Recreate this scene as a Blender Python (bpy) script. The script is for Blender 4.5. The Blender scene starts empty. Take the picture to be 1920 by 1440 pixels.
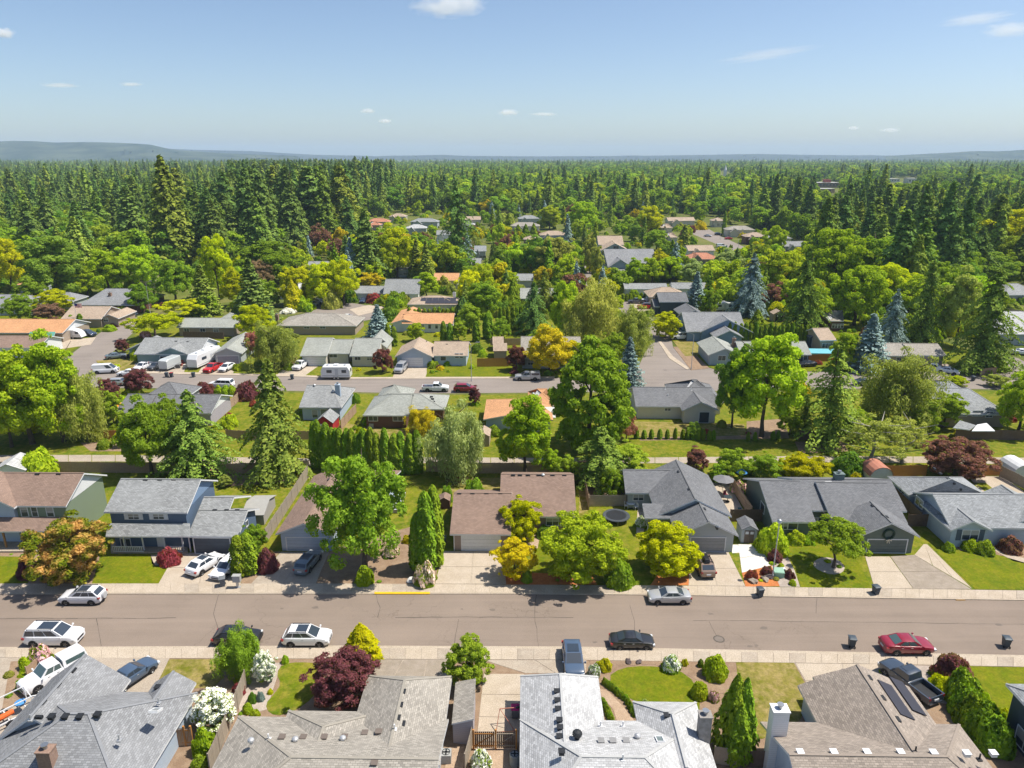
import bpy, bmesh, math, random
import numpy as np
from math import sin, cos, pi, radians as R
from mathutils import Vector, Matrix
SC = bpy.context.scene
COL = SC.collection
rnd = random.Random(7)
# ------------------------------------------------------------------ camera
FPX, PITCH, CAMH = 1333.0, R(17.8), 46.0
cam_d = bpy.data.cameras.new('camera')
cam_d.sensor_width = 36.0
cam_d.lens = 36.0 * FPX / 1920.0
cam_d.clip_start = 1.0
cam_d.clip_end = 60000
cam = bpy.data.objects.new('camera', cam_d)
cam.location = (0, 0, CAMH)
cam.rotation_euler = (pi / 2 - PITCH, 0, 0)
COL.objects.link(cam)
SC.camera = cam
# ------------------------------------------------------------------ sky, sun, exposure
SUN_EL, SUN_AZ = R(62), R(83)          # azimuth clockwise from +Y: from the right, slightly beyond
wd = bpy.data.worlds.new('World')
SC.world = wd
wd.use_nodes = True
nt = wd.node_tree
nt.nodes.clear()
wo = nt.nodes.new('ShaderNodeOutputWorld')
bg = nt.nodes.new('ShaderNodeBackground')
sky = nt.nodes.new('ShaderNodeTexSky')
sky.sky_type = 'NISHITA'
sky.sun_disc = False
sky.sun_elevation = SUN_EL
sky.sun_rotation = SUN_AZ
sky.altitude = 60
sky.air_density = 0.8
sky.dust_density = 1.0
sky.ozone_density = 2.0
bg.inputs['Strength'].default_value = 0.100
nt.links.new(sky.outputs[0], bg.inputs[0])
nt.links.new(bg.outputs[0], wo.inputs[0])
sl = bpy.data.lights.new('sun', 'SUN')
sl.energy = 4.6
sl.angle = R(0.53)
sl.color = (1.0, 0.935, 0.83)
sun = bpy.data.objects.new('sun', sl)
sdir = Vector((sin(SUN_AZ) * cos(SUN_EL), cos(SUN_AZ) * cos(SUN_EL), sin(SUN_EL)))
sun.rotation_euler = sdir.to_track_quat('Z', 'Y').to_euler()
sun.location = (60, 20, 120)
COL.objects.link(sun)
SC.view_settings.view_transform = 'Standard'
SC.view_settings.look = 'None'
SC.view_settings.exposure = 0.58
SC.view_settings.gamma = 1.0
SC.view_settings.use_curve_mapping = False
SC.render.engine = 'CYCLES'
cy = SC.cycles
cy.max_bounces = 6
cy.diffuse_bounces = 4
cy.glossy_bounces = 2
cy.transmission_bounces = 3
cy.transparent_max_bounces = 6
cy.volume_bounces = 4
cy.use_denoising = True
cy.use_adaptive_sampling = True
cy.adaptive_threshold = 0.02
cy.caustics_reflective = False
cy.caustics_refractive = False
# ------------------------------------------------------------------ helpers
def G(px, py, z=0.0):
 """photo pixel -> the world point at height z that it looks at"""
 a = (px - 960) / FPX
 b = (720 - py) / FPX
 d = Vector((a, cos(PITCH) + b * sin(PITCH), -sin(PITCH) + b * cos(PITCH)))
 t = (CAMH - z) / -d.z
 return Vector((d.x * t, d.y * t, z))
def depth(y, z=0.0):
 return y * cos(PITCH) + (CAMH - z) * sin(PITCH)
def PX(x, y, z):
 dz = z - CAMH
 dep = y * cos(PITCH) - dz * sin(PITCH)
 return 960 + FPX * x / dep, 720 - FPX * (y * sin(PITCH) + dz * cos(PITCH)) / dep
def z_at(x, y, py):
 """height over ground point (x,y) that shows at pixel row py"""
 b = (720 - py) / FPX
 dz = (b * y * cos(PITCH) - y * sin(PITCH)) / (cos(PITCH) + b * sin(PITCH))
 return CAMH + dz
def tag(o, label=None, cat=None, group=None, kind=None):
 if label: o['label'] = label
 if cat: o['category'] = cat
 if group: o['group'] = group
 if kind: o['kind'] = kind
 return o
def link(name, mesh, parent=None, loc=(0, 0, 0), rz=0.0, scale=None):
 o = bpy.data.objects.new(name, mesh)
 COL.objects.link(o)
 o.location = loc
 if rz: o.rotation_euler = (0, 0, rz)
 if scale is not None:
  o.scale = scale if hasattr(scale, '__len__') else (scale,) * 3
 if parent: o.parent = parent
 return o
def empty(name, loc, rz=0.0, label=None, cat=None, group=None):
 o = link(name, None, None, loc, rz)
 o.empty_display_size = 0.5
 return tag(o, label, cat, group)
def copy_tree(o, parent=None):
 c = o.copy()
 COL.objects.link(c)
 if parent: c.parent = parent
 for ch in o.children: copy_tree(ch, c)
 return c
class MB:
 """collects faces, builds ONE mesh"""
 def __init__(s):
  s.v, s.f, s.m, s.uv = [], [], [], []
 def face(s, pts, m=0, uv=None):
  n = len(s.v)
  s.v += [tuple(p) for p in pts]
  s.f.append(tuple(range(n, n + len(pts))))
  s.m.append(m)
  s.uv.append(uv)
 def box(s, x0, x1, y0, y1, z0, z1, m=0, T=None):
  c = [(x0, y0, z0), (x1, y0, z0), (x1, y1, z0), (x0, y1, z0), (x0, y0, z1), (x1, y0, z1), (x1, y1, z1), (x0, y1, z1)]
  if T: c = [T(p) for p in c]
  for q in ((3, 2, 1, 0), (4, 5, 6, 7), (0, 1, 5, 4), (1, 2, 6, 5), (2, 3, 7, 6), (3, 0, 4, 7)):
   s.face([c[i] for i in q], m)
 def bar(s, p0, p1, w, h, m=0):
  """box beam from p0 to p1"""
  p0, p1 = Vector(p0), Vector(p1)
  d = (p1 - p0).normalized()
  up = Vector((0, 0, 1)) if abs(d.z) < .95 else Vector((1, 0, 0))
  r = d.cross(up).normalized()
  u = r.cross(d)
  c = []
  for p in (p0, p1):
   for a, b in ((-1, -1), (1, -1), (1, 1), (-1, 1)):
    c.append(p + r * a * w / 2 + u * b * h / 2)
  for q in ((0, 1, 2, 3), (7, 6, 5, 4), (0, 4, 5, 1), (1, 5, 6, 2), (2, 6, 7, 3), (3, 7, 4, 0)):
   s.face([c[i] for i in q], m)
 def prism(s, poly, z0, z1, m=0, mt=None):
  n = len(poly)
  a = sum(poly[i][0] * poly[(i + 1) % n][1] - poly[(i + 1) % n][0] * poly[i][1] for i in range(n))
  if a < 0: poly = poly[::-1]
  s.face([(p[0], p[1], z1) for p in poly], m if mt is None else mt)
  for i in range(n):
   p, q = poly[i], poly[(i + 1) % n]
   s.face([(p[0], p[1], z0), (q[0], q[1], z0), (q[0], q[1], z1), (p[0], p[1], z1)], m)
 def tube(s, p0, p1, r0, r1=None, n=8, m=0, cap=True):
  p0, p1 = Vector(p0), Vector(p1)
  r1 = r0 if r1 is None else r1
  d = (p1 - p0).normalized()
  up = Vector((0, 0, 1)) if abs(d.z) < .9 else Vector((1, 0, 0))
  a = d.cross(up).normalized()
  b = a.cross(d)
  A = [p0 + (a * cos(2 * pi * i / n) + b * sin(2 * pi * i / n)) * r0 for i in range(n)]
  B = [p1 + (a * cos(2 * pi * i / n) + b * sin(2 * pi * i / n)) * r1 for i in range(n)]
  for i in range(n):
   j = (i + 1) % n
   s.face([A[j], A[i], B[i], B[j]], m)
  if cap:
   s.face(A, m)
   s.face(B[::-1], m)
 def dome(s, c, r, h, n=10, k=4, m=0):
  ring = []
  for j in range(k + 1):
   t = j / k * pi / 2
   ring.append([(c[0] + r * cos(t) * cos(2 * pi * i / n), c[1] + r * cos(t) * sin(2 * pi * i / n), c[2] + h * sin(t)) for i in range(n)])
  for j in range(k):
   for i in range(n):
    i2 = (i + 1) % n
    if j == k - 1: s.face([ring[j][i], ring[j][i2], ring[k][0]], m)
    else: s.face([ring[j][i], ring[j][i2], ring[j + 1][i2], ring[j + 1][i]], m)
 def lathe(s, prof, c=(0, 0, 0), n=12, m=0):
  for (r0, z0), (r1, z1) in zip(prof, prof[1:]):
   for i in range(n):
    a, b = 2 * pi * i / n, 2 * pi * (i + 1) / n
    P = lambda r, z, t: (c[0] + r * cos(t), c[1] + r * sin(t), c[2] + z)
    if r0 < 1e-5: s.face([P(r0, z0, a), P(r1, z1, b), P(r1, z1, a)][::1], m)
    elif r1 < 1e-5: s.face([P(r0, z0, a), P(r0, z0, b), P(r1, z1, a)], m)
    else: s.face([P(r0, z0, a), P(r0, z0, b), P(r1, z1, b), P(r1, z1, a)], m)
 def grid(s, rows, m=0, close=False):
  for a, b in zip(rows, rows[1:]):
   n = len(a)
   for i in range(n if close else n - 1):
    j = (i + 1) % n
    s.face([a[i], a[j], b[j], b[i]], m)
 def mesh(s, name, mats, smooth=False, merge=False):
  me = bpy.data.meshes.new(name)
  me.from_pydata(s.v, [], s.f)
  for mt in (mats if isinstance(mats, (list, tuple)) else [mats]):
   me.materials.append(mt)
  if any(s.m): me.polygons.foreach_set('material_index', s.m)
  if any(u is not None for u in s.uv):
   L = me.uv_layers.new(name='UVMap')
   flat = []
   for f, u in zip(s.f, s.uv):
    flat += [c for q in (u if u is not None else [(0, 0)] * len(f)) for c in q]
   L.data.foreach_set('uv', flat)
  if merge:
   bm = bmesh.new()
   bm.from_mesh(me)
   bmesh.ops.remove_doubles(bm, verts=bm.verts, dist=1e-4)
   bmesh.ops.recalc_face_normals(bm, faces=bm.faces)
   bm.to_mesh(me)
   bm.free()
  if smooth: me.polygons.foreach_set('use_smooth', [True] * len(me.polygons))
  me.update()
  return me
 def build(s, name, mats, parent=None, loc=(0, 0, 0), rz=0.0, smooth=False, merge=False, scale=None):
  return link(name, s.mesh(name, mats, smooth, merge), parent, loc, rz, scale)
def quads_mesh(name, co, mats, midx=None, nv=4):
 """fast mesh of loose quads/tris from a numpy array (n*nv,3)"""
 n = len(co) // nv
 me = bpy.data.meshes.new(name)
 me.vertices.add(n * nv)
 me.vertices.foreach_set('co', np.ascontiguousarray(co, dtype=np.float32).ravel())
 me.loops.add(n * nv)
 me.loops.foreach_set('vertex_index', np.arange(n * nv, dtype=np.int32))
 me.polygons.add(n)
 me.polygons.foreach_set('loop_start', np.arange(0, n * nv, nv, dtype=np.int32))
 me.polygons.foreach_set('loop_total', np.full(n, nv, dtype=np.int32))
 for m in mats: me.materials.append(m)
 if midx is not None: me.polygons.foreach_set('material_index', np.asarray(midx, dtype=np.int32))
 me.update(calc_edges=True)
 return me
# ------------------------------------------------------------------ materials
MATS = {}
AVOID, BEDS = [], []
class NT:
 def __init__(s, name):
  s.mat = bpy.data.materials.new(name)
  s.mat.use_nodes = True
  s.t = s.mat.node_tree
  s.b = s.t.nodes['Principled BSDF']
  s.out = s.t.nodes['Material Output']
 def n(s, typ, **kw):
  nd = s.t.nodes.new(typ)
  for k, v in kw.items(): setattr(nd, k, v)
  return nd
 def l(s, a, b): s.t.links.new(a, b)
 def co(s, which='Object'):
  return s.n('ShaderNodeTexCoord').outputs[which]
 def noise(s, vec, scale, detail=4, rough=.6):
  nd = s.n('ShaderNodeTexNoise')
  nd.inputs['Scale'].default_value = scale
  nd.inputs['Detail'].default_value = detail
  nd.inputs['Roughness'].default_value = rough
  s.l(vec, nd.inputs['Vector'])
  return nd.outputs['Fac']
 def ramp(s, fac, stops):
  nd = s.n('ShaderNodeValToRGB')
  cr = nd.color_ramp
  while len(cr.elements) < len(stops): cr.elements.new(.5)
  for e, (p, c) in zip(cr.elements, stops):
   e.position = p
   e.color = (*c, 1) if len(c) == 3 else c
  s.l(fac, nd.inputs[0])
  return nd.outputs[0]
 def mix(s, fac, a, b, mode='MIX'):
  nd = s.n('ShaderNodeMix', data_type='RGBA', blend_type=mode)
  for i, x in ((0, fac), (6, a), (7, b)):
   if hasattr(x, 'is_linked') or hasattr(x, 'node'): s.l(x, nd.inputs[i])
   else: nd.inputs[i].default_value = x if i == 0 else (*x, 1)
  return nd.outputs[2]
 def math(s, op, a, b=None):
  nd = s.n('ShaderNodeMath', operation=op)
  for i, x in enumerate((a, b)):
   if x is None: continue
   if hasattr(x, 'node'): s.l(x, nd.inputs[i])
   else: nd.inputs[i].default_value = x
  return nd.outputs[0]
 def bump(s, h, strength=.3, dist=.02):
  nd = s.n('ShaderNodeBump')
  nd.inputs['Strength'].default_value = strength
  nd.inputs['Distance'].default_value = dist
  s.l(h, nd.inputs['Height'])
  s.l(nd.outputs[0], s.b.inputs['Normal'])
def g3(v): return (v, v, v)
def sc(c, k): return tuple(min(1, x * k) for x in c)
def mat(name, c1, c2=None, scale=2.0, rough=.75, metal=0.0, spec=.3, coat=0.0, bump=0.0, big=.12):
 """plain surface: grain between two colours + large soft wear"""
 if name in MATS: return MATS[name]
 t = NT(name)
 c2 = c2 or sc(c1, .86)
 v = t.co()
 f = t.noise(v, scale, 6)
 f = t.ramp(f, [(.3, g3(0)), (.7, g3(1))])
 c = t.mix(f, c1, c2)
 f2 = t.noise(v, scale * .13 + .05, 3)
 c = t.mix(t.math('MULTIPLY', f2, big * 2), c, sc(c1, .55))
 t.l(c, t.b.inputs['Base Color'])
 t.b.inputs['Roughness'].default_value = rough
 t.b.inputs['Metallic'].default_value = metal
 t.b.inputs['Specular IOR Level'].default_value = spec
 t.b.inputs['Coat Weight'].default_value = coat
 if bump: t.bump(f, bump)
 MATS[name] = t.mat
 return t.mat
def shingle(name, base, tint=(1, 1, 1), contrast=.32):
 if name in MATS: return MATS[name]
 t = NT(name)
 uv = t.n('ShaderNodeUVMap').outputs[0]
 br = t.n('ShaderNodeTexBrick')
 br.offset = .5
 br.inputs['Scale'].default_value = 1
 br.inputs['Brick Width'].default_value = .34
 br.inputs['Row Height'].default_value = .165
 br.inputs['Mortar Size'].default_value = .016
 br.inputs['Mortar Smooth'].default_value = .4
 br.inputs['Bias'].default_value = 0.0
 hi, lo = sc(base, 1 + contrast), sc(base, 1 - contrast)
 br.inputs['Color1'].default_value = (*hi, 1)
 br.inputs['Color2'].default_value = (*lo, 1)
 br.inputs['Mortar'].default_value = (*sc(base, .42), 1)
 t.l(uv, br.inputs['Vector'])
 n1 = t.noise(uv, 1.4, 5)
 c = t.mix(t.ramp(n1, [(.35, g3(0)), (.75, g3(.5))]), br.outputs['Color'], sc(base, .62))
 n2 = t.noise(uv, .22, 3)
 c = t.mix(t.ramp(n2, [(.4, g3(0)), (.7, g3(.4))]), c, sc(base, 1.25))
 n3 = t.noise(uv, 9, 3)
 c = t.mix(t.ramp(n3, [(.3, g3(0)), (.75, g3(.35))]), c, sc(base, .6))
 t.l(c, t.b.inputs['Base Color'])
 t.b.inputs['Roughness'].default_value = .9
 t.b.inputs['Specular IOR Level'].default_value = .2
 t.bump(br.outputs['Fac'], .5, .015)
 t.t.nodes[-1].invert = True
 MATS[name] = t.mat
 return t.mat
def siding(name, c, pitch=.2, vert=False):
 if name in MATS: return MATS[name]
 t = NT(name)
 v = t.co()
 sp = t.n('ShaderNodeSeparateXYZ')
 t.l(v, sp.inputs[0])
 z = sp.outputs[2]
 if vert: z = t.math('ADD', sp.outputs[0], sp.outputs[1])
 fr = t.math('FRACT', t.math('DIVIDE', z, pitch))
 line = t.ramp(fr, [(0, g3(.55)), (.12, g3(1)), (1, g3(.93))])
 col = t.mix(1.0, c, line, 'MULTIPLY')
 f = t.noise(v, .7, 4)
 col = t.mix(t.ramp(f, [(.35, g3(0)), (.8, g3(.3))]), col, sc(c, .7))
 t.l(col, t.b.inputs['Base Color'])
 t.b.inputs['Roughness'].default_value = .65
 t.b.inputs['Specular IOR Level'].default_value = .3
 t.bump(fr, .35, .02)
 MATS[name] = t.mat
 return t.mat
def leaf(name, c1, c2, c3=None, trans=.42, patch=None):
 """foliage: every leaf its own tint, every tree its own tint"""
 if name in MATS: return MATS[name]
 t = NT(name)
 geo = t.n('ShaderNodeNewGeometry')
 oi = t.n('ShaderNodeObjectInfo')
 r = geo.outputs['Random Per Island']
 stops = [(0, c1), (.75, c2)]
 if c3: stops = [(0, c1), (.55, c2), (1, c3)]
 c = t.ramp(r, stops)
 v = t.co()
 n = t.noise(v, .55, 3)
 if patch:
  c = t.mix(t.ramp(n, [(.40, g3(0)), (.56, g3(1))]), c, t.ramp(r, [(0, patch[0]), (1, patch[1])]))
 else:
  c = t.mix(t.ramp(n, [(.3, g3(.0)), (.7, g3(.55))]), c, c2 if not c3 else c3)
 hs = t.n('ShaderNodeHueSaturation')
 orr = oi.outputs['Random']
 t.l(t.math('ADD', t.math('MULTIPLY', orr, .036), .482), hs.inputs['Hue'])
 t.l(t.math('ADD', t.math('MULTIPLY', t.math('FRACT', t.math('MULTIPLY', orr, 7.31)), .5), 1.2), hs.inputs['Value'])
 t.l(c, hs.inputs['Color'])
 c = hs.outputs[0]
 df = t.n('ShaderNodeBsdfDiffuse')
 tr = t.n('ShaderNodeBsdfTranslucent')
 t.l(c, df.inputs[0])
 t.l(t.mix(.35, c, (.40, .50, .008)) if not patch else c, tr.inputs[0])
 ms = t.n('ShaderNodeMixShader')
 ms.inputs[0].default_value = trans
 t.l(df.outputs[0], ms.inputs[1])
 t.l(tr.outputs[0], ms.inputs[2])
 t.l(ms.outputs[0], t.out.inputs[0])
 t.t.nodes.remove(t.b)
 MATS[name] = t.mat
 return t.mat
def ground_mat(name, cols, scales=(.08, .6, 7), rough=.95, bump=.2):
 """cols: three colours mixed by noise of three sizes"""
 if name in MATS: return MATS[name]
 t = NT(name)
 v = t.co()
 a = t.ramp(t.noise(v, scales[0], 4), [(.36, g3(0)), (.62, g3(1))])
 b = t.ramp(t.noise(v, scales[1], 5), [(.42, g3(0)), (.68, g3(1))])
 f = t.noise(v, scales[2], 5, .75)
 c = t.mix(a, cols[0], cols[1])
 c = t.mix(t.math('MULTIPLY', b, .7), c, cols[2])
 k = t.ramp(f, [(.25, g3(.55)), (.75, g3(1.35))])
 c = t.mix(1.0, c, k, 'MULTIPLY')
 t.l(c, t.b.inputs['Base Color'])
 t.b.inputs['Roughness'].default_value = rough
 t.b.inputs['Specular IOR Level'].default_value = .15
 if bump: t.bump(f, bump, .04)
 MATS[name] = t.mat
 return t.mat
def paint(name, c, metal=0.0):
 if name in MATS: return MATS[name]
 t = NT(name)
 t.b.inputs['Base Color'].default_value = (*c, 1)
 t.b.inputs['Metallic'].default_value = metal
 t.b.inputs['Roughness'].default_value = .32
 t.b.inputs['Specular IOR Level'].default_value = .5
 t.b.inputs['Coat Weight'].default_value = .7
 t.b.inputs['Coat Roughness'].default_value = .06
 MATS[name] = t.mat
 return t.mat
def asphalt(name, c, seam=True):
 if name in MATS: return MATS[name]
 t = NT(name)
 v = t.co()
 a = t.noise(v, .12, 5)
 f = t.noise(v, 16, 4, .8)
 mp = t.n('ShaderNodeMapping')
 mp.inputs['Scale'].default_value = (.035, .9, 1)
 t.l(v, mp.inputs[0])
 st = t.noise(mp.outputs[0], 1.0, 4)
 c0 = t.mix(t.ramp(a, [(.35, g3(0)), (.7, g3(1))]), c, sc(c, .84))
 c0 = t.mix(t.ramp(st, [(.45, g3(0)), (.75, g3(.5))]), c0, sc(c, 1.18))
 c0 = t.mix(t.ramp(st, [(.2, g3(.45)), (.42, g3(0))]), c0, sc(c, .7))
 vo = t.n('ShaderNodeTexVoronoi', feature='DISTANCE_TO_EDGE')
 vo.inputs['Scale'].default_value = .13
 wv = t.n('ShaderNodeVectorMath', operation='ADD')
 nz = t.n('ShaderNodeTexNoise')
 nz.inputs['Scale'].default_value = .5
 nz.inputs['Detail'].default_value = 5
 t.l(v, nz.inputs['Vector'])
 ml = t.n('ShaderNodeVectorMath', operation='SCALE')
 ml.inputs['Scale'].default_value = 5.0
 t.l(nz.outputs['Color'], ml.inputs[0])
 t.l(v, wv.inputs[0])
 t.l(ml.outputs[0], wv.inputs[1])
 t.l(wv.outputs[0], vo.inputs['Vector'])
 crk = t.ramp(vo.outputs['Distance'], [(.002, g3(.5)), (.007, g3(0))])
 msk = t.ramp(t.noise(v, .06, 2), [(.5, g3(0)), (.62, g3(1))])
 c0 = t.mix(t.mix(1.0, crk, msk, 'MULTIPLY'), c0, sc(c, .35))
 k = t.ramp(f, [(.25, g3(.82)), (.75, g3(1.14))])
 c0 = t.mix(1.0, c0, k, 'MULTIPLY')
 t.l(c0, t.b.inputs['Base Color'])
 t.b.inputs['Roughness'].default_value = .9
 t.b.inputs['Specular IOR Level'].default_value = .2
 t.bump(f, .15, .01)
 MATS[name] = t.mat
 return t.mat
TRIM = mat('white_trim', (.74, .75, .76), scale=6, rough=.5)
GLASS = paint('window_glass', (.04, .055, .07))
GLASS_L = paint('pale_window_glass', (.16, .20, .22))
DARK = mat('dark_void', (.015, .015, .017))
METAL = mat('grey_metal', (.42, .44, .46), rough=.4, metal=.8)
GALV = mat('galvanised_metal', (.55, .56, .57), rough=.45, metal=.5)
BLACKP = mat('black_plastic', (.025, .027, .03), rough=.5)
WOOD = mat('weathered_fence_wood', (.50, .35, .235), (.36, .25, .17), scale=3, rough=.9, big=.3)
WOODG = mat('grey_fence_wood', (.44, .37, .29), (.32, .27, .21), scale=3, rough=.9, big=.3)
WOODO = mat('cedar_fence_wood', (.50, .23, .06), (.42, .18, .045), scale=3, rough=.8, big=.2)
WOODD = mat('dark_fence_wood', (.20, .135, .095), (.14, .095, .07), scale=3, rough=.9, big=.25)
BARK = mat('tree_bark', (.13, .10, .075), (.075, .058, .045), scale=3, rough=.95, bump=.5)
BARKL = mat('pale_bark', (.42, .39, .34), (.25, .23, .20), scale=3, rough=.9, bump=.4)
BRICK = mat('brown_brick', (.32, .22, .17), (.22, .14, .105), scale=6, rough=.9, bump=.4)
STONE = mat('grey_stone', (.34, .32, .30), (.20, .185, .17), scale=2.5, rough=.9, bump=.5)
CONC = ground_mat('concrete', [(.43, .365, .285), (.39, .325, .25), (.48, .41, .33)], (.15, .8, 9), bump=.08)
CONCW = ground_mat('new_concrete', [(.62, .60, .55), (.58, .55, .50), (.66, .64, .60)], (.2, .8, 9), bump=.05)
CONCD = ground_mat('stained_concrete', [(.38, .32, .255), (.32, .27, .215), (.43, .375, .305)], (.3, 1.2, 9), bump=.1)
AGGR = ground_mat('exposed_aggregate', [(.30, .255, .20), (.26, .22, .175), (.35, .30, .25)], (.2, 1.5, 18), bump=.3)
ROAD = asphalt('asphalt_road', (.235, .188, .152))
ROAD2 = asphalt('grey_asphalt_road', (.245, .212, .187))
LAWN = ground_mat('lawn_grass', [(.075, .125, .003), (.15, .17, .006), (.26, .215, .035)], (.22, 1.1, 5))
LAWNB = ground_mat('bright_lawn_grass', [(.085, .13, .002), (.14, .165, .003), (.19, .175, .012)], (.3, 1.3, 5))
LAWND = ground_mat('dry_lawn_grass', [(.13, .135, .012), (.23, .19, .05), (.33, .25, .11)], (.3, 1.2, 5))
BARKD = ground_mat('bark_dust', [(.27, .185, .12), (.22, .15, .10), (.32, .235, .16)], (.25, 1.2, 12), bump=.4)
REDB = ground_mat('red_bark_mulch', [(.48, .17, .055), (.40, .135, .045), (.52, .21, .08)], (.3, 1.5, 14), bump=.5)
GRAVEL = ground_mat('gravel', [(.40, .34, .285), (.33, .28, .24), (.46, .40, .35)], (.3, 2, 16), bump=.6)
SOIL = ground_mat('wood_floor_soil', [(.075, .105, .018), (.115, .14, .022), (.19, .17, .06)], (.01, .08, 1.5))
PAVER = ground_mat('paver_walk', [(.40, .29, .20), (.36, .26, .18), (.45, .34, .25)], (.3, 1.5, 12), bump=.2)
YELLOW = mat('yellow_kerb_paint', (.75, .47, .02), rough=.6)
# ------------------------------------------------------------------ the ground and what is laid on it
def patch(name, pts, m, z, label=None, z0=0.0, world=False, smooth=0):
 """a slab with its own edge, outlined by photo pixels on its top"""
 if name in ('road', 'driveway', 'path', 'sidewalk', 'patio'): AVOID.append(pts)
 if name == 'garden_bed': BEDS.append((pts, z, label))
 P = [p if world else tuple(G(p[0], p[1], z))[:2] for p in pts]
 if smooth:
  for _ in range(smooth):
   Q = []
   for i in range(len(P)):
    a, b = P[i], P[(i + 1) % len(P)]
    Q += [(a[0] * .75 + b[0] * .25, a[1] * .75 + b[1] * .25), (a[0] * .25 + b[0] * .75, a[1] * .25 + b[1] * .75)]
   P = Q
 mb = MB()
 mb.prism(P, z0, z)
 o = mb.build(name, m)
 if len(P) > 4:
  bm = bmesh.new(); bm.from_mesh(o.data)
  bmesh.ops.triangulate(bm, faces=[f for f in bm.faces if len(f.verts) > 4])
  bm.to_mesh(o.data); bm.free()
 return tag(o, label, None, None, 'structure')
mb = MB()
mb.face([(-30000, -200, 0), (30000, -200, 0), (30000, 30000, 0), (-30000, 30000, 0)])
tag(mb.build('ground', SOIL), 'open ground under the town and the woods out to the horizon', kind='structure')
def interp(pl, x):
 for (x0, y0), (x1, y1) in zip(pl, pl[1:]):
  if x <= x1: return y0 + (y1 - y0) * (x - x0) / (x1 - x0)
 (x0, y0), (x1, y1) = pl[-2:]
 return y0 + (y1 - y0) * (x - x0) / (x1 - x0)
KF = [(-260, 1113), (0, 1113), (640, 1113), (1000, 1113), (1220, 1115), (1500, 1119), (1920, 1125), (2180, 1129)]   # far kerb
KN = [(-260, 1216), (0, 1215), (640, 1212), (1080, 1214), (1280, 1218), (1600, 1224), (1920, 1230), (2180, 1235)]   # near kerb
SF = [(-260, 1094), (0, 1094), (640, 1094), (1280, 1098), (1630, 1103), (1920, 1107), (2180, 1111)]    # far walk, back edge
SN = [(-260, 1233), (0, 1233), (640, 1235), (1080, 1237), (1280, 1240), (1600, 1244), (1920, 1250), (2180, 1255)]
def line(pl, z, xs): return [tuple(G(x, interp(pl, x), z))[:2] for x in xs]
XS = list(range(-260, 2181, 61))
mb = MB()
a, b = line(KF, .02, XS), line(KN, .02, XS)
for i in range(len(XS) - 1):
 mb.face([(*b[i], .02), (*b[i + 1], .02), (*a[i + 1], .02), (*a[i], .02)])
road = tag(mb.build('road', ROAD), 'wide tan asphalt street crossing the foreground', kind='structure')
CRACK = mat('crack_sealant', (.085, .072, .062), rough=.8)
def seam(pts, w=.05):
 P = [Vector((*G(x, y, .02)[:2], .024)) for x, y in pts]
 Q = []
 for a_, b_ in zip(P, P[1:]):
  n_ = max(2, int((b_ - a_).length / 1.2))
  Q += [a_.lerp(b_, k / n_) + Vector((rnd.uniform(-.06, .06), rnd.uniform(-.06, .06), 0)) for k in range(n_)]
 Q.append(P[-1])
 mb_ = MB()
 for a_, b_ in zip(Q, Q[1:]):
  d_ = (b_ - a_).normalized(); e_ = Vector((-d_.y, d_.x, 0)) * w * rnd.uniform(.3, .7)
  mb_.face([a_ - e_, b_ - e_, b_ + e_, a_ + e_])
 mb_.build('crack_seal', [CRACK], road)
seam([(-100, 1160), (300, 1159), (330, 1158)], .08); seam([(740, 1158), (920, 1157), (1075, 1158)], .08); seam([(1300, 1163), (1600, 1166), (2000, 1172)], .05)
for q_ in ([(705, 1115), (712, 1140), (708, 1158)], [(1005, 1114), (1002, 1150), (1010, 1212)], [(1180, 1135), (1190, 1165), (1188, 1190)], [(1330, 1165), (1345, 1195)], [(1532, 1122), (1530, 1150)], [(860, 1160), (852, 1210)], [(410, 1114), (400, 1150), (420, 1212)], [(180, 1160), (190, 1214)]): seam(q_, .045)
STAIN = mat('oil_stain', (.165, .135, .112), rough=.8)
for px_, py_, r_ in ((592, 1139, .45), (923, 1143, .45), (1333, 1151, .4), (1433, 1178, .55), (1872, 1171, .5), (1406, 1212, .35), (1418, 1210, .3), (866, 1142, .25), (1115, 1204, .3), (528, 1141, .25)):
 p_ = G(px_, py_, .02); mb_ = MB()
 mb_.face([(p_.x + r_ * 1.1 * cos(k * .7) * rnd.uniform(.5, 1), p_.y + r_ * .6 * sin(k * .7) * rnd.uniform(.5, 1), .0235) for k in range(9)])
 mb_.build('oil_stain', [STAIN], road)
def street(name, poly, label, m=ROAD2, z=.02, sm=0):
 return patch(name, poly, m, z, label, smooth=sm)
street('road', [(-200, 728), (0, 727), (250, 727), (560, 733), (800, 738), (1100, 735), (1330, 733), (1700, 727), (2150, 735), (2150, 712), (1800, 697), (1640, 697), (1360, 697), (1190, 698), (1040, 709), (660, 709), (560, 705), (190, 697), (0, 690), (-200, 690)], 'grey asphalt street behind the middle row of houses')
street('road', [(30, 722), (130, 722), (180, 690), (245, 628), (275, 600), (262, 592), (215, 605), (165, 640), (100, 690)], 'side street climbing past the teal corner house', z=.024)
street('road', [(1188, 712), (1420, 712), (1330, 690), (1285, 672), (1262, 650), (1258, 632), (1225, 640), (1210, 660), (1196, 690)], 'curving side street with pale kerb on its outer bend', z=.024)
street('road', [(1150, 574), (1190, 600), (1225, 640), (1260, 632), (1225, 600), (1200, 575), (1165, 560)], 'narrow stretch of street by the red utility vehicle', z=.028)
street('road', [(1067, 545), (1110, 545), (1108, 500), (1140, 478), (1128, 472), (1092, 490)], 'short street running away between far gardens', z=.02)
street('road', [(1300, 428), (1330, 430), (1352, 443), (1400, 465), (1372, 470), (1330, 452), (1292, 436)], 'far residential street curving between tan roofs', z=.02)
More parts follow.
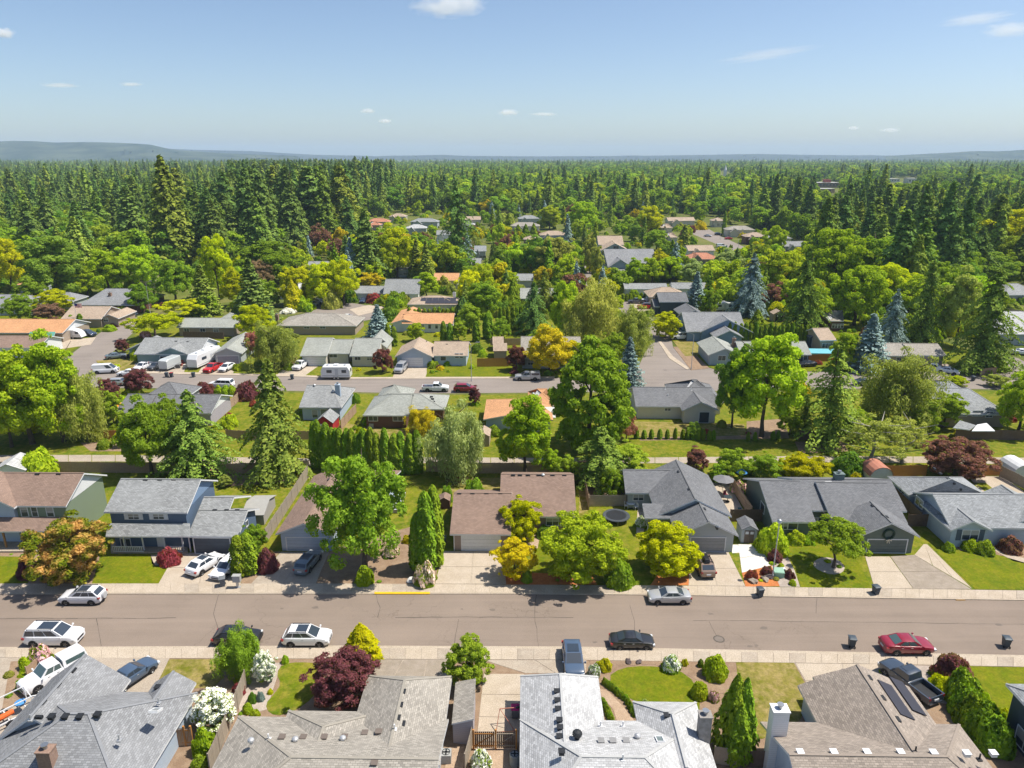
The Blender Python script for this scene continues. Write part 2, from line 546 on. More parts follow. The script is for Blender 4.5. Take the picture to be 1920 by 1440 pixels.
street('road', [(585, 572), (640, 566), (690, 572), (716, 585), (700, 600), (640, 606), (590, 604), (566, 592)], 'grey cul-de-sac court in front of pale garages', z=.02, sm=2)
street('road', [(1858, 712), (1920, 716), (1960, 700), (1910, 672), (1880, 664), (1862, 672), (1876, 690)], 'street corner by the short board fence', z=.024)
street('road', [(1790, 455), (1920, 470), (1920, 462), (1800, 449)], 'sliver of road among the far trees', z=.02)
def slabs(name, A, B, z, m, label, xs, kerb=True):
 """a walk of separate slabs between two pixel lines; each slab is a child"""
 a, b = line(A, z, xs), line(B, z, xs)
 mb = MB()
 for i in range(len(xs) - 1):
  mb.face([(*p, z - .03) for p in (a[i], a[i + 1], b[i + 1], b[i])])
 par = tag(mb.build(name, CONCD), label, kind='structure')
 g = .014
 for i in range(len(xs) - 1):
  P = []
  for (p, q, s) in ((a[i], a[i + 1], g), (a[i], a[i + 1], 1 - g), (b[i], b[i + 1], 1 - g), (b[i], b[i + 1], g)):
   P.append((p[0] + (q[0] - p[0]) * s, p[1] + (q[1] - p[1]) * s))
  mb = MB()
  mb.prism(P, .0, z + rnd.uniform(-.002, .004))
  mb.build('slab', m if rnd.random() < .75 else CONCD, par)
 return par
KF2 = [(x, y - 2.2) for x, y in KF]
KN2 = [(x, y + 2.5) for x, y in KN]
slabs('sidewalk', KF2, SF, .125, CONC, 'pale concrete sidewalk on the far side of the foreground street', list(range(-200, 2140, 26)))
slabs('sidewalk', KN2, SN, .125, CONC, 'pale concrete sidewalk on the near side of the foreground street', list(range(-200, 2140, 30)))
def kerb(A, B, label):
 a, b = line(A, .12, XS), line(B, .12, XS)
 par = None
 mb = MB()
 for i in range(len(XS) - 1):
  mb.prism([a[i], a[i + 1], b[i + 1], b[i]], 0, .115)
 return tag(mb.build('kerb', CONC), label, kind='structure')
kerb(KF, KF2, 'far concrete kerb of the foreground street')
kerb(KN, KN2, 'near concrete kerb of the foreground street')
gf = [(x, y + 1.6) for x, y in KF]
mb = MB()
a, b = line(KF, .028, XS), line(gf, .028, XS)
for i in range(len(XS) - 1): mb.face([(*b[i], .028), (*b[i + 1], .028), (*a[i + 1], .028), (*a[i], .028)])
gn = [(x, y - 1.8) for x, y in KN]
a, b = line(gn, .028, XS), line(KN, .028, XS)
for i in range(len(XS) - 1): mb.face([(*b[i], .028), (*b[i + 1], .028), (*a[i + 1], .028), (*a[i], .028)])
tag(mb.build('gutter', CONC), 'pale concrete gutters along both kerbs of the foreground street', kind='structure')
xs = list(range(702, 819, 13))
mb = MB()
a, b = line([(x, y + .2) for x, y in KF], .13, xs), line([(x, y - 3.2) for x, y in KF], .13, xs)
for i in range(len(xs) - 1): mb.prism([a[i], a[i + 1], b[i + 1], b[i]], .0, .135)
tag(mb.build('painted_kerb', YELLOW), 'yellow painted stretch of kerb beside the wide driveway', kind='structure')
SF0 = [(x, y - .3) for x, y in SF]
SN0 = [(x, y + .3) for x, y in SN]
LB = .085
xs = list(range(-200, 2141, 60))
patch('lawn', [(x, interp(SF0, x)) for x in xs] + [(x, 868 if x > 0 else 866) for x in xs[::-1]], LAWN, LB, 'grass and yards behind the far sidewalk')
patch('lawn', [(x, interp(SN0, x)) for x in xs] + [(2600, 1700), (-700, 1700)], BARKD, LB, 'brown yard ground around the near houses')
patch('lawn', [(x, 868) for x in xs] + [(2140, 737), (1700, 730), (1330, 737), (1100, 738), (800, 741), (560, 736), (250, 730), (-200, 731)], LAWN, LB, 'green lawns and greenway between the two house rows')
patch('lawn', [(190, 695), (560, 703), (660, 707), (1040, 707), (1186, 697), (1210, 652), (1222, 640), (1180, 600), (1140, 572), (1000, 560), (860, 556), (720, 560), (715, 600), (620, 610), (560, 596), (300, 590), (278, 604), (248, 632)], LAWN, .06, 'gardens beyond the second street')
patch('lawn', [(1262, 640), (1290, 672), (1340, 692), (1400, 696), (1640, 696), (1800, 696), (1860, 700), (1860, 668), (1800, 650), (1640, 600), (1400, 575), (1270, 572), (1215, 575), (1240, 610)], LAWNB, .06, 'gardens inside the curving side street')
patch('lawn', [(-200, 688), (95, 688), (160, 640), (212, 603), (258, 590), (240, 560), (0, 560), (-200, 565)], LAWNB, .06, 'gardens around the orange roofed house')
def drive(pts, m, label, z=.118, slabsz=None, name='driveway'):
 """driveway: four-sided, split into cast slabs (children) with open joints"""
 P = [Vector((*G(x, y, z)[:2], 0)) for x, y in pts]
 if len(P) != 4:
  return patch(name, pts, m, z, label)
 AVOID.append(pts)
 mb = MB()
 mb.prism([tuple(p[:2]) for p in P], 0, z - .03)
 par = tag(mb.build(name, CONCD), label, kind='structure')
 nu = max(1, round((P[1] - P[0]).length / 3.0))
 nv = max(1, round((P[3] - P[0]).length / 3.0))
 at = lambda s, t: (P[0].lerp(P[1], s)).lerp(P[3].lerp(P[2], s), t)
 g = .006
 for i in range(nu):
  for j in range(nv):
   s0, s1, t0, t1 = i / nu + g, (i + 1) / nu - g, j / nv + g, (j + 1) / nv - g
   mb = MB()
   mb.prism([tuple(at(s0, t0)[:2]), tuple(at(s1, t0)[:2]), tuple(at(s1, t1)[:2]), tuple(at(s0, t1)[:2])], 0, z + rnd.uniform(-.004, .004))
   mb.build('slab', m, par)
 return par
drive([(330, 1036), (436, 1036), (452, 1094.5), (296, 1094.5)], CONC, 'driveway of the navy house with two white cars')
drive([(527, 1034), (618, 1034), (592, 1094.5), (470, 1094.5)], CONCD, 'stained driveway of the pale blue garage')
drive([(832, 1033), (943, 1033), (950, 1095), (815, 1095)], CONC, 'driveway of the brown roofed house with white garage door')
drive([(1293, 1036), (1366, 1035), (1398, 1099), (1291, 1098)], CONC, 'driveway of the charcoal roofed house with the bronze vehicle')
drive([(1384, 1020), (1423, 1021), (1446, 1060), (1391, 1074)], CONCW, 'freshly cast white concrete pad before the small shed', z=.125)
drive([(1369, 1021), (1383, 1021), (1391, 1036), (1373, 1037)], CONCW, 'narrow pale landing beside the grey garage wall', z=.122, name='path')
drive([(1622, 1043), (1668, 1043), (1712, 1103.5), (1640, 1103.5)], CONC, 'smooth half of the driveway of the dark green garage')
drive([(1669, 1043), (1714, 1040), (1822, 1104.5), (1713, 1104.5)], AGGR, 'rough aggregate half of the driveway of the dark green garage')
drive([(1714, 1040), (1732, 1020), (1738, 1020), (1824, 1104.5)], CONC, 'pale strip along the outer edge of the widest driveway', z=.112)
drive([(1013, 1003), (1008, 1028), (990, 1035), (985, 1003)], PAVER, 'front walk between the yellow maples and the lawn', z=.11, name='path')
patch('path', [(1862, 1020), (1905, 1043), (1960, 1055), (1960, 1064), (1900, 1052), (1858, 1028)], CONC, .112, 'curved walk to the door of the pale blue hip roofed house')
patch('path', [(282, 1040), (330, 1037), (318, 1060), (300, 1064), (285, 1058)], CONC, .112, 'curved landing round the red bush at the navy house')
drive([(1196, 940), (1222, 940), (1206, 1000), (1193, 1000)], CONC, 'side patio strip of the charcoal roofed house', z=.11, name='path')
patch('driveway', [(-30, 1233.5), (318, 1234), (285, 1300), (215, 1300), (60, 1420), (-60, 1420)], CONCD, .115, 'wide concrete apron of the slate roofed house')
drive([(680, 1270), (852, 1270), (846, 1236), (712, 1236)], AGGR, 'brown aggregate driveway before the beige roofed garage')
drive([(985, 1262), (1098, 1262), (1100, 1237.5), (905, 1237)], CONCD, 'driveway of the pale roofed house with the blue vehicle')
drive([(893, 1390), (974, 1392), (982, 1263), (907, 1263)], CONC, 'long side drive between two near houses with basketball hoop')
drive([(1530, 1312), (1640, 1312), (1668, 1245), (1490, 1243)], CONC, 'driveway of the taupe house with roof solar panels')
patch('path', [(1122, 1290), (1140, 1296), (1166, 1322), (1190, 1352), (1158, 1356), (1150, 1330), (1128, 1306)], PAVER, .112, 'curving tan walk beside the low hedge')
drive([(893, 1450), (970, 1450), (970, 1393), (895, 1393)], PAVER, 'tan brick walk behind the side gate', z=.11, name='path')
drive([(832, 1450), (868, 1450), (872, 1400), (842, 1400)], PAVER, 'narrow brick strip beside the beige house', z=.11, name='path')
GA = [(-200, 866), (0, 866), (240, 865), (420, 871), (600, 873), (800, 868), (1080, 869), (1300, 868), (1500, 867), (1750, 868), (2140, 874)]
GB = [(-200, 852), (0, 853), (240, 853), (420, 857), (600, 860), (800, 857), (1080, 859), (1300, 857), (1500, 855), (1750, 856), (2140, 861)]
slabs('path', GA, GB, .112, CONCD, 'tan concrete greenway footpath between the two house rows', list(range(-180, 2120, 44)))
for nm, pts, m, z, lb, sm in [
 ('garden_bed', [(0, 1010), (62, 1018), (64, 1044), (0, 1044)], BARKD, .10, 'dark bark bed before the brown roofed porch', 0),
 ('garden_bed', [(62, 1040), (188, 1040), (172, 1095), (52, 1095)], BARKD, .10, 'bark bed under the orange conifer', 0),
 ('garden_bed', [(436, 1036), (526, 1034), (470, 1095), (453, 1095)], BARKD, .10, 'brown strip between two driveways with clipped shrubs', 0),
 ('garden_bed', [(618, 1030), (780, 985), (832, 1003), (815, 1095), (592, 1095)], BARKD, .10, 'bare brown bark bed under the big green tree', 0),
 ('garden_bed', [(943, 1072), (1005, 1074), (1110, 1080), (1120, 1096), (948, 1096)], REDB, .10, 'red bark bed under the yellow maples', 0),
 ('garden_bed', [(1235, 1070), (1293, 1066), (1291, 1097), (1218, 1098)], REDB, .10, 'red bark bed under the lime green dome tree', 0),
 ('garden_bed', [(1391, 1074), (1446, 1060), (1462, 1099), (1398, 1100)], REDB, .106, 'orange bark island with boulders and lamp post', 0),
 ('garden_bed', [(1424, 1022), (1458, 1028), (1475, 1040), (1490, 1070), (1500, 1100), (1462, 1100), (1446, 1060)], GRAVEL, .103, 'gravel strip beside the green utility box', 0),
 ('lawn', [(1466, 1027), (1480, 1019), (1520, 1017), (1570, 1020), (1608, 1052), (1634, 1103), (1502, 1102), (1492, 1064), (1478, 1042)], LAWNB, .112, 'round edged lawn around the small tree of the dark green house', 0),
 ('garden_bed', [(1528, 1050), (1545, 1044), (1570, 1048), (1585, 1062), (1580, 1074), (1560, 1078), (1536, 1070), (1524, 1060)], GRAVEL, .118, 'round stony tree ring in the dark green house lawn', 1),
 ('lawn', [(1740, 1018), (1790, 1034), (1870, 1040), (1960, 1066), (1990, 1107), (1829, 1105)], LAWNB, .112, 'front lawn of the pale blue hip roofed house', 0),
 ('garden_bed', [(1770, 1012), (1870, 1018), (1960, 1035), (1960, 1052), (1880, 1042), (1800, 1032)], BARKD, .103, 'bark bed with round shrubs at the pale blue house', 0),
 ('lawn', [(0, 1043), (58, 1044), (52, 1094), (-120, 1094)], LAWNB, .112, 'small lawn before the brown roofed green house', 0),
 ('lawn', [(190, 1044), (282, 1040), (290, 1060), (322, 1062), (298, 1094), (172, 1094)], LAWNB, .112, 'front lawn of the navy house', 0),
 ('lawn', [(1014, 1003), (1110, 1003), (1112, 1080), (1004, 1072), (1000, 1040)], LAWNB, .104, 'front lawn behind the dense green street tree', 0),
 ('lawn', [(1150, 985), (1192, 985), (1205, 1030), (1240, 1068), (1220, 1096), (1120, 1096), (1112, 1040)], LAWN, .104, 'side lawn between the round bush and the lime dome tree', 0),
 ('garden_bed', [(835, 898), (945, 895), (945, 925), (852, 925), (835, 960)], LAWND, .10, 'patchy back garden left of the brown roof ridge', 0),
 ('garden_bed', [(1086, 895), (1094, 895), (1105, 955), (1085, 970)], LAWND, .10, 'dry side yard beside the brown roof', 0),
 ('garden_bed', [(1100, 895), (1165, 890), (1170, 940), (1106, 945)], BARKD, .10, 'shaded bare yard under the spreading evergreen', 0),
 ('patio', [(1326, 905), (1366, 905), (1400, 968), (1362, 968)], CONC, .11, 'side patio of the charcoal roofed house', 0),
 ('patio', [(1815, 893), (1880, 893), (1925, 925), (1845, 926)], CONC, .11, 'bright concrete patio behind the pale blue house', 0),
 ('lawn', [(1826, 905), (1848, 905), (1872, 924), (1850, 924)], LAWN, .116, 'small square of grass set in the bright patio', 0),
 ('garden_bed', [(425, 890), (548, 890), (530, 905), (420, 912)], BARKD, .10, 'bare ground under the tall drooping conifer', 0),
 ('garden_bed', [(150, 830), (240, 828), (240, 846), (170, 846)], BARKD, .10, 'bare ground round the small tree by the greenway fence', 0),
 ('garden_bed', [(1490, 828), (1580, 826), (1590, 846), (1500, 850)], BARKD, .10, 'bare ground under the dark ragged conifer', 0),
 ('garden_bed', [(1400, 790), (1470, 785), (1480, 822), (1200, 826), (1200, 820), (1400, 816)], BARKD, .10, 'bark strip along the row of tiny arborvitae', 0),
 ('lawn', [(1190, 790), (1395, 795), (1400, 815), (1190, 818)], LAWND, .10, 'dry lawn behind the cream house', 0),
 ('lawn', [(640, 790), (690, 802), (780, 806), (790, 845), (620, 835)], LAWND, .10, 'pale lawn behind the brown walled house', 0),
 ('lawn', [(318, 1236), (408, 1236), (420, 1268), (400, 1290), (275, 1290)], LAWND, .108, 'small patchy lawn before the slate roofed house', 0),
 ('lawn', [(530, 1245), (560, 1241), (602, 1244), (600, 1290), (572, 1322), (530, 1342), (505, 1338), (497, 1320), (515, 1300), (527, 1282), (518, 1262)], LAWN, .108, 'curved lawn before the beige roofed house', 1),
 ('garden_bed', [(440, 1240), (528, 1243), (500, 1330), (450, 1345)], GRAVEL, .10, 'stony bed with small round shrubs by the board fence', 0),
 ('lawn', [(1138, 1270), (1165, 1252), (1210, 1248), (1270, 1254), (1305, 1280), (1315, 1330), (1300, 1345), (1220, 1330), (1165, 1300)], LAWNB, .112, 'round bright lawn before the pale roofed house', 1),
 ('garden_bed', [(1104, 1238), (1378, 1241), (1382, 1300), (1330, 1300), (1300, 1270), (1225, 1245), (1160, 1249), (1130, 1280)], BARKD, .104, 'flower bed round the bright round lawn', 0),
 ('lawn', [(1380, 1240), (1488, 1242), (1520, 1300), (1500, 1350), (1430, 1385), (1395, 1385), (1388, 1310)], LAWND, .108, 'dry mown lawn left of the taupe house', 0),
 ('garden_bed', [(1640, 1246), (1815, 1249), (1810, 1290), (1780, 1320), (1700, 1310)], GRAVEL, .10, 'pebble bed between the dark pickup and the hedge', 0),
 ('lawn', [(1816, 1249), (1985, 1252), (1985, 1300), (1900, 1345), (1850, 1345)], LAWNB, .112, 'bright green lawn before the dark blue house', 0),
 ('garden_bed', [(20, 1240), (95, 1236), (60, 1290), (0, 1350)], BARKD, .122, 'planting strip beside the white pickup', 0),
]:
 patch(nm, pts, m, z, lb, smooth=sm)
for nm, pts, m, z, lb in [
 ('driveway', [(548, 676), (600, 684), (572, 704), (520, 702)], CONC, .07, 'driveway of the sage roofed house with white pickup'),
 ('driveway', [(745, 686), (806, 686), (797, 708), (736, 708)], CONC, .07, 'driveway of the white double garage'),
 ('driveway', [(255, 680), (352, 676), (345, 698), (240, 696)], CONCD, .07, 'crowded driveway of the teal house'),
 ('driveway', [(385, 678), (450, 682), (436, 700), (372, 698)], CONC, .07, 'driveway with red and white vehicles'),
 ('driveway', [(1722, 684), (1776, 682), (1800, 698), (1745, 702)], CONC, .07, 'driveway of the low tan house'),
 ('driveway', [(655, 580), (690, 572), (725, 575), (700, 585), (672, 592)], CONC, .07, 'driveway of the low grey garage by the court'),
 ('driveway', [(1180, 568), (1222, 566), (1232, 586), (1200, 590)], CONC, .07, 'pale driveway with the red utility vehicle'),
 ('driveway', [(198, 596), (255, 598), (248, 606), (205, 606)], CONC, .07, 'driveway with two dark cars'),
 ('driveway', [(100, 640), (180, 632), (170, 646), (110, 655)], CONC, .07, 'drive with the teardrop camper'),
 ('sidewalk', [(1234, 640), (1240, 640), (1262, 668), (1292, 690), (1288, 693), (1255, 672)], CONC, .09, 'pale sidewalk curving along the side street'),
 ('sidewalk', [(200, 694), (560, 703), (660, 707), (1040, 706), (1040, 709.5), (660, 710), (560, 706), (190, 698)], CONC, .10, 'sidewalk along the second street'),
 ('lawn', [(800, 690), (880, 680), (1010, 690), (1030, 705), (800, 706)], LAWNB, .08, 'green front lawn along the second street'),
 ('lawn', [(180, 676), (255, 672), (250, 694), (192, 694)], LAWND, .08, 'corner lawn of the teal house'),
 ('lawn', [(905, 618), (965, 615), (968, 640), (918, 640)], LAWNB, .075, 'vivid square of lawn behind a board fence'),
 ('garden_bed', [(1262, 650), (1290, 650), (1330, 690), (1296, 694)], BARKD, .075, 'bare bed at the bend of the side street'),
 ('lawn', [(1262, 640), (1300, 636), (1320, 665), (1285, 668)], LAWND, .08, 'sunlit lawn inside the bend'),
]:
 patch(nm, pts, m, z, lb)
# ------------------------------------------------------------------ houses
SH = {
 'slate': shingle('slate_grey_shingles', (.255, .262, .272)),
 'pale': shingle('pale_grey_shingles', (.47, .475, .48), contrast=.3),
 'beige': shingle('beige_grey_shingles', (.34, .315, .275)),
 'taupe': shingle('taupe_shingles', (.31, .265, .225)),
 'brown': shingle('reddish_brown_shingles', (.265, .185, .145), contrast=.22),
 'charcoal': shingle('charcoal_shingles', (.175, .18, .19), contrast=.25),
 'greyblue': shingle('blue_grey_shingles', (.285, .30, .31)),
 'grey': shingle('grey_shingles', (.285, .295, .295)),
 'sage': shingle('sage_grey_shingles', (.33, .345, .315), contrast=.2),
 'tan': shingle('tan_shingles', (.42, .33, .25), contrast=.2),
 'orange': shingle('cedar_orange_shingles', (.58, .31, .155), contrast=.22),
 'red': shingle('terracotta_shingles', (.48, .22, .14), contrast=.2),
}
def wallm(name, c): return siding(name + '_siding', c)
WL = {
 'green': wallm('dark_green', (.085, .12, .105)), 'lgreen': wallm('sage_green', (.23, .285, .215)), 'navy': wallm('navy_blue', (.075, .115, .175)),
 'lblue': wallm('pale_blue', (.42, .50, .60)), 'grey': wallm('pale_grey', (.40, .43, .45)), 'brown': wallm('taupe_brown', (.30, .235, .20)),
 'cream': wallm('cream', (.62, .58, .50)), 'white': wallm('white', (.74, .75, .76)), 'dbrown': wallm('dark_brown', (.15, .075, .055)),
 'teal': wallm('dusty_teal', (.20, .30, .31)), 'tan': wallm('tan', (.37, .30, .235)), 'dblue': wallm('dark_slate', (.055, .075, .095)),
 'blue': wallm('mid_blue', (.19, .28, .42)), 'bgrey': wallm('blue_grey', (.33, .40, .49)), 'lilac': wallm('grey_lilac', (.40, .37, .40)),
}
CAPC = {}
for _k, _c in (('slate_grey', (.25, .26, .275)), ('pale_grey', (.44, .445, .44)), ('beige_grey', (.32, .295, .25)), ('taupe', (.29, .245, .205)), ('reddish_brown', (.25, .175, .135)), ('charcoal', (.165, .168, .172)), ('blue_grey', (.27, .28, .285)), ('grey', (.27, .275, .27)), ('sage_grey', (.31, .32, .285)), ('tan', (.40, .31, .23)), ('cedar_orange', (.55, .29, .145)), ('terracotta', (.45, .21, .13))): CAPC[_k + '_shingles'] = _c
class House:
 def __init__(s, label, px, py, rot=-1.0, wall='grey', roof='grey', cat='house', name='house', trim=TRIM, group=None):
  p = G(px, py)
  s.o = empty(name, (p.x, p.y, 0), R(rot), label, cat, group)
  s.p, s.r = p, R(rot)
  s.wm, s.rm, s.trim = WL[wall], SH[roof], trim
  s.W, s.roofs, s.k = [], [], 0
 def L(s, px, py, z):
  q = G(px, py, z) - s.p
  return (q.x * cos(s.r) + q.y * sin(s.r), -q.x * sin(s.r) + q.y * cos(s.r))
 def hit(s, px, py, ax, val):
  """pixel -> (along, z) on the local vertical plane u=val or v=val"""
  o = Vector((0, 0, CAMH)) - Vector((s.p.x, s.p.y, 0))
  d = G(px, py, 0) - Vector((0, 0, CAMH))
  f = lambda q: Vector((q.x * cos(s.r) + q.y * sin(s.r), -q.x * sin(s.r) + q.y * cos(s.r), q.z))
  o, d = f(o), f(d)
  i = 0 if ax == 'u' else 1
  t = (val - o[i]) / d[i]
  h = o + d * t
  return (h.y if ax == 'u' else h.x), h.z
 def rect(s, x0, x1, y0, y1, ze, zr, dr='x', a=0.0, b=0.0, ov=.45, wall=None, walls=True, th=.2, z0=0.0, off=0.0, cap=True):
  """one wing: eave rectangle, ridge along x or y, hip insets a (start) and b (end)"""
  s.k += 1
  ze += .006 * s.k; zr += .006 * s.k
  wm = WL[wall] if wall else s.wm
  T = (lambda u, v: (u, v)) if dr == 'x' else (lambda u, v: (v, u))
  X0, X1, Y0, Y1 = (x0, x1, y0, y1) if dr == 'x' else (y0, y1, x0, x1)
  ym = (Y0 + Y1) / 2 + off
  P = lambda u, v, z: (*T(u, v), z)
  pts = dict(c0=(X0, Y0, ze), c1=(X1, Y0, ze), c2=(X1, Y1, ze), c3=(X0, Y1, ze), r0=(X0 + a, ym, zr), r1=(X1 - b, ym, zr))
  tops = [('c0', 'c1', 'r1', 'r0'), ('c2', 'c3', 'r0', 'r1')]
  loop = ['c0', 'c1']
  if b > 0: tops.append(('c1', 'c2', 'r1'))
  else: loop.append('r1')
  loop += ['c2', 'c3']
  if a > 0: tops.append(('c3', 'c0', 'r0'))
  else: loop.append('r0')
  mb = MB()
  for q in tops:
   A = [pts[i] for i in q]
   e = (Vector(A[1]) - Vector(A[0])).normalized()
   n = e.cross(Vector(A[2]) - Vector(A[0])).normalized()
   w = n.cross(e)
   uv = [((Vector(p) - Vector(A[0])).dot(e) + A[0][0] * e.x + A[0][1] * e.y, (Vector(p) - Vector(A[0])).dot(w)) for p in A]
   F = [P(*p) for p in A]
   if dr == 'y': F, uv = F[::-1], uv[::-1]
   mb.face(F, 0, uv)
   mb.face([(p[0], p[1], p[2] - th) for p in F][::-1], 1)
  for i in range(len(loop)):
   p, q = P(*pts[loop[i]]), P(*pts[loop[(i + 1) % len(loop)]])
   F = [(p[0], p[1], p[2] - th), (q[0], q[1], q[2] - th), q, p]
   mb.face(F if dr == 'x' else F[::-1], 1)
  rf = mb.build('roof', [s.rm, s.trim], s.o)
  s.roofs.append((rf, x0, x1, y0, y1, ze, zr, dr, ym))
  if cap:
   cb = MB()
   e0, e1 = Vector(P(*pts['r0'])), Vector(P(*pts['r1']))
   segs = [(e0, e1)]
   if a > 0: segs += [(Vector(P(*pts['c0'])), e0), (Vector(P(*pts['c3'])), e0)]
   if b > 0: segs += [(Vector(P(*pts['c1'])), e1), (Vector(P(*pts['c2'])), e1)]
   for p, q in segs: cb.bar(p + Vector((0, 0, .008)), q + Vector((0, 0, .008)), .22, .04, 0)
   cb.build('ridge_cap', [mat(s.rm.name + '_cap', CAPC.get(s.rm.name, (.3, .3, .3)), scale=5, rough=.9)], rf)
  if walls:
   sl = (zr - ze) / ((Y1 - Y0) / 2)
   u0, u1, v0, v1 = X0 + ov, X1 - ov, Y0 + ov, Y1 - ov
   zt = ze + sl * ov - th - .02
   ztr = zr - th - .04
   wb = MB()
   def wf(A):
    F = [P(*p) for p in A]
    wb.face(F if dr == 'x' else F[::-1])
   wf([(u0, v0, z0), (u1, v0, z0), (u1, v0, zt), (u0, v0, zt)])
   wf([(u1, v1, z0), (u0, v1, z0), (u0, v1, zt), (u1, v1, zt)])
   if a > 0: wf([(u0, v1, z0), (u0, v0, z0), (u0, v0, zt), (u0, v1, zt)])
   else: wf([(u0, v1, z0), (u0, v0, z0), (u0, v0, zt), (u0, ym, ztr), (u0, v1, zt)])
   if b > 0: wf([(u1, v0, z0), (u1, v1, z0), (u1, v1, zt), (u1, v0, zt)])
   else: wf([(u1, v0, z0), (u1, v1, z0), (u1, v1, zt), (u1, ym, ztr), (u1, v0, zt)])
   wb.build('wall', [wm], s.o)
  s.W.append((x0 + ov, x1 - ov, y0 + ov, y1 - ov))
  return rf
 def x(s, A, B, Rr, pitch=.45, ze=2.6, **kw):
  """ridge along the street: front eave from pixel A to B, ridge shows at pixel row Rr"""
  a, b = s.L(*A, ze), s.L(*B, ze)
  v = (a[1] + b[1]) / 2
  pxm = (A[0] + B[0]) / 2
  lo, hi = 1.0, 14.0
  f = lambda hw: s.L(pxm, Rr, ze + pitch * hw)[1] - v - hw     # >0 : ridge row lies further
  for _ in range(40):
   m = (lo + hi) / 2
   if f(m) > 0: lo = m
   else: hi = m
  hw = kw.pop('hw', lo)
  return s.rect(min(a[0], b[0]), max(a[0], b[0]), v, v + 2 * hw, ze, ze + pitch * hw, 'x', **kw)
 def g(s, A, B, pitch=.45, ze=2.6, L=None, far=None, **kw):
  """gable towards the camera: eave corners A and B; ridge shows back to pixel row `far`"""
  a, b = s.L(*A, ze), s.L(*B, ze)
  v = (a[1] + b[1]) / 2
  hw = abs(b[0] - a[0]) / 2
  zr = ze + pitch * hw
  if L is None:
   L = s.L((A[0] + B[0]) / 2, far, zr)[1] - v
  return s.rect(min(a[0], b[0]), max(a[0], b[0]), v, v + L, ze, zr, 'y', **kw)
 # ---- fittings
 def _frame(s, name, ax, val, a0, a1, z0, z1, sg, fm, gm, mull=0, fw=.08, shut=None, panels=0, pm=None, bars=0):
  """panel on plane ax=val facing sg; a = along"""
  if ax == 'v': T = lambda p: (p[0], val + sg * p[1], p[2])
  else: T = lambda p: (val + sg * p[1], p[0], p[2])
  mb = MB()
  t0, t1 = -.02, .06
  for q in ((a0 - fw, a1 + fw, z0 - fw, z0), (a0 - fw, a1 + fw, z1, z1 + fw), (a0 - fw, a0, z0, z1), (a1, a1 + fw, z0, z1)):
   mb.box(q[0], q[1], t0, t1, q[2], q[3], 0, T)
  for i in range(mull):
   c = a0 + (a1 - a0) * (i + 1) / (mull + 1)
   mb.box(c - .03, c + .03, t0, t1 - .015, z0, z1, 0, T)
  for i in range(bars):
   c = z0 + (z1 - z0) * (i + 1) / (bars + 1)
   mb.box(a0, a1, t0, t1 - .02, c - .02, c + .02, 0, T)
  o = mb.build(name, [fm], s.o)
  pb = MB()
  if panels:
   h = (z1 - z0) / panels
   for i in range(panels):
    pb.box(a0, a1, 0, .03, z0 + i * h + .012, z0 + (i + 1) * h - .012, 0, T)
   pb.box(a0, a1, 0, .012, z0, z1, 1, T)
   pb.build('door_panel', [pm, DARK], o)
  else:
   pb.box(a0, a1, 0, .02, z0, z1, 0, T)
   pb.build('pane', [gm], o)
   if name == 'window' and rnd.random() < .45:
    bb_ = MB(); f_ = rnd.uniform(.3, .75)
    bb_.box(a0 + .02, a1 - .02, 0, .026, z1 - (z1 - z0) * f_, z1 - .02, 0, T)
    bb_.build('blind', [mat('window_blind', (.42, .41, .38))], o)
  if shut:
   w = (a1 - a0) * .32
   for q in ((a0 - fw - w - .02, a0 - fw - .02), (a1 + fw + .02, a1 + fw + w + .02)):
    sb = MB()
    sb.box(q[0], q[1], 0, .05, z0 - fw, z1 + fw, 0, T)
    for k in range(6):
     zz = z0 + (z1 - z0) * (k + .5) / 6
     sb.box(q[0] + .04, q[1] - .04, .05, .07, zz - .05, zz + .05, 0, T)
    sb.build('shutter', [shut], o)
  return o
 def win(s, box, w=-1, side='f', mull=1, shut=None, gm=None, fm=None, bars=0, name='window'):
  x0, y0, x1, y1 = box
  W = s.W[w]
  ax, val, sg = {'f': ('v', W[2], -1), 'l': ('u', W[0], -1), 'r': ('u', W[1], 1), 'b': ('v', W[3], 1)}[side]
  a0, z1 = s.hit(x0, y0, ax, val)
  a1, z0 = s.hit(x1, y1, ax, val)
  if side in 'lr':
   _, z1 = s.hit((x0 + x1) / 2, y0, ax, val)
   _, z0 = s.hit((x0 + x1) / 2, y1, ax, val)
  a0, a1 = min(a0, a1), max(a0, a1)
  return s._frame(name, ax, val, a0, a1, max(z0, .15), max(z1, z0 + .4), sg, fm or s.trim, gm or GLASS, mull, .08, shut, bars=bars)
 def garage(s, x0, x1, ytop, w=-1, pm=None, fm=None, panels=4):
  W = s.W[w]
  a0, z1 = s.hit(x0, ytop, 'v', W[2])
  a1, _ = s.hit(x1, ytop, 'v', W[2])
  z1 = min(max(z1, 1.9), 2.25)
  return s._frame('garage_door', 'v', W[2], a0, a1, .16, z1, -1, fm or s.trim, None, fw=.12, panels=panels, pm=pm or TRIM)
 def door(s, x0, x1, w=-1, m=None):
  W = s.W[w]
  a0, _ = s.hit(x0, 1000, 'v', W[2])
  ym = PX(s.p.x, s.p.y + W[2], 1)[1]
  a0, a1 = s.hit(x0, ym, 'v', W[2])[0], s.hit(x1, ym, 'v', W[2])[0]
  return s._frame('door', 'v', W[2], a0, a1, .15, 2.15, -1, s.trim, m or WOODD, panels=1, pm=m or WOODD)
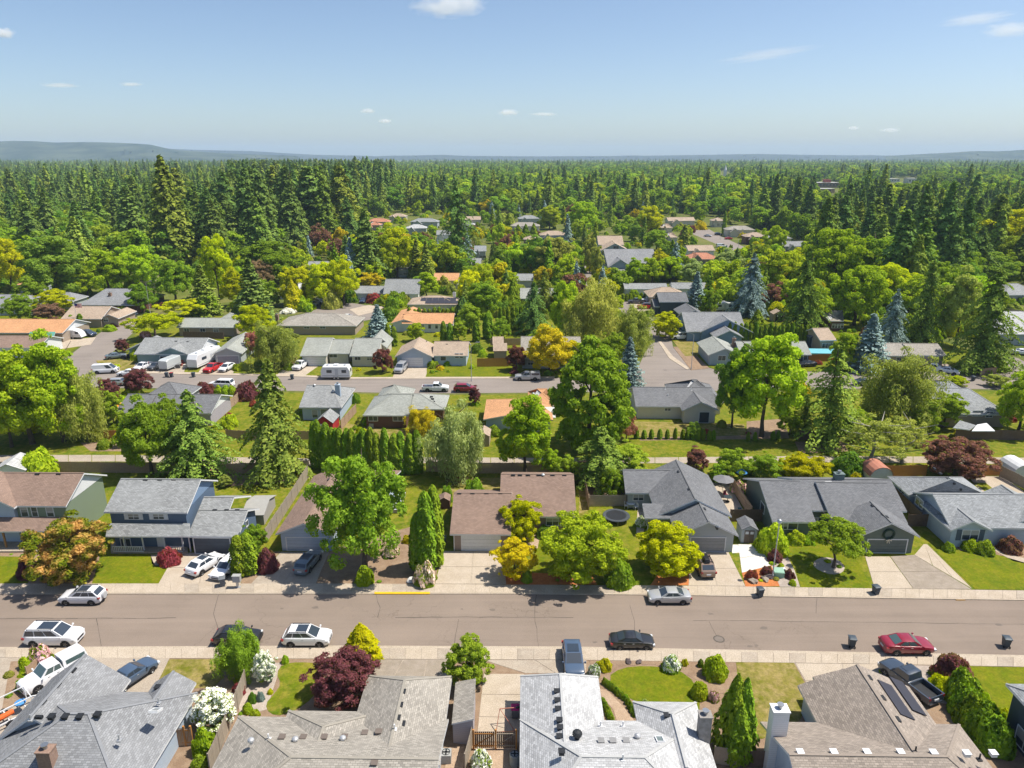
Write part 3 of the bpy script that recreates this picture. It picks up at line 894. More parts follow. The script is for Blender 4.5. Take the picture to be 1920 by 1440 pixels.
 def on_roof(s, px, py):
  """local point and roof part under the pixel: highest roof plane hit by the ray"""
  best = None
  for (rf, x0, x1, y0, y1, ze, zr, dr, ym) in s.roofs:
   lo, hi = 0.5, 14.0
   prev = None
   for i in range(140):
    z = hi - (hi - lo) * i / 139
    u, v = s.L(px, py, z)
    if not (x0 - .02 <= u <= x1 + .02 and y0 - .02 <= v <= y1 + .02): continue
    if dr == 'x': h = ze + (zr - ze) * (1 - abs(v - ym) / ((y1 - y0) / 2))
    else:
     h = ze + (zr - ze) * (1 - abs(u - ym) / ((x1 - x0) / 2))
    if z <= h:
     if best is None or z > best[2]: best = (u, v, z, rf, (zr - ze) / (((y1 - y0) if dr == 'x' else (x1 - x0)) / 2), dr, ym)
     break
  return best
 def vents(s, pts, kind='box', m=None):
  for px, py in pts:
   h = s.on_roof(px, py)
   if not h: continue
   u, v, z, rf, sl, dr, ym = h
   mb = MB()
   if kind == 'box':
    mb.box(u - .2, u + .2, v - .2, v + .2, z - .12, z + .16)
    mb.box(u - .25, u + .25, v - .25, v + .25, z + .16, z + .2)
    mb.build('roof_vent', [m or BLACKP], rf)
   elif kind == 'pipe':
    mb.tube((u, v, z - .1), (u, v, z + .5), .06, n=8)
    mb.box(u - .16, u + .16, v - .16, v + .16, z - .06, z + .05)
    mb.build('vent_pipe', [m or GALV], rf)
   elif kind == 'dome':
    mb.tube((u, v, z - .1), (u, v, z + .2), .12, n=10)
    mb.dome((u, v, z + .2), .26, .22, 10, 3)
    mb.build('roof_vent', [m or GALV], rf)
   elif kind == 'slot':
    if dr == 'y': mb.box(u - .12, u + .12, v - .28, v + .28, z - .1, z + .13)
    else: mb.box(u - .28, u + .28, v - .12, v + .12, z - .1, z + .13)
    mb.build('roof_vent', [m or BLACKP], rf)
 def skylight(s, px, py, w=.7, l=1.1, m=None):
  h = s.on_roof(px, py)
  if not h: return
  u, v, z, rf, sl, dr, ym = h
  t = math.atan(sl)
  if dr == 'x':
   sg = 1 if v < ym else -1
   T = lambda p: (u + p[0], v + p[1] * cos(t) - p[2] * sg * sin(t), z + p[1] * sg * sin(t) + p[2] * cos(t))
  else:
   sg = 1 if u < ym else -1
   T = lambda p: (u + p[1] * cos(t) - p[2] * sg * sin(t), v + p[0], z + p[1] * sg * sin(t) + p[2] * cos(t))
  mb = MB()
  for q in ((-w / 2, w / 2, -l / 2, -l / 2 + .07), (-w / 2, w / 2, l / 2 - .07, l / 2), (-w / 2, -w / 2 + .07, -l / 2 + .07, l / 2 - .07), (w / 2 - .07, w / 2, -l / 2 + .07, l / 2 - .07)):
   mb.box(*q, -.05, .14, 0, T)
  o = mb.build('skylight', [TRIM], rf)
  pb = MB()
  pb.box(-w / 2 + .07, w / 2 - .07, -l / 2 + .07, l / 2 - .07, .0, .1, 0, T)
  pb.build('pane', [m or GLASS_L], o)
  return o
 def panel(s, px, py, w, l, m, n=1, name='solar_panel'):
  """flat panels lying on the slope; w along the ridge, l up the slope"""
  h = s.on_roof(px, py)
  if not h: return
  u, v, z, rf, sl, dr, ym = h
  t = math.atan(sl)
  sg = 1 if (v < ym if dr == 'x' else u < ym) else -1
  def T(p):
   q = (p[1] * cos(t) - p[2] * sg * sin(t)) 
   zz = z + p[1] * sg * sin(t) + p[2] * cos(t)
   return (u + p[0], v + q, zz) if dr == 'x' else (u + q, v + p[0], zz)
  for i in range(n):
   mb = MB()
   x0 = -w / 2 + w * i / n
   mb.box(x0 + .02, x0 + w / n - .02, -l / 2, l / 2, .08, .14, 0, T)
   mb.build(name, [m], rf)
 def chimney(s, px, py, w=.9, d=.7, top=None, m=None, h=1.3, cap=METAL, zb=0.0, hit=None):
  """px,py: where its top centre shows; standing at local depth found on the roof"""
  q = s.on_roof(px, py + 8) if hit is None else hit
  if q: u, v, z = q[:3]
  else: u, v = s.L(px, py, 4.0); z = 2
  par = q[3] if q and len(q) > 3 else s.o
  zt = z + h
  mb = MB()
  mb.box(u - w / 2, u + w / 2, v - d / 2, v + d / 2, zb if zb else z - 1.2, zt)
  mb.box(u - w / 2 - .05, u + w / 2 + .05, v - d / 2 - .05, v + d / 2 + .05, zt, zt + .1, 0)
  c = mb.build('chimney', [m or BRICK], par)
  cb = MB()
  cb.tube((u, v, zt + .1), (u, v, zt + .4), .16, n=10)
  cb.tube((u, v, zt + .42), (u, v, zt + .47), .26, n=10)
  for i in range(4):
   a = pi / 2 * i
   cb.bar((u + .15 * cos(a), v + .15 * sin(a), zt + .36), (u + .15 * cos(a), v + .15 * sin(a), zt + .45), .03, .03)
  cb.build('chimney_cap', [cap], c)
 def post(s, px, py, z1, m=None, w=.14, v=None):
  u, vv = s.L(px, py, .1)
  mb = MB()
  mb.box(u - w / 2, u + w / 2, vv - w / 2, vv + w / 2, 0, z1)
  mb.build('porch_post', [m or s.trim], s.o)
 def slab(s, name, pts, z0, z1, m):
  """flat piece given by pixels at height z1"""
  mb = MB()
  mb.prism([s.L(x, y, z1) for x, y in pts], z0, z1)
  return mb.build(name, [m], s.o)
 def shed_roof(s, pts, zs, m=None, th=.14, name='roof', walls=None):
  """one sloping plane by 4 pixels with a height each"""
  P = [(*s.L(x, y, z), z) for (x, y), z in zip(pts, zs)]
  A = [Vector(p) for p in P]
  e = (A[1] - A[0]).normalized()
  n = e.cross(A[2] - A[0]).normalized()
  if n.z < 0: P, A = P[::-1], A[::-1]; e = (A[1] - A[0]).normalized(); n = e.cross(A[2] - A[0]).normalized()
  w = n.cross(e)
  uv = [((p - A[0]).dot(e), (p - A[0]).dot(w)) for p in A]
  mb = MB()
  mb.face(P, 0, uv)
  lo = [(p[0], p[1], p[2] - th) for p in P]
  mb.face(lo[::-1], 1)
  for i in range(4):
   j = (i + 1) % 4
   mb.face([lo[i], lo[j], P[j], P[i]], 1)
  o = mb.build(name, [m or s.rm, s.trim], s.o)
  if walls:
   c = sum((Vector((p[0], p[1], 0)) for p in P), Vector()) / 4
   Q = [(c.x + (p[0] - c.x) * .93, c.y + (p[1] - c.y) * .93, p[2] - th - .01) for p in P]
   wb = MB()
   for i in range(4):
    a, b = Q[i], Q[(i + 1) % 4]
    wb.face([(a[0], a[1], 0), (b[0], b[1], 0), b, a])
   wb.build('wall', [walls], s.o)
  return o
def gable_panel(h, w, side, m, name='gable_panel'):
 rf, x0, x1, y0, y1, ze, zr, dr, ym = h.roofs[w]
 W = h.W[w]
 th = .28
 mb = MB()
 if side in 'lr':
  u = W[1] + .03 if side == 'r' else W[0] - .03
  sl = (zr - ze) / ((y1 - y0) / 2)
  pts = [(u, W[2], ze - .1), (u, W[3], ze - .1), (u, W[3], ze + sl * .45 - th), (u, ym, zr - th), (u, W[2], ze + sl * .45 - th)]
  mb.face(pts if side == 'r' else pts[::-1])
 else:
  v = W[2] - .03
  sl = (zr - ze) / ((x1 - x0) / 2)
  mb.face([(W[0], v, ze - .1), (W[1], v, ze - .1), (W[1], v, ze + sl * .45 - th), (ym, v, zr - th), (W[0], v, ze + sl * .45 - th)])
 return mb.build(name, [m], h.o)
WL.update(navy=wallm('navy', (.105, .155, .235)), green=wallm('deep_green', (.13, .165, .14)), sgreen=wallm('moss_green', (.21, .265, .19)))
GREYDOOR = mat('grey_door_paint', (.30, .31, .32), rough=.5)
NAVYDOOR = mat('navy_door_paint', (.075, .095, .125), rough=.5)
GREENDOOR = mat('green_door_paint', (.12, .15, .14), rough=.5)
BLUEDOOR = mat('pale_blue_door_paint', (.40, .47, .57), rough=.5)
TANDOOR = mat('tan_door_paint', (.34, .29, .24), rough=.5)
LILACDOOR = mat('lilac_grey_door_paint', (.30, .30, .36), rough=.5)
SOLAR = mat('solar_cells', (.04, .04, .055), rough=.55)
CREAMM = mat('cream_paint', (.62, .58, .50))
PORCHWOOD = mat('orange_porch_wood', (.36, .19, .08), rough=.7)
# ---- far row (across the foreground street), west to east
h = House('two storey moss green house with brown roof, behind the orange conifer', 60, 1032, -1, 'sgreen', 'brown')
h.x((-70, 949), (125, 948), 886, .52, 5.2)
gable_panel(h, 0, 'r', WL['white'])
h.g((-150, 952), (28, 951), .55, 5.2, L=5, wall='lblue')
W0 = h.W[0]
for b in ((58, 951, 72, 968), (38, 951, 54, 968), (86, 951, 102, 968), (8, 949, 24, 969)):
 h.win(b, 0, mull=0, bars=1)
h.shed_roof([(-70, 997), (112, 996), (112, 969), (-70, 970)], [2.7, 2.7, 3.7, 3.7])
for px in (-40, 13, 54, 100): h.post(px, 1029, 2.6, PORCHWOOD, .18)
h.slab('porch_floor', [(-70, 1034), (104, 1033), (104, 1010), (-70, 1010)], 0, .3, CONCD)
h.win((32, 1003, 44, 1019), 0, mull=1); h.win((-10, 1003, 8, 1019), 0, mull=0)
h.vents([(30, 890), (70, 890), (110, 890)], 'slot')
h = House('two storey navy blue house with grey roof and white porch rail', 330, 1035, -1, 'navy', 'grey')
h.x((194, 960), (351, 961), 898, .5, 5.2)
gable_panel(h, 0, 'r', WL['blue'])  # same navy paint on the sunlit gable; sunlight put into a lighter blue
h.x((352, 1006), (447, 1006), 956, .46, 2.7)                       # garage wing
h.x((352, 1003), (412, 1003), 932, .46, 2.75, walls=False)          # taller rear piece
h.shed_roof([(198, 1006), (356, 1006), (356, 981), (202, 981)], [2.72, 2.72, 3.75, 3.75])
for b in ((240, 964, 261, 973), (287, 964, 308, 973)): h.win(b, 0, mull=1, shut=TRIM, bars=1)
h.garage(363, 430, 1009, 1, NAVYDOOR, panels=4)
for px in (236, 271, 311, 345, 358): h.post(px, 1034, 2.6, TRIM, .14)
for (x0, x1) in ((212, 270), (313, 344)):
 rb = MB()
 (u0, v0), (u1, v1) = h.L(x0, 1034, .3), h.L(x1, 1034, .3)
 rb.box(u0, u1, v0 - .04, v0 + .04, .95, 1.03); rb.box(u0, u1, v0 - .04, v0 + .04, .28, .35)
 n = int((u1 - u0) / .22)
 for i in range(n): rb.box(u0 + i * .22, u0 + i * .22 + .07, v0 - .025, v0 + .025, .35, .95)
 rb.build('porch_rail', [TRIM], h.o)
h.slab('porch_floor', [(208, 1035), (352, 1035), (352, 1016), (208, 1016)], 0, .28, CONCD)
h.win((226, 1010, 246, 1024), 0, mull=1); h.door(296, 306, 0, TRIM)
h.win((460, 976, 465, 987), 1, 'r', mull=0)
h.vents([(273, 901), (300, 901), (326, 901), (352, 901)], 'slot'); h.vents([(403, 957), (425, 957), (445, 957)], 'slot')
h = House('long brown roofed house with pale blue gable garage, beside the big green tree', 570, 1034, -1, 'lblue', 'brown')
h.g((516, 1002), (626, 1002), .42, 2.6, far=874)
h.garage(537, 612, 1008, 0, BLUEDOOR)
gable_panel(h, 0, 'f', siding('pale_blue_boards', (.42, .50, .60), .5), 'gable_panel')
h.vents([(626, 885), (616, 900), (640, 880), (632, 895)], 'slot')
h.rect(h.W[0][1] - 1, h.W[0][1] + 5.5, 6, 18, 2.6, 4.2, 'x')
h = House('brown roofed house with white garage door, behind the yellow maples', 960, 1033, -1, 'brown', 'brown')
h.x((843, 1002), (958, 1002), 924, .42, 2.6)
h.x((936, 969), (1081, 968), 889, .42, 2.6)
h.garage(866, 937, 1004, 0, TRIM)
for b in ((1025, 972, 1047, 985),): h.win(b, 1, mull=1)
h.win((1052, 972, 1078, 986), 1, mull=2)
h.post(852, 1032, 2.45, TRIM, .1); h.post(946, 1032, 2.45, TRIM, .1)
h.vents([(x, 892) for x in (962, 975, 990, 1010, 1036, 1058)], 'slot'); h.vents([(861, 927), (886, 927), (912, 927), (938, 927)], 'slot')
h.vents([(1018, 893)], 'dome')
h = House('charcoal roofed house with grey double garage, beside the lime dome tree', 1320, 1035, -1, 'grey', 'charcoal')
h.g((1269, 1004), (1385, 1004), .5, 2.6, far=864)
h.g((1232, 968), (1372, 968), .5, 2.65, far=862, cap=True)
h.x((1173, 925), (1290, 925), 881, .5, 2.6)
h.garage(1296, 1360, 1008, 0, GREYDOOR)
gable_panel(h, 1, 'f', WL['bgrey'])
h.win((1188, 927, 1206, 938), 2, mull=1)
h.win((1214, 973, 1226, 984), 1, mull=1)
h.shed_roof([(1209, 972), (1258, 972), (1262, 944), (1204, 944)], [2.6, 2.6, 3.3, 3.3])
h.vents([(1344, 990), (1321, 955), (1292, 918), (1272, 885)], 'slot')
h.post(1214, 997, 2.5); 
h = House('dark green house with wreath over its garage and a skylight', 1600, 1043, -1, 'green', 'charcoal')
h.x((1449, 979), (1530, 979), 901, .42, 2.6)
h.x((1508, 958), (1700, 958), 898.5, .42, 3.05)
h.x((1562, 981), (1702, 981), 905, .40, 2.6)
h.g((1611, 1006), (1725, 1006), .5, 2.6, far=940)
h.garage(1628, 1701, 1013, 3, GREENDOOR)
h.win((1462, 980, 1476, 992), 0, mull=1); h.win((1478, 980, 1494, 992), 0, mull=0, shut=None)
h.win((1518, 971, 1531, 989), 1, mull=0, bars=1); h.win((1534, 971, 1550, 989), 1, mull=0, bars=1)
h.win((1427, 943, 1433, 960), 0, 'l', mull=0)
h.skylight(1556, 912, .9, 1.5, mat('milky_skylight', (.62, .68, .66)))
h.chimney(1571, 889, 1.2, .8, m=mat('green_chimney_paint', (.15, .2, .19)), h=1.6, hit=(*h.L(1571, 905, 4.5), 4.2))
h.vents([(1636, 949), (1646, 957), (1655, 966), (1663, 970)], 'slot')
wm = MB(); rr = .62
u0, z0 = h.hit(1666, 1001, 'v', h.W[3][2])
N = 18
for i in range(N):
 a, b = 2 * pi * i / N, 2 * pi * (i + 1) / N
 wm.tube((u0 + rr * cos(a), h.W[3][2] - .12, z0 + rr * sin(a)), (u0 + rr * cos(b), h.W[3][2] - .12, z0 + rr * sin(b)), .13, n=6)
W_ = wm.build('wreath', [mat('wreath_green', (.02, .05, .03))], h.o)
bb = MB()
for sx in (-1, 1):
 bb.bar((u0, h.W[3][2] - .25, z0 - rr), (u0 + sx * .35, h.W[3][2] - .25, z0 - rr - .15), .2, .1)
 bb.bar((u0, h.W[3][2] - .25, z0 - rr), (u0 + sx * .15, h.W[3][2] - .25, z0 - rr - .5), .14, .06)
bb.build('bow', [mat('cream_ribbon', (.65, .6, .5))], W_)
h = House('pale blue hip roofed house with dark shutters, by the orange fence', 1800, 1020, -1, 'lblue', 'greyblue')
c0, c1, c2 = h.L(1671, 897, 2.6), h.L(1711, 928, 2.6), h.L(1848, 926, 2.6)
h.rect(c1[0] - .6, c2[0], c1[1] - .1, c0[1] + .6, 2.6, 5.0, 'y', a=.01, b=5.2)
d0 = h.L(1784, 990, 2.6)
h.x((1783, 990), (2040, 991), 927, .45, 2.65)
h.g((1783, 995), (1862, 995), .5, 2.6, L=7)
h.g((1900, 985), (2000, 985), .5, 2.68, L=8)
h.win((1806, 994, 1832, 1012), 2, mull=1, shut=mat('slate_shutter', (.10, .13, .17)))
h.win((1718, 934, 1730, 950), 0, 'l', mull=1); h.win((1757, 968, 1769, 986), 1, 'l', mull=1); h.win((1687, 915, 1696, 924), 0, 'l', mull=1)
h.vents([(1752, 879), (1763, 888), (1776, 898), (1788, 906), (1800, 917)], 'slot')
# ---- near row (only roofs show)
h = House('slate grey roofed house with dark roof vents, lowest at the left corner', 170, 1400, -1, 'lblue', 'slate')
c = h.L(385, 1279, 2.6); l = h.L(60, 1312, 2.6)
mv = h.L(273, 1298, 2.6)[1]
uL, uR = l[0], c[0] - .1
h.rect(uL, uR, mv - 11.4, mv, 2.62, 5.6, 'x', a=6.6, b=5.4)
a, b = h.L(93, 1276, 2.6), h.L(248, 1270, 2.6)
h.rect(uL + .02, b[0], mv - 5.7, (a[1] + b[1]) / 2, 2.6, 5.2, 'y')
a, b = h.L(291, 1279, 2.6), h.L(369, 1278, 2.6)
h.rect(a[0], b[0], mv - 3.2, a[1], 2.6, 3.8, 'y')
h.vents([(138, 1258), (110, 1287), (82, 1319), (73, 1345)], 'slot'); h.vents([(97, 1345), (123, 1345), (150, 1345), (183, 1341), (296, 1290)], 'box')
h.vents([(224, 1388), (298, 1318), (58, 1350)], 'pipe')
h.skylight(292, 1333, .7, .9)
h.chimney(92, 1424, 1.0, .8, m=BRICK, h=1.3)
h = House('beige grey roofed house with rows of small vents, by the narrow lean-to shed', 640, 1400, -1, 'grey', 'beige')
a, b = h.L(447, 1343, 2.6), h.L(842, 1343, 2.6)
h.rect(a[0], b[0], a[1] - 12.5, a[1], 2.6, 4.9, 'x', a=6.5, b=.0)
a, b = h.L(690, 1267, 2.6), h.L(848, 1267, 2.6)
h.rect(a[0], b[0], a[1] - 9.5, a[1], 2.62, 4.25, 'y', b=2.4)
a, b = h.L(541, 1332, 2.6), h.L(674, 1330, 2.6)
h.rect(a[0], b[0] + 2, a[1] - 6, a[1], 2.58, 4.05, 'y', b=3.2)
h.vents([(758, 1298), (753, 1323), (748, 1347), (757, 1358)], 'slot')
h.vents([(529, 1384), (569, 1384), (608, 1384), (646, 1384), (684, 1376), (710, 1374), (702, 1433)], 'box', mat('brown_vent', (.16, .13, .11)))
h.vents([(554, 1390), (643, 1388), (471, 1392)], 'dome'); h.vents([(740, 1368), (504, 1386)], 'pipe', TRIM)
h = House('white grey roofed house between the side drive and the round lawn', 1150, 1420, -1, 'bgrey', 'pale')
a, b = h.L(976, 1268, 2.6), h.L(1121, 1268, 2.6)
c = h.L(1160, 1351, 2.6); d = h.L(1312, 1344, 2.6)
h.rect(a[0], d[0], c[1] - 12, c[1], 2.6, 5.0, 'x', a=4.4, b=5.6)
h.rect(a[0] - .02, b[0] + .02, c[1] - 5, a[1], 2.62, 4.15, 'y', b=1.5)
e, f = h.L(1192, 1342, 2.6), h.L(1312, 1342, 2.6)
h.rect(e[0], f[0] + .05, c[1] - 6, e[1] + 1.6, 2.58, 4.1, 'y', b=3.0)
h.vents([(1044, 1298), (1045, 1315), (1046, 1331), (1049, 1352), (1050, 1366), (1049, 1383), (1053, 1411), (1250, 1343)], 'box')
h.vents([(1127, 1391), (1149, 1391), (1174, 1391)], 'box', mat('grey_vent', (.25, .25, .25)))
h.vents([(1126, 1362), (1168, 1362), (1168, 1425)], 'pipe', TRIM)
q = h.on_roof(1082, 1386)
if q:
 mb = MB(); u, v, z = q[:3]
 mb.tube((u, v, z - .1), (u, v, z + .3), .2, n=12); mb.lathe([(.2, 0), (.36, .12), (.38, .3), (.25, .45), (0, .5)], (u, v, z + .3), 12)
 for i in range(12):
  t = 2 * pi * i / 12
  mb.bar((u + .37 * cos(t), v + .37 * sin(t), z + .42), (u + .34 * cos(t + .3), v + .34 * sin(t + .3), z + .66), .02, .06)
 mb.build('turbine_vent', [BLACKP], q[3])
h.vents([(1195, 1384)], 'dome', GALV)
h.skylight(1237, 1388, .6, 1.0)
h.chimney(1316, 1332, .9, .75, m=STONE, h=1.2, zb=.1, hit=(*h.L(1317, 1395, 2.2), 3.8))
h = House('taupe roofed house with tall white chimney and two black solar panels', 1650, 1400, -1, 'lblue', 'taupe')
a, b = h.L(1425, 1353, 2.6), h.L(1787, 1355, 2.6)
h.rect(a[0], b[0] + .4, a[1] - 11.5, a[1], 2.6, 5.1, 'x', a=0, b=4.6)
a, b = h.L(1498, 1290, 2.6), h.L(1706, 1290, 2.6)
h.rect(a[0], b[0], a[1] - 10, a[1] + .3, 2.62, 4.85, 'y')
a2 = h.L(1524, 1268, 2.5); b2 = h.L(1580, 1268, 2.5)
h.rect(a2[0], b2[0] + 2.4, a[1] - 3, a2[1], 2.45, 3.3, 'y')
h.vents([(1500, 1412), (1563, 1412), (1625, 1412), (1688, 1412), (1750, 1413), (1812, 1414), (1862, 1414)], 'box', TRIM)
h.vents([(1631, 1272), (1656, 1310), (1684, 1350)], 'slot'); h.vents([(1716, 1410), (1836, 1424)], 'pipe', BLACKP)
h.panel(1678, 1313, 3.9, 1.35, SOLAR); h.panel(1700, 1306, 3.9, 1.35, SOLAR)
h.chimney(1456, 1330, 1.2, .9, m=WL['white'], h=2.3, zb=.1, cap=METAL, hit=(*h.L(1452, 1404, 2.2), 3.7))
q = h.L(1690, 1434, 3.0)
cov = MB()
W = h.W[0]
n = 9
for i in range(n):
 x0 = W[0] + 1.2 + (W[1] - W[0] - 3) * i / n
 x1 = W[0] + 1.2 + (W[1] - W[0] - 3) * (i + 1) / n - .08
 mb = MB(); mb.face([(x0, W[2] - 4.0, 2.3), (x1, W[2] - 4.0, 2.3), (x1, W[2] + 2.2, 4.2), (x0, W[2] + 2.2, 4.2)])
 mb.face([(x0, W[2] - 4.0, 2.26), (x0, W[2] + 2.2, 4.16), (x1, W[2] + 2.2, 4.16), (x1, W[2] - 4.0, 2.26)])
 mb.build('patio_cover_panel', [paint('white_polycarbonate', (.72, .74, .80))], h.o)
h = House('dark slate two storey house at the right edge, behind the clipped hedge', 1930, 1370, -1, 'dblue', 'greyblue')
a = h.L(1886, 1282, 4.6)
h.rect(a[0], a[0] + 9, a[1] - 12, a[1], 4.6, 6.4, 'x', a=4, b=4)
h.win((1907, 1372, 1935, 1410), 0, 'l', mull=1)
# ---- middle row, backs towards the greenway
h = House('low grey house with orange leaning tarp roof beside it, behind the drooping conifers', 300, 790, -1, 'lilac', 'charcoal')
h.x((217, 773), (395, 776), 739, .38, 2.6)
h.rect(*(lambda a, b: (a[0], b[0], h.W[0][3] - 3, h.W[0][3] + 5.5))(h.L(268, 742, 3), h.L(350, 742, 3)), 2.7, 5.0, 'x', a=4, b=4)
h.door(235, 250, 0, GLASS); h.vents([(255, 741), (282, 741), (308, 741)], 'slot')
gable_panel(h, 0, 'r', WL['white'])
h.shed_roof([(199, 783), (223, 762), (228, 754), (210, 764)], [2.0, 2.3, 2.5, 2.3], mat('orange_tarp', (.72, .27, .03)), name='lean_to_roof')
h = House('pale blue house with blue chimney beside the red barn shed', 610, 788, -1, 'lblue', 'grey')
h.x((560, 764), (640, 764), 722, .42, 2.7, b=3.2)
h.win((585, 769, 596, 783), 0, mull=0); h.door(602, 618, 0, GLASS_L)
h.chimney(634, 727, .9, .8, m=WL['lblue'], h=1.4)
h.vents([(574, 724), (590, 724), (625, 736)], 'dome')
h = House('dark brown walled house with sage grey hip roof and two windows', 740, 797, -1, 'dbrown', 'sage')
h.x((680, 779), (765, 779), 739, .42, 2.6, a=4.5, b=0.01)
h.x((690, 772), (836, 762), 738, .4, 2.62, a=3, b=5)
h.rect(*(lambda a, b: (a[0], b[0], h.W[0][3] - 4, h.W[0][3] + 5))(h.L(708, 740, 3), h.L(772, 740, 3)), 2.7, 4.9, 'x', a=3.4, b=3.4)
for b in ((691, 780, 708, 789), (737, 780, 755, 789)): h.win(b, 0, mull=1)
h.vents([(739, 740), (754, 740), (768, 740), (809, 744), (811, 748), (813, 753)], 'slot')
h = House('cedar orange roofed house with white metal patio cover', 970, 795, -1, 'lblue', 'orange')
h.g((906, 787), (1037, 787), .2, 2.6, far=738, b=3)
h.rect(*(lambda a, b: (a[0], b[0], h.W[0][3] - 3, h.W[0][3] + 5))(h.L(990, 740, 3), h.L(1042, 740, 3)), 2.7, 4.6, 'x', a=3.5, b=3.5)
h.shed_roof([(1016, 783), (1042, 783), (1040, 763), (1018, 763)], [2.4, 2.4, 2.9, 2.9], mat('white_metal_roof', (.55, .53, .5)), name='patio_cover')
h.vents([(975, 737), (1000, 740)], 'dome'); h.vents([(918, 739), (940, 739), (962, 739)], 'slot')
h = House('cream house with charcoal roof and covered patio, behind the row of tiny arborvitae', 1280, 790, -1, 'cream', 'charcoal')
h.x((1192, 762), (1345, 763), 726, .4, 2.6)
h.rect(*(lambda a, b: (a[0], b[0], h.W[0][2] + 2, h.W[0][3] + 3.5))(h.L(1270, 760, 2.6), h.L(1362, 760, 2.6)), 2.62, 5.3, 'x', a=5, b=5)
h.g((1280, 771), (1347, 769), .5, 2.6, L=8)
h.win((1247, 763, 1257, 770), 0, mull=1); h.door(1311, 1329, 2, GLASS)
h.vents([(1247, 730), (1252, 743), (1296, 732)], 'pipe', TRIM)
h = House('tan house with blue grey roof and white patio canopies, right of the purple plum', 1830, 800, -1, 'tan', 'greyblue')
h.x((1765, 776), (1895, 778), 728, .42, 2.6, b=4)
h.rect(*(lambda a, b: (a[0], b[0], h.W[0][3] - 4, h.W[0][3] + 5))(h.L(1735, 730, 3), h.L(1808, 730, 3)), 2.7, 5.0, 'x', a=4, b=4)
for b in ((1797, 770, 1812, 780), (1825, 770, 1841, 780), (1850, 772, 1860, 782)): h.win(b, 0, mull=1)
for k, q in enumerate(([(1787, 802), (1818, 806), (1830, 797), (1800, 788)], [(1822, 808), (1866, 808), (1850, 793), (1832, 796)])):
 h.shed_roof(q, [2.2, 2.2, 2.5, 2.5], mat('white_canopy', (.66, .68, .7)) if k else SH['greyblue'], name='patio_cover')
# ---- beyond the second street
h = House('dusty teal corner house with two front gables and cluttered driveway', 310, 678, -1, 'teal', 'grey')
h.x((250, 664), (374, 664), 633, .42, 2.6)
h.g((236, 656), (294, 656), .42, 2.55, L=8)
h.g((290, 664), (353, 666), .42, 2.6, L=9)
h.garage(300, 338, 668, 2, DARK); gable_panel(h, 0, 'r', WL['white'])
h.vents([(330, 640), (340, 643), (352, 641)], 'slot')
h = House('grey gabled house with lilac grey garage door, beside the big white trailer', 425, 684, 4, 'grey', 'sage')
h.g((399, 663), (452, 664), .42, 2.6, far=623)
h.garage(407, 447, 668, 0, LILACDOOR)
h = House('sage roofed cream house with white garage door, beyond the square white trailer', 640, 688, -1, 'cream', 'sage')
h.x((562, 667), (613, 667), 633, .42, 2.6)
h.x((612, 663), (655, 663), 636, .42, 2.6)
h.x((655, 668), (708, 668), 634, .42, 2.6)
h.rect(*(lambda a, b: (a[0], b[0], h.W[2][3] - 5, h.W[2][3] + 4))(h.L(690, 640, 3), h.L(732, 640, 3)), 2.7, 5.0, 'y')
h.garage(568, 609, 670, 0, TRIM)
for b in ((617, 664, 632, 670), (665, 667, 676, 675), (688, 667, 697, 675)): h.win(b, 2 if b[0] > 640 else 1, mull=1)
h = House('tan roofed white house with double garage and green front lawn', 800, 690, -1, 'lblue', 'tan')
h.g((740, 669), (812, 670), .5, 2.6, far=632)
h.x((810, 667), (877, 667), 640, .42, 2.6)
h.garage(754, 792, 671, 0, TRIM)
for b in ((826, 667, 836, 676), (853, 663, 860, 671), (862, 663, 868, 671)): h.win(b, 1, mull=0)
h.vents([(800, 640), (838, 646)], 'slot')
h = House('grey beige roofed house half hidden by the golden tree', 1030, 690, -1, 'grey', 'beige')
h.x((976, 672), (1092, 672), 631, .42, 2.6)
h.win((990, 674, 1000, 684), 0)
h = House('sage grey roofed house at the bend of the side street', 1370, 686, -1, 'bgrey', 'sage')
h.g((1329, 667), (1390, 665), .42, 2.6, far=630)
h.x((1388, 664), (1418, 664), 640, .42, 2.6)
h.win((1347, 667, 1360, 676), 0, mull=1); h.win((1372, 668, 1381, 676), 0)
h.chimney(1376, 634, .8, .7, m=BRICK, h=.9)
h = House('grey garage beside the turquoise pool enclosure', 1505, 684, -1, 'dblue', 'sage')
h.x((1480, 665), (1522, 665), 640, .42, 2.6)
h.win((1507, 667, 1513, 677), 0, mull=0)
h = House('low tan ranch house with two white vehicles on its drive', 1710, 689, -1, 'tan', 'beige')
h.x((1641, 667), (1715, 667), 643, .40, 2.6)
h.x((1707, 666), (1776, 667), 644, .40, 2.75)
h.garage(1720, 1760, 669, 1, TANDOOR); h.win((1696, 665, 1708, 675), 0, mull=1); h.win((1682, 665, 1693, 675), 0, mull=1)
h = House('mid blue gabled house with pale chimney above the bend', 1345, 632, -1, 'blue', 'slate')
h.x((1287, 622), (1400, 622), 585, .5, 2.7, wall='blue')
h.g((1318, 628), (1406, 618), .5, 2.7, far=590)
h.g((1340, 633), (1395, 633), .5, 2.5, L=7)
h.chimney(1346, 608, .9, .8, m=mat('pale_blue_chimney', (.42, .5, .6)), h=1.6, hit=(*h.L(1346, 630, 0), 3.5), zb=.1)
h = House('cedar orange roofed white house with many front windows', 790, 624, -1, 'white', 'orange')
h.x((752, 608), (850, 606), 587, .35, 2.6)
h.g((733, 606), (782, 606), .3, 2.6, L=17)
for x in (790, 803, 816, 829): h.win((x, 608, x + 5, 616), 0, mull=0)
h.vents([(758, 590), (772, 592)], 'slot')
h = House('tan hip roofed house before the cul-de-sac', 590, 618, -1, 'tan', 'beige')
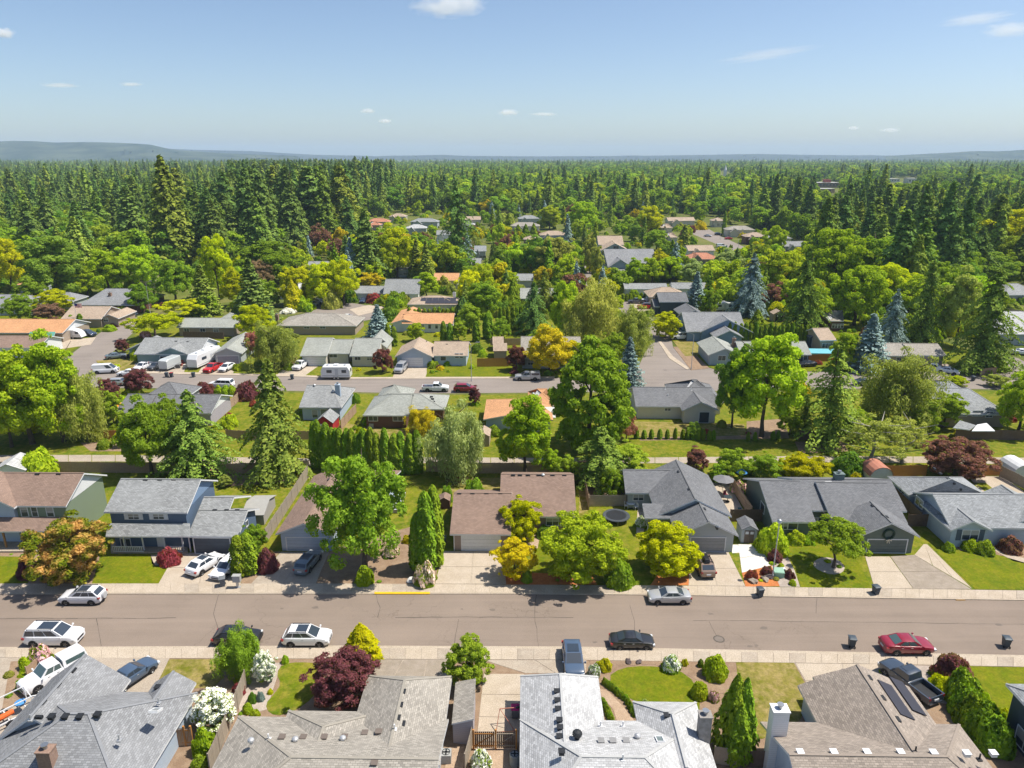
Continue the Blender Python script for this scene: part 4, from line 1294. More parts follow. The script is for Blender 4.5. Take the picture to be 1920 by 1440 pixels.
h.x((517, 611), (668, 611), 587, .4, 2.6, a=7, b=7)
h.chimney(520, 594, .8, .8, m=BRICK, h=1.2, hit=(*h.L(520, 600, 3), 3.2))
for x in (535, 570, 600): h.win((x, 611, x + 10, 616), 0)
h = House('sage roofed ranch house between two round trees', 390, 628, -1, 'tan', 'sage')
h.x((330, 614), (440, 614), 596, .35, 2.6)
h.rect(*(lambda a, b: (a[0], b[0], h.W[0][3] - 2, h.W[0][3] + 6))(h.L(412, 596, 3), h.L(450, 596, 3)), 2.7, 4.4, 'x', a=3, b=3)
for x in (345, 375, 400): h.win((x, 616, x + 10, 622), 0)
h = House('orange roofed ranch house with white gable beside the teardrop camper', 60, 640, -1, 'tan', 'orange')
h.x((-60, 624), (118, 624), 598, .35, 2.6)
gable_panel(h, 0, 'r', WL['white'])
h = House('brown roofed house with teal awning, half behind the bright maple', 20, 690, -1, 'white', 'brown')
h.x((-60, 652), (72, 652), 629, .35, 2.6)
h.shed_roof([(52, 635), (100, 634), (104, 622), (56, 622)], [2.6, 2.6, 3.0, 3.0], mat('teal_awning', (.10, .30, .24)), name='awning')
h = House('tan gabled house with flag pole before it', 170, 608, -1, 'tan', 'tan')
h.x((113, 598), (190, 598), 574, .4, 2.6)
h.g((186, 597), (222, 597), .42, 2.6, L=10)
h.win((194, 596, 203, 603), 1); 
h = House('dark grey hip roofed house with deep carport', 205, 588, -1, 'dbrown', 'slate')
h.x((145, 573), (262, 571), 541, .4, 2.6, a=4, b=6)
h.chimney(207, 547, .8, .8, m=BRICK, h=.9)
h = House('slate roofed house at the left edge under big trees', 40, 590, -1, 'grey', 'slate')
h.x((-40, 578), (60, 575), 552, .4, 2.6, b=5)
h.rect(h.W[0][1] - 4, h.W[0][1] + 8, h.W[0][3] - 4, h.W[0][3] + 5, 2.7, 4.8, 'x', a=3, b=3)
h = House('low grey garage wing house beside the red maple of the court', 690, 569, -1, 'white', 'grey')
h.x((660, 550), (720, 550), 536, .42, 2.6)
h.garage(664, 690, 551, 0, TRIM)
h = House('taller grey house behind the red maple of the court', 755, 566, -1, 'white', 'grey')
h.x((718, 551), (786, 551), 523, .7, 3.2)
h.skylight(752, 536, 1.2, .8); h.skylight(756, 536, 1.2, .8)
h = House('beige hip house with dark solar array behind the clipped hedge', 810, 582, -1, 'cream', 'tan')
h.x((763, 571), (858, 571), 554, .35, 2.6, a=6, b=6)
h.panel(822, 562, 11, 2.2, SOLAR, n=6); h.panel(828, 567, 10, 1.6, SOLAR, n=5)
h.chimney(855, 551, .9, .9, m=WL['white'], h=1.5, hit=(*h.L(852, 558, 3), 3.0))
h = House('grey roofed house between dark evergreens of the far gardens', 975, 543, -1, 'grey', 'grey')
h.x((952, 526), (1000, 526), 513, .42, 2.6)
h = House('grey roofed house seen through drooping branches', 1015, 580, -1, 'lilac', 'sage')
h.x((975, 560), (1050, 560), 540, .42, 2.6)
h = House('big slate roofed house with pale wall behind a row of lime trees', 1185, 545, 3, 'bgrey', 'slate')
h.x((1153, 519), (1225, 500), 466, .5, 3.0)
h.rect(h.W[0][0] - .5, h.W[0][0] + 9, h.W[0][2] + 1, h.W[0][2] + 22, 4.5, 7.5, 'y')
h = House('beige roofed house with pale blue front gable on the far street', 1148, 490, 0, 'bgrey', 'tan')
h.x((1122, 459), (1170, 459), 442, .5, 4.6)
h.g((1130, 474), (1175, 466), .5, 4.4, L=12)
h.win((1150, 461, 1160, 467), 1)
h = House('dark navy house with charcoal roof beside the red utility vehicle', 1255, 590, 2, 'dblue', 'charcoal')
h.x((1236, 566), (1292, 566), 548, .5, 4.4)
h.x((1226, 575), (1252, 575), 560, .5, 2.8)
h.g((1280, 594), (1325, 592), .5, 2.6, L=10)
h = House('beige roofed house behind the dark navy house', 1250, 562, 0, 'tan', 'tan')
h.x((1218, 558), (1290, 556), 538, .42, 2.8, a=5, b=5)
h = House('long low grey roofed house above the small hedge', 1215, 552, 0, 'white', 'grey')
h.x((1172, 543), (1252, 541), 531, .35, 2.6)
h.rect(h.W[0][1] + 2, h.W[0][1] + 14, h.W[0][2], h.W[0][3], 2.6, 4.2, 'x')
# ---- the far neighbourhood: small in the picture
far = [
 ('terracotta roofed house below the tan one on the far street', 1320, 500, 'tan', 'red', 1288, 1350, 486, 474, 1),
 ('tan roofed house with a white gable wall facing the far street', 1310, 478, 'white', 'tan', 1290, 1342, 470, 458, 0),
 ('tan roofed house left of the blue green conifer in the far gardens', 1262, 455, 'cream', 'tan', 1246, 1272, 445, 430, 1),
 ('small tan hip roof behind the tall lime poplar', 1250, 432, 'cream', 'tan', 1240, 1262, 427, 416, 1),
 ('flat tan roofed house at the head of the far street', 1280, 417, 'cream', 'tan', 1252, 1305, 414, 409, 0),
 ('hip roofed house with chimney at the far street end', 1347, 420, 'cream', 'tan', 1334, 1360, 414, 403, 1),
 ('large beige many gabled house right of the far street', 1385, 440, 'cream', 'beige', 1362, 1416, 431, 416, 1),
 ('brown roofed house half behind dark conifers right of the far street', 1420, 458, 'dbrown', 'tan', 1398, 1440, 444, 430, 1),
 ('grey roofed house among the firs right of the far street', 1478, 465, 'cream', 'grey', 1440, 1486, 447, 434, 1),
 ('blue grey roofed house lowest among the firs right of the far street', 1500, 475, 'bgrey', 'slate', 1470, 1514, 462, 444, 0),
 ('orange hip roofed house under the tall firs', 707, 422, 'tan', 'red', 686, 730, 416, 408, 1),
 ('small pink roofed house before the orange hip roof', 700, 430, 'tan', 'red', 688, 712, 422, 414, 1),
 ('cream gabled house left of the big pale roof', 745, 412, 'cream', 'tan', 728, 760, 406, 394, 1),
 ('big pale grey roofed house with dormers under the firs', 793, 425, 'grey', 'greyblue', 768, 821, 416, 392, 1),
 ('second pale grey roofed house before the dormered one', 780, 440, 'grey', 'pale', 760, 800, 428, 412, 1),
 ('tan roofed house right of the tall ragged fir', 885, 420, 'cream', 'tan', 872, 902, 412, 400, 0),
 ('pale grey house just behind the tall ragged fir', 875, 430, 'grey', 'pale', 866, 890, 422, 408, 1),
 ('beige many gabled house behind the pointed yews', 985, 430, 'cream', 'beige', 955, 1012, 424, 408, 1),
 ('grey roof peak behind the beige many gabled house', 995, 418, 'grey', 'grey', 972, 1012, 410, 400, 1),
 ('tan hip roofed house right of the pointed yews', 1038, 450, 'bgrey', 'tan', 1012, 1064, 441, 430, 1),
 ('low tan garage of the hip roofed house by the yews', 1000, 455, 'tan', 'tan', 980, 1015, 449, 440, 1),
 ('white walled house behind the tall ragged fir', 828, 455, 'white', 'grey', 818, 848, 440, 428, 0),
 ('small grey roof above the dense round maple', 900, 475, 'grey', 'greyblue', 889, 912, 471, 459, 0),
 ('brown roofed shed like house below the small grey roof', 893, 500, 'dbrown', 'grey', 884, 902, 496, 488, 0),
 ('long orange flat roofed house under the ragged fir', 840, 532, 'cream', 'orange', 812, 860, 526, 519, 0),
 ('grey roof between lime trees above the court', 755, 512, 'grey', 'grey', 742, 772, 506, 497, 0),
 ('brick gabled house half hidden by lime trees at the court', 535, 560, 'white', 'white_', 521, 560, 545, 524, 0),
 ('grey roof glimpsed under the dark round oak', 600, 500, 'grey', 'grey', 575, 618, 502, 494, 0),
 ('tan roofed house under the great dark conifer', 280, 535, 'cream', 'tan', 262, 300, 527, 516, 0),
 ('small brown roof among trees at the left', 50, 545, 'grey', 'orange', 28, 72, 534, 527, 0),
 ('slate roofed house by the right edge beyond the conifer', 1905, 562, 'lilac', 'grey', 1884, 1960, 553, 530, 1),
 ('pale grey roofed house by the right edge', 1900, 640, 'grey', 'pale', 1876, 1990, 627, 598, 1),
 ('tan outbuilding roof deep in the trees by the blue spruce', 1570, 615, 'dbrown', 'beige', 1557, 1582, 602, 590, 1),
 ('tan garden room roof beside the playhouse', 1555, 648, 'tan', 'tan', 1537, 1570, 638, 630, 0),
]
SH['white_'] = mat('white_flat_roof', (.62, .62, .62))
for (lb, px, py, wl, rfm, x0, x1, ey, ry, hip) in far:
 h = House(lb, px, py, rnd.uniform(-6, 6), wl, rfm)
 h.x((x0, ey), (x1, ey), ry, .45, 3.0 if ey > 480 else 4.2, a=(5 if hip else 0), b=(5 if hip else 0), hw=None or max(4.5, min(9, (x1 - x0) * .08)))
 W = h.W[0]
 if ey < 500 and rfm != 'white_':
  h.rect(W[0] + (W[1] - W[0]) * .1, W[0] + (W[1] - W[0]) * .45, W[2] - 2.5, W[2] + 6, 2.9, 5.2, 'y', cap=False)
 for i in range(3):
  a0 = W[0] + (W[1] - W[0]) * (.15 + .3 * i)
  h._frame('window', 'v', W[2], a0, a0 + 1.4, 1.0, 2.1, -1, TRIM, GLASS, 1)
for lb, px, py, w, d, ht, m in [
 ('long flat roofed town building with red block on top', 1548, 352, 42, 26, 7, BRICK),
 ('low pink town building before the flat roofed one', 1540, 362, 34, 18, 5, mat('pink_render', (.55, .38, .32))),
 ('white flat roofed town store on the skyline', 1668, 342, 36, 20, 6, mat('white_render', (.7, .7, .7))),
 ('small white town building right of the dark conifer', 1712, 345, 18, 16, 9, mat('white_render', (.7, .7, .7))),
 ('pale long shed on the skyline right', 1770, 352, 40, 18, 6, mat('pale_render', (.55, .52, .48))),
 ('white roofed shed by the church steeple', 1480, 332, 40, 20, 6, mat('white_render', (.7, .7, .7))),
 ('grey roofed store at the right skyline', 1900, 337, 46, 24, 7, mat('pale_render', (.55, .52, .48))),
 ('pale warehouse left of the great conifer skyline', 105, 304, 160, 60, 12, mat('white_render', (.7, .7, .7)))]:
 p = G(px, py)
 o = empty('town_building', (p.x, p.y, 0), 0, lb, 'building', 'town buildings on the skyline')
 mb = MB(); mb.box(-w / 2, w / 2, 0, d, 0, ht); mb.build('wall', [m], o)
 mb = MB(); mb.box(-w / 2 - .4, w / 2 + .4, -.4, d + .4, ht, ht + .5); mb.build('roof', [mat('pale_roof', (.5, .49, .47))], o)
 if 'red' in lb:
  mb = MB(); mb.box(0, 9, 5, 14, ht + .5, ht + 5); mb.build('roof_block', [mat('red_render', (.35, .09, .07))], o)
 for i in range(int(w / 5)):
  mb = MB(); mb.box(-w / 2 + 1.5 + i * 5, -w / 2 + 4.2 + i * 5, -.06, .1, ht * .45, ht * .75); mb.build('window', [GLASS], o)
p = G(1359, 330)
o = empty('church_steeple', (p.x, p.y, 0), 0, 'small white church steeple rising above the far trees', 'steeple')
mb = MB(); mb.box(-3, 3, -3, 3, 0, 14); mb.build('tower', [mat('white_render', (.7, .7, .7))], o)
mb = MB(); mb.lathe([(3.2, 14), (0, 26)], n=4); mb.build('spire', [mat('white_render', (.7, .7, .7))], o)
# ------------------------------------------------------------------ vehicles
TYRE = mat('tyre_rubber', (.018, .018, .02), rough=.85)
RIM = mat('alloy_rim', (.48, .49, .50), rough=.35, metal=.7)
CGLASS = paint('car_glass', (.03, .042, .06))
CGLASSG = paint('green_tinted_glass', (.06, .10, .10))
LAMPW = paint('headlamp_lens', (.62, .64, .66))
LAMPR = paint('tail_lamp_lens', (.32, .012, .012))
PLATE = mat('number_plate', (.6, .62, .66), rough=.5)
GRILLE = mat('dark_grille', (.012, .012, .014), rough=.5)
def _wheel():
 mb = MB()
 pr = [(.62, -.5), (.92, -.5), (1.0, -.36), (1.0, .36), (.92, .5), (.62, .5)]
 mb.lathe(pr, n=18)
 T = MB()
 for f, m in zip(mb.f, mb.m): T.face([(mb.v[i][0], mb.v[i][2], mb.v[i][1]) for i in f], 0)
 t = T.mesh('tyre', [TYRE], True, True)
 mb = MB()
 mb.lathe([(.64, -.42), (.6, -.34), (.2, -.38), (0, -.4)], n=18)
 mb.lathe([(0, .4), (.2, .38), (.6, .34), (.64, .42)], n=18)
 T = MB()
 for f in mb.f: T.face([(mb.v[i][0], mb.v[i][2], mb.v[i][1]) for i in f], 0)
 for i in range(5):
  a = 2 * pi * i / 5
  for sg in (-1, 1):
   T.bar((.12 * cos(a), sg * .41, .12 * sin(a)), (.58 * cos(a), sg * .41, .58 * sin(a)), .1, .05)
 r = T.mesh('rim', [RIM])
 return t, r
TY, RM = _wheel()
SPEC = {
 'sedan': dict(L=4.6, W=1.80, H=1.45, r=.32, wf=.30, wr=-.29, prof=[(-.5, .44), (-.485, .62), (-.44, .71), (-.3, .725), (-.1, .69), (.1, .68), (.2, .665), (.34, .62), (.44, .55), (.485, .47), (.5, .36)], cab=(-.36, .235, -.17, .07)),
 'suv': dict(L=4.65, W=1.88, H=1.68, r=.36, wf=.305, wr=-.30, prof=[(-.5, .42), (-.49, .60), (-.47, .66), (-.3, .66), (-.1, .65), (.1, .65), (.24, .645), (.37, .615), (.455, .56), (.49, .46), (.5, .32)], cab=(-.475, .265, -.355, .06)),
 'bigsuv': dict(L=5.2, W=2.0, H=1.92, r=.40, wf=.31, wr=-.29, prof=[(-.5, .40), (-.49, .58), (-.475, .63), (-.3, .63), (-.1, .63), (.1, .63), (.24, .625), (.38, .60), (.465, .56), (.493, .47), (.5, .32)], cab=(-.485, .285, -.42, .10)),
 'hatch': dict(L=4.6, W=1.86, H=1.56, r=.36, wf=.31, wr=-.29, prof=[(-.5, .42), (-.485, .60), (-.46, .68), (-.3, .69), (-.1, .67), (.1, .66), (.22, .64), (.36, .58), (.45, .52), (.488, .44), (.5, .32)], cab=(-.45, .27, -.28, .06)),
 'wagon': dict(L=4.6, W=1.76, H=1.48, r=.32, wf=.30, wr=-.29, prof=[(-.5, .42), (-.49, .62), (-.465, .68), (-.3, .68), (-.1, .67), (.1, .66), (.2, .65), (.34, .61), (.44, .55), (.485, .47), (.5, .36)], cab=(-.47, .235, -.40, .07)),
 'pickup': dict(L=5.5, W=1.95, H=1.82, r=.38, wf=.315, wr=-.29, prof=[(-.115, .60), (-.1, .63), (.0, .63), (.1, .63), (.22, .625), (.36, .60), (.455, .56), (.49, .48), (.5, .32)], cab=(-.105, .245, -.075, .12)),
 'van': dict(L=5.3, W=2.0, H=2.05, r=.37, wf=.33, wr=-.28, prof=[(-.5, .40), (-.495, .50), (-.48, .52), (-.3, .52), (-.1, .52), (.1, .52), (.3, .515), (.42, .50), (.48, .45), (.495, .36), (.5, .26)], cab=(-.49, .40, -.465, .20)),
}
def car(label, px, py, rot, kind, col, cat='car', name='parked_car', scale=1.0, roofcol=None, rails=False, sunroof=False, spare=False, canopy=None, sill=True, box=False, bedcol=None, solidback=False, glass=None, group=None):
 S = SPEC[kind]
 p = G(px, py, .03)
 L, W, H, r = S['L'] * scale, S['W'] * scale, S['H'] * scale, S['r'] * scale
 zb0 = {True: .125, False: .03}[not (1112 < py < 1216)] if py > 1000 else .08
 o = empty(name, (p.x, p.y, zb0), R(rot), label, cat, group)
 CG = glass or CGLASS
 prof = []
 P0 = S['prof']
 for (x0, z0), (x1, z1) in zip(P0, P0[1:]):
  prof.append((x0, z0)); prof.append(((x0 + x1) / 2, (z0 + z1) / 2 + .004))
 prof.append(P0[-1])
 rows = []
 w = W / 2
 zb = .21 * scale
 for fx, fz in prof:
  e = abs(fx) * 2
  tp = 1 - .17 * max(0, (e - .78) / .22) ** 2 - .035 * max(0, e - .5)
  if kind == 'pickup' and fx < 0: tp = 1
  z = fz * H
  hw = w * tp
  x = fx * L
  zl = zb + (.12 * max(0, (e - .86) / .14)) * scale
  half = [(hw * .86, zl), (hw * .965, zl + .10), (hw, zl + .45 * (z - zl)), (hw * .985, zl + .78 * (z - zl)), (hw * .93, z - .035), (hw * .80, z), (hw * .4, z + .012), (0, z + .016)]
  full = [(x, y, zz) for y, zz in half] + [(x, -y, zz) for y, zz in half[-2::-1]]
  rows.append(full)
 mb = MB()
 mb.grid(rows, 0)
 for rr, fl in ((rows[0], 1), (rows[-1], 0)):
  mb.face(rr if fl else rr[::-1], 0)
 mb.face([(rows[0][0]), (rows[-1][0]), (rows[-1][-1]), (rows[0][-1])], 0)
 b0, b1, t0, t1 = [v * L for v in S['cab']]
 def ztop(x):
  f = x / L
  for (xa, za), (xb, zb_) in zip(P0, P0[1:]):
   if f <= xb: return (za + (zb_ - za) * (f - xa) / (xb - xa)) * H
  return P0[-1][1] * H
 wb, wt = w * .925, w * (.73 if kind in ('sedan', 'hatch') else .79)
 zr = H - .03
 k = .04
 base = [(b0, -wb, ztop(b0) - k), (b1, -wb * .93, ztop(b1) - k), (b1, wb * .93, ztop(b1) - k), (b0, wb, ztop(b0) - k)]
 base[0] = (b0, -wb * .95, base[0][2]); base[3] = (b0, wb * .95, base[3][2])
 top = [(t0, -wt, zr - .03), (t1, -wt * .97, zr - .03), (t1, wt * .97, zr - .03), (t0, wt, zr - .03)]
 cm = (b0 + b1) / 2
 for i, j in ((0, 1), (1, 2), (2, 3), (3, 0)):
  mb.face([base[i], base[j], top[j], top[i]], 0)
 body = mb.build('body', [paint(*col)], o, smooth=True, merge=True)
 bm_ = body.data
 try: bm_.set_sharp_from_angle(angle=R(38))
 except Exception: pass
 rb = MB()
 n, m_ = 6, 6
 rws = []
 for i in range(n + 1):
  fx = i / n
  row = []
  for j in range(m_ + 1):
   fy = -1 + 2 * j / m_
   x = t0 + (t1 - t0) * fx
   zz = zr - .025 + .05 * (1 - fy * fy) ** .6 * (1 - (2 * fx - 1) ** 4 * .6)
   if abs(fy) == 1 or fx in (0, 1): zz = zr - .045
   row.append((x, fy * (wt + .012), zz))
  rws.append(row)
 rb.grid(rws)
 rb.build('roof', [paint(*(roofcol or col))], o, smooth=True, merge=True)
 def pane(nm, q, fa=.07, fb=.93, ga=.1, gb=.9):
  A, B, C, D = [Vector(v) for v in q]      # A,B bottom; C,D top (C over B)
  at = lambda s, t: A.lerp(B, s).lerp(D.lerp(C, s), t)
  nrm = (B - A).cross(D - A).normalized()
  cen = (A + B + C + D) / 4
  if nrm.dot(cen - Vector((cm, 0, H * .6))) < 0: nrm = -nrm
  g = MB()
  Q = [at(fa, ga) + nrm * .012, at(fb, ga) + nrm * .012, at(fb, gb) + nrm * .012, at(fa, gb) + nrm * .012]
  Q2 = [v - nrm * .02 for v in Q]
  g.face(Q)
  for i in range(4): g.face([Q[i], Q[(i + 1) % 4], Q2[(i + 1) % 4], Q2[i]])
  return g.build(nm, [CG], o)
 pane('windshield', [base[2], base[1], top[1], top[2]], .05, .95, .1, .96)
 pane('rear_window', [base[0], base[3], top[3], top[0]], .08, .92, .22 if kind not in ('pickup',) else .15, .93)
 nside = {'sedan': [(.16, .50), (.54, .86)], 'suv': [(.04, .26), (.29, .58), (.61, .88)], 'bigsuv': [(.03, .29), (.32, .59), (.62, .89)], 'hatch': [(.12, .44), (.48, .86)], 'wagon': [(.05, .27), (.30, .58), (.61, .88)], 'pickup': [(.06, .42), (.47, .88)], 'van': [(.70, .93)]}[kind]
 for sg in (0, 1):
  q = [base[0], base[1], top[1], top[0]] if sg == 0 else [base[3], base[2], top[2], top[3]]
  for a, b in nside: pane('side_window', q, a, b, .2, .9)
 for fx in (S['wf'], S['wr']):
  for sg in (-1, 1):
   t = link('tyre', TY, None, (fx * L, sg * (w - .10 * scale), r), 0, (r, .22 * scale, r))
   t.name = 'wheel'
   t.parent = o
   link('rim', RM, t)
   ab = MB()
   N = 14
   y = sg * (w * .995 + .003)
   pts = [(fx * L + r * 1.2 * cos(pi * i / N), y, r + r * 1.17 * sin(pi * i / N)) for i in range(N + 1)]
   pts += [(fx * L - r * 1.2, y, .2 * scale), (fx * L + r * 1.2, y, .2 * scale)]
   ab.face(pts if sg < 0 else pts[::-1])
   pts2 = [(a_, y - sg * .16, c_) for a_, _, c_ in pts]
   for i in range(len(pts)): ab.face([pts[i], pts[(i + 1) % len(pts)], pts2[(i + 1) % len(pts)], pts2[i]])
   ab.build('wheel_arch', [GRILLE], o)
 zf, zrr = .40 * H, .46 * H
 for sg in (-1, 1):
  hb = MB(); hb.box(.44 * L, .488 * L, sg * w * .80 - .2 * scale, sg * w * .80 + .12 * scale, zf, zf + .15 * scale); hb.build('headlight', [LAMPW], o)
  xr = -.495 * L
  tb = MB(); tb.box(xr - .015, xr + .2, sg * w * .84 - .15 * scale, sg * w * .84 + .07 * scale, zrr, zrr + .2 * scale)
  tb.build('tail_light', [LAMPR], o)
  mm = MB(); mx = b1 * .93 - .05; mm.box(mx - .06, mx + .07, sg * (w + .02) if sg > 0 else -(w + .17), (w + .17) if sg > 0 else -(w + .02), ztop(b1) + .02, ztop(b1) + .17)
  mm.bar((mx, sg * w * .9, ztop(b1) + .03), (mx, sg * (w + .05), ztop(b1) + .08), .05, .05)
  mm.build('mirror', [paint(*col)], o)
 fb = MB()
 fb.box(.485 * L, .502 * L, -w * .52, w * .52, .26 * H, .36 * H)
 fb.box(.47 * L, .494 * L, -w * .46, w * .46, .40 * H, .46 * H)
 fb.build('grille', [GRILLE], o)
 pb = MB(); pb.box(-.508 * L, -.49 * L, -.26, .26, .36 * H, .36 * H + .16); pb.build('number_plate', [PLATE], o)
 lb = MB(); lb.box(-.503 * L, -.47 * L, -w * .78, w * .78, .19 * H - .03, .25 * H); lb.build('rear_bumper', [GRILLE if kind in ('suv', 'bigsuv', 'van', 'hatch') else paint(*col)], o)
 if sill:
  for sg in (-1, 1):
   sb = MB(); sb.box(S['wr'] * L + r * 1.15, S['wf'] * L - r * 1.15, sg * w * .93 - .05, sg * w * .93 + .05, zb - .03, zb + .07); sb.build('sill', [GRILLE], o)
   if kind != 'van':
    for fx in ((cm + b0) / 2 * .9, cm + .3):
     db = MB(); db.box(fx - .09, fx + .09, sg * w * .985 - .02, sg * w * .985 + .03, .57 * H, .57 * H + .03); db.build('door_handle', [GALV], o)
 if rails:
  for sg in (-1, 1):
   q = MB(); q.bar((t0 + .15, sg * wt * .95, zr + .05), (t1 - .1, sg * wt * .95, zr + .05), .05, .05)
   for x in (t0 + .2, (t0 + t1) / 2, t1 - .15): q.bar((x, sg * wt * .95, zr - .03), (x, sg * wt * .95, zr + .05), .05, .05)
   q.build('roof_rail', [GRILLE], o)
 if sunroof:
  q = MB()
  q.box(t0 + (t1 - t0) * .38, t1 - .12, -wt * .72, wt * .72, zr + .0, zr + .032)
  q.build('sunroof', [CGLASS], o)
 if spare:
  q = MB(); q.tube((-.5 * L - .02, 0, .5 * H), (-.5 * L - .22, 0, .5 * H), .36, n=18); q.build('spare_wheel', [mat('spare_cover', (.45, .46, .47))], o)
 if box:
  q = MB()
  n = 10
  X0, X1 = t0 + .1, t1 - .05
  rws = []
  for i in range(n + 1):
   f = i / n
   hh = .34 * (1 - (2 * f - 1) ** 6) ** .5 + .02
   wd = .38 * (1 - .25 * abs(2 * f - 1) ** 3)
   x = X0 + (X1 - X0) * f
   rws.append([(x, -wd, zr + .1), (x, -wd * .95, zr + .1 + hh * .7), (x, -wd * .6, zr + .1 + hh), (x, wd * .6, zr + .1 + hh), (x, wd * .95, zr + .1 + hh * .7), (x, wd, zr + .1)])
  q.grid(rws)
  q.face(rws[0]); q.face(rws[-1][::-1])
  for x in (X0 + .3, X1 - .3): q.box(x - .03, x + .03, -wt * .9, wt * .9, zr + .03, zr + .1)
  q.build('roof_box', [GRILLE], o)
 if kind == 'pickup':
  bx0, bx1 = -.495 * L, -.112 * L
  zt = .60 * H
  bc = paint(*(bedcol or col))
  q = MB()
  for sg in (-1, 1):
   y0, y1 = sorted((sg * w * .985, sg * w * .84))
   q.box(bx0, bx1, y0, y1, .26 * H, zt)
  q.box(bx0, bx1, -w * .84, w * .84, .24 * H, .36 * H)
  q.box(bx1 - .06, bx1, -w * .84, w * .84, .36 * H, zt)
  q.build('bed', [bc], o)
  q = MB(); q.box(bx0 + .06, bx1 - .08, -w * .82, w * .82, .362 * H, .37 * H); q.build('bed_floor', [BLACKP if not solidback else METAL], o)
  q = MB(); q.box(bx0 - .01, bx0 + .055, -w * .84, w * .84, .365 * H, zt + .005); q.build('tailgate', [bc], o)
  if canopy:
   q = MB()
   z0, z1 = zt + .002, H - .02
   A = [(bx0, -w * .95, z0), (bx1, -w * .95, z0), (bx1, w * .95, z0), (bx0, w * .95, z0)]
   B = [(bx0 + .12, -w * .80, z1), (bx1 - .02, -w * .80, z1), (bx1 - .02, w * .80, z1), (bx0 + .12, w * .80, z1)]
   for i in range(4): q.face([A[i], A[(i + 1) % 4], B[(i + 1) % 4], B[i]])
   C = [(x, y * .55, z1 + .07) for x, y, _ in B]
   for i in range(4): q.face([B[i], B[(i + 1) % 4], C[(i + 1) % 4], C[i]])
   q.face(C)
   cn = q.build('canopy', [paint(*canopy)], o)
   for sg in (-1, 1):
    g = MB()
    f = lambda t, h_: (bx0 + .2 + (bx1 - bx0 - .45) * t, sg * (w * (.95 - .15 * h_) + .012), z0 + (z1 - z0) * h_)
    Q = [f(0, .25), f(1, .25), f(1, .8), f(0, .8)]
    g.face(Q if sg < 0 else Q[::-1])
    Q2 = [(x, y - sg * .03, z) for x, y, z in Q]
    for i in range(4): g.face([Q[i], Q[(i + 1) % 4], Q2[(i + 1) % 4], Q2[i]])
    g.build('canopy_window', [CG], cn)
 return o
WHITE = ('white_car_paint', (.74, .75, .77)); SILV = ('silver_car_paint', (.45, .46, .475), .35); BLACK = ('black_car_paint', (.018, .019, .022))
BLUE = ('steel_blue_car_paint', (.06, .095, .155)); NAVY = ('dark_blue_car_paint', (.03, .05, .095)); RED = ('dark_red_car_paint', (.24, .012, .028))
BRED = ('bright_red_car_paint', (.50, .02, .02)); GREYB = ('grey_blue_car_paint', (.13, .165, .19)); BRONZE = ('bronze_car_paint', (.27, .19, .145), .3)
DGREY = ('dark_grey_car_paint', (.07, .075, .085)); CHARB = ('blue_black_car_paint', (.035, .05, .075))
car('small silver white sport utility with spare wheel on its tail, parked by the orange conifer', 157, 1127, 180, 'suv', ('pearl_silver_car_paint', (.60, .61, .64)), spare=True, rails=True, sunroof=True, scale=.97)
car('large white sport utility with dark sunroof, parked at the left of the near kerb', 104, 1203, 0, 'bigsuv', WHITE, rails=True, sunroof=True)
car('black hatchback half hidden by the weeping tree at the near kerb', 447, 1203, 0, 'hatch', BLACK)
car('white crossover with panoramic roof, between the weeping tree and the lime shrub', 577, 1204, 0, 'suv', WHITE, rails=True, sunroof=True)
car('silver sedan parked at the far kerb before the red bark bed', 1254, 1126, 180, 'sedan', SILV)
car('black sedan parked at the near kerb before the round lawn', 1184, 1210, 0, 'sedan', BLACK, scale=.95)
car('dark red sedan parked between two rubbish bins', 1698, 1220, 0, 'sedan', RED, scale=1.05, glass=CGLASSG)
car('white pickup with white canopy, beside the slate roofed house', 103, 1272, 235, 'pickup', WHITE, 'pickup truck', 'pickup_truck', canopy=WHITE, glass=CGLASSG)
car('dark blue sedan parked nose out beside the slate roofed house', 250, 1275, 62, 'sedan', BLUE)
car('blue sport utility parked nose in beside the pale roofed house', 1074, 1248, -90, 'suv', BLUE, sunroof=True)
car('dark blue pickup with open empty bed, behind the solar roofed garage', 1702, 1288, 112, 'pickup', CHARB, 'pickup truck', 'pickup_truck', sunroof=True)
car('white crossover with black roof, left of two in the navy house driveway', 386, 1066, 66, 'hatch', WHITE, sunroof=True)
car('white wagon facing the street, beside the clipped columnar shrubs', 427, 1072, -104, 'wagon', WHITE)
car('grey blue sedan on the stained driveway of the pale blue garage', 579, 1062, 80, 'wagon', GREYB, sunroof=True)
car('bronze sport utility with black roof box, beside the lime dome tree', 1317, 1068, 92, 'suv', BRONZE, box=True, rails=True)
car('white pickup with open bed on the second street, before the sage hip roof', 817, 733, 0, 'pickup', WHITE, 'pickup truck', 'pickup_truck')
car('dark red van like wagon beside the small purple tree', 872, 734, 0, 'suv', RED)
car('silver pickup with canopy parked before the golden tree', 989, 712, 180, 'pickup', SILV, 'pickup truck', 'pickup_truck', canopy=SILV)
car('white pickup on the drive left of the square white trailer', 564, 690, -98, 'pickup', WHITE, 'pickup truck', 'pickup_truck')
car('silver sport utility facing out before the white double garage', 752, 696, -98, 'bigsuv', SILV)
car('white panel van parked on the corner by the big maple', 199, 699, 10, 'van', WHITE, 'van', 'delivery_van')
car('white sedan on the second street right of the panel van', 242, 704, 185, 'sedan', WHITE)
car('small white pickup at the edge of the cluttered driveway', 270, 692, -106, 'pickup', WHITE, 'pickup truck', 'pickup_truck', scale=.9)
car('dark grey pickup beside the silver cargo trailer', 294, 691, -103, 'pickup', DGREY, 'pickup truck', 'pickup_truck', scale=.85)
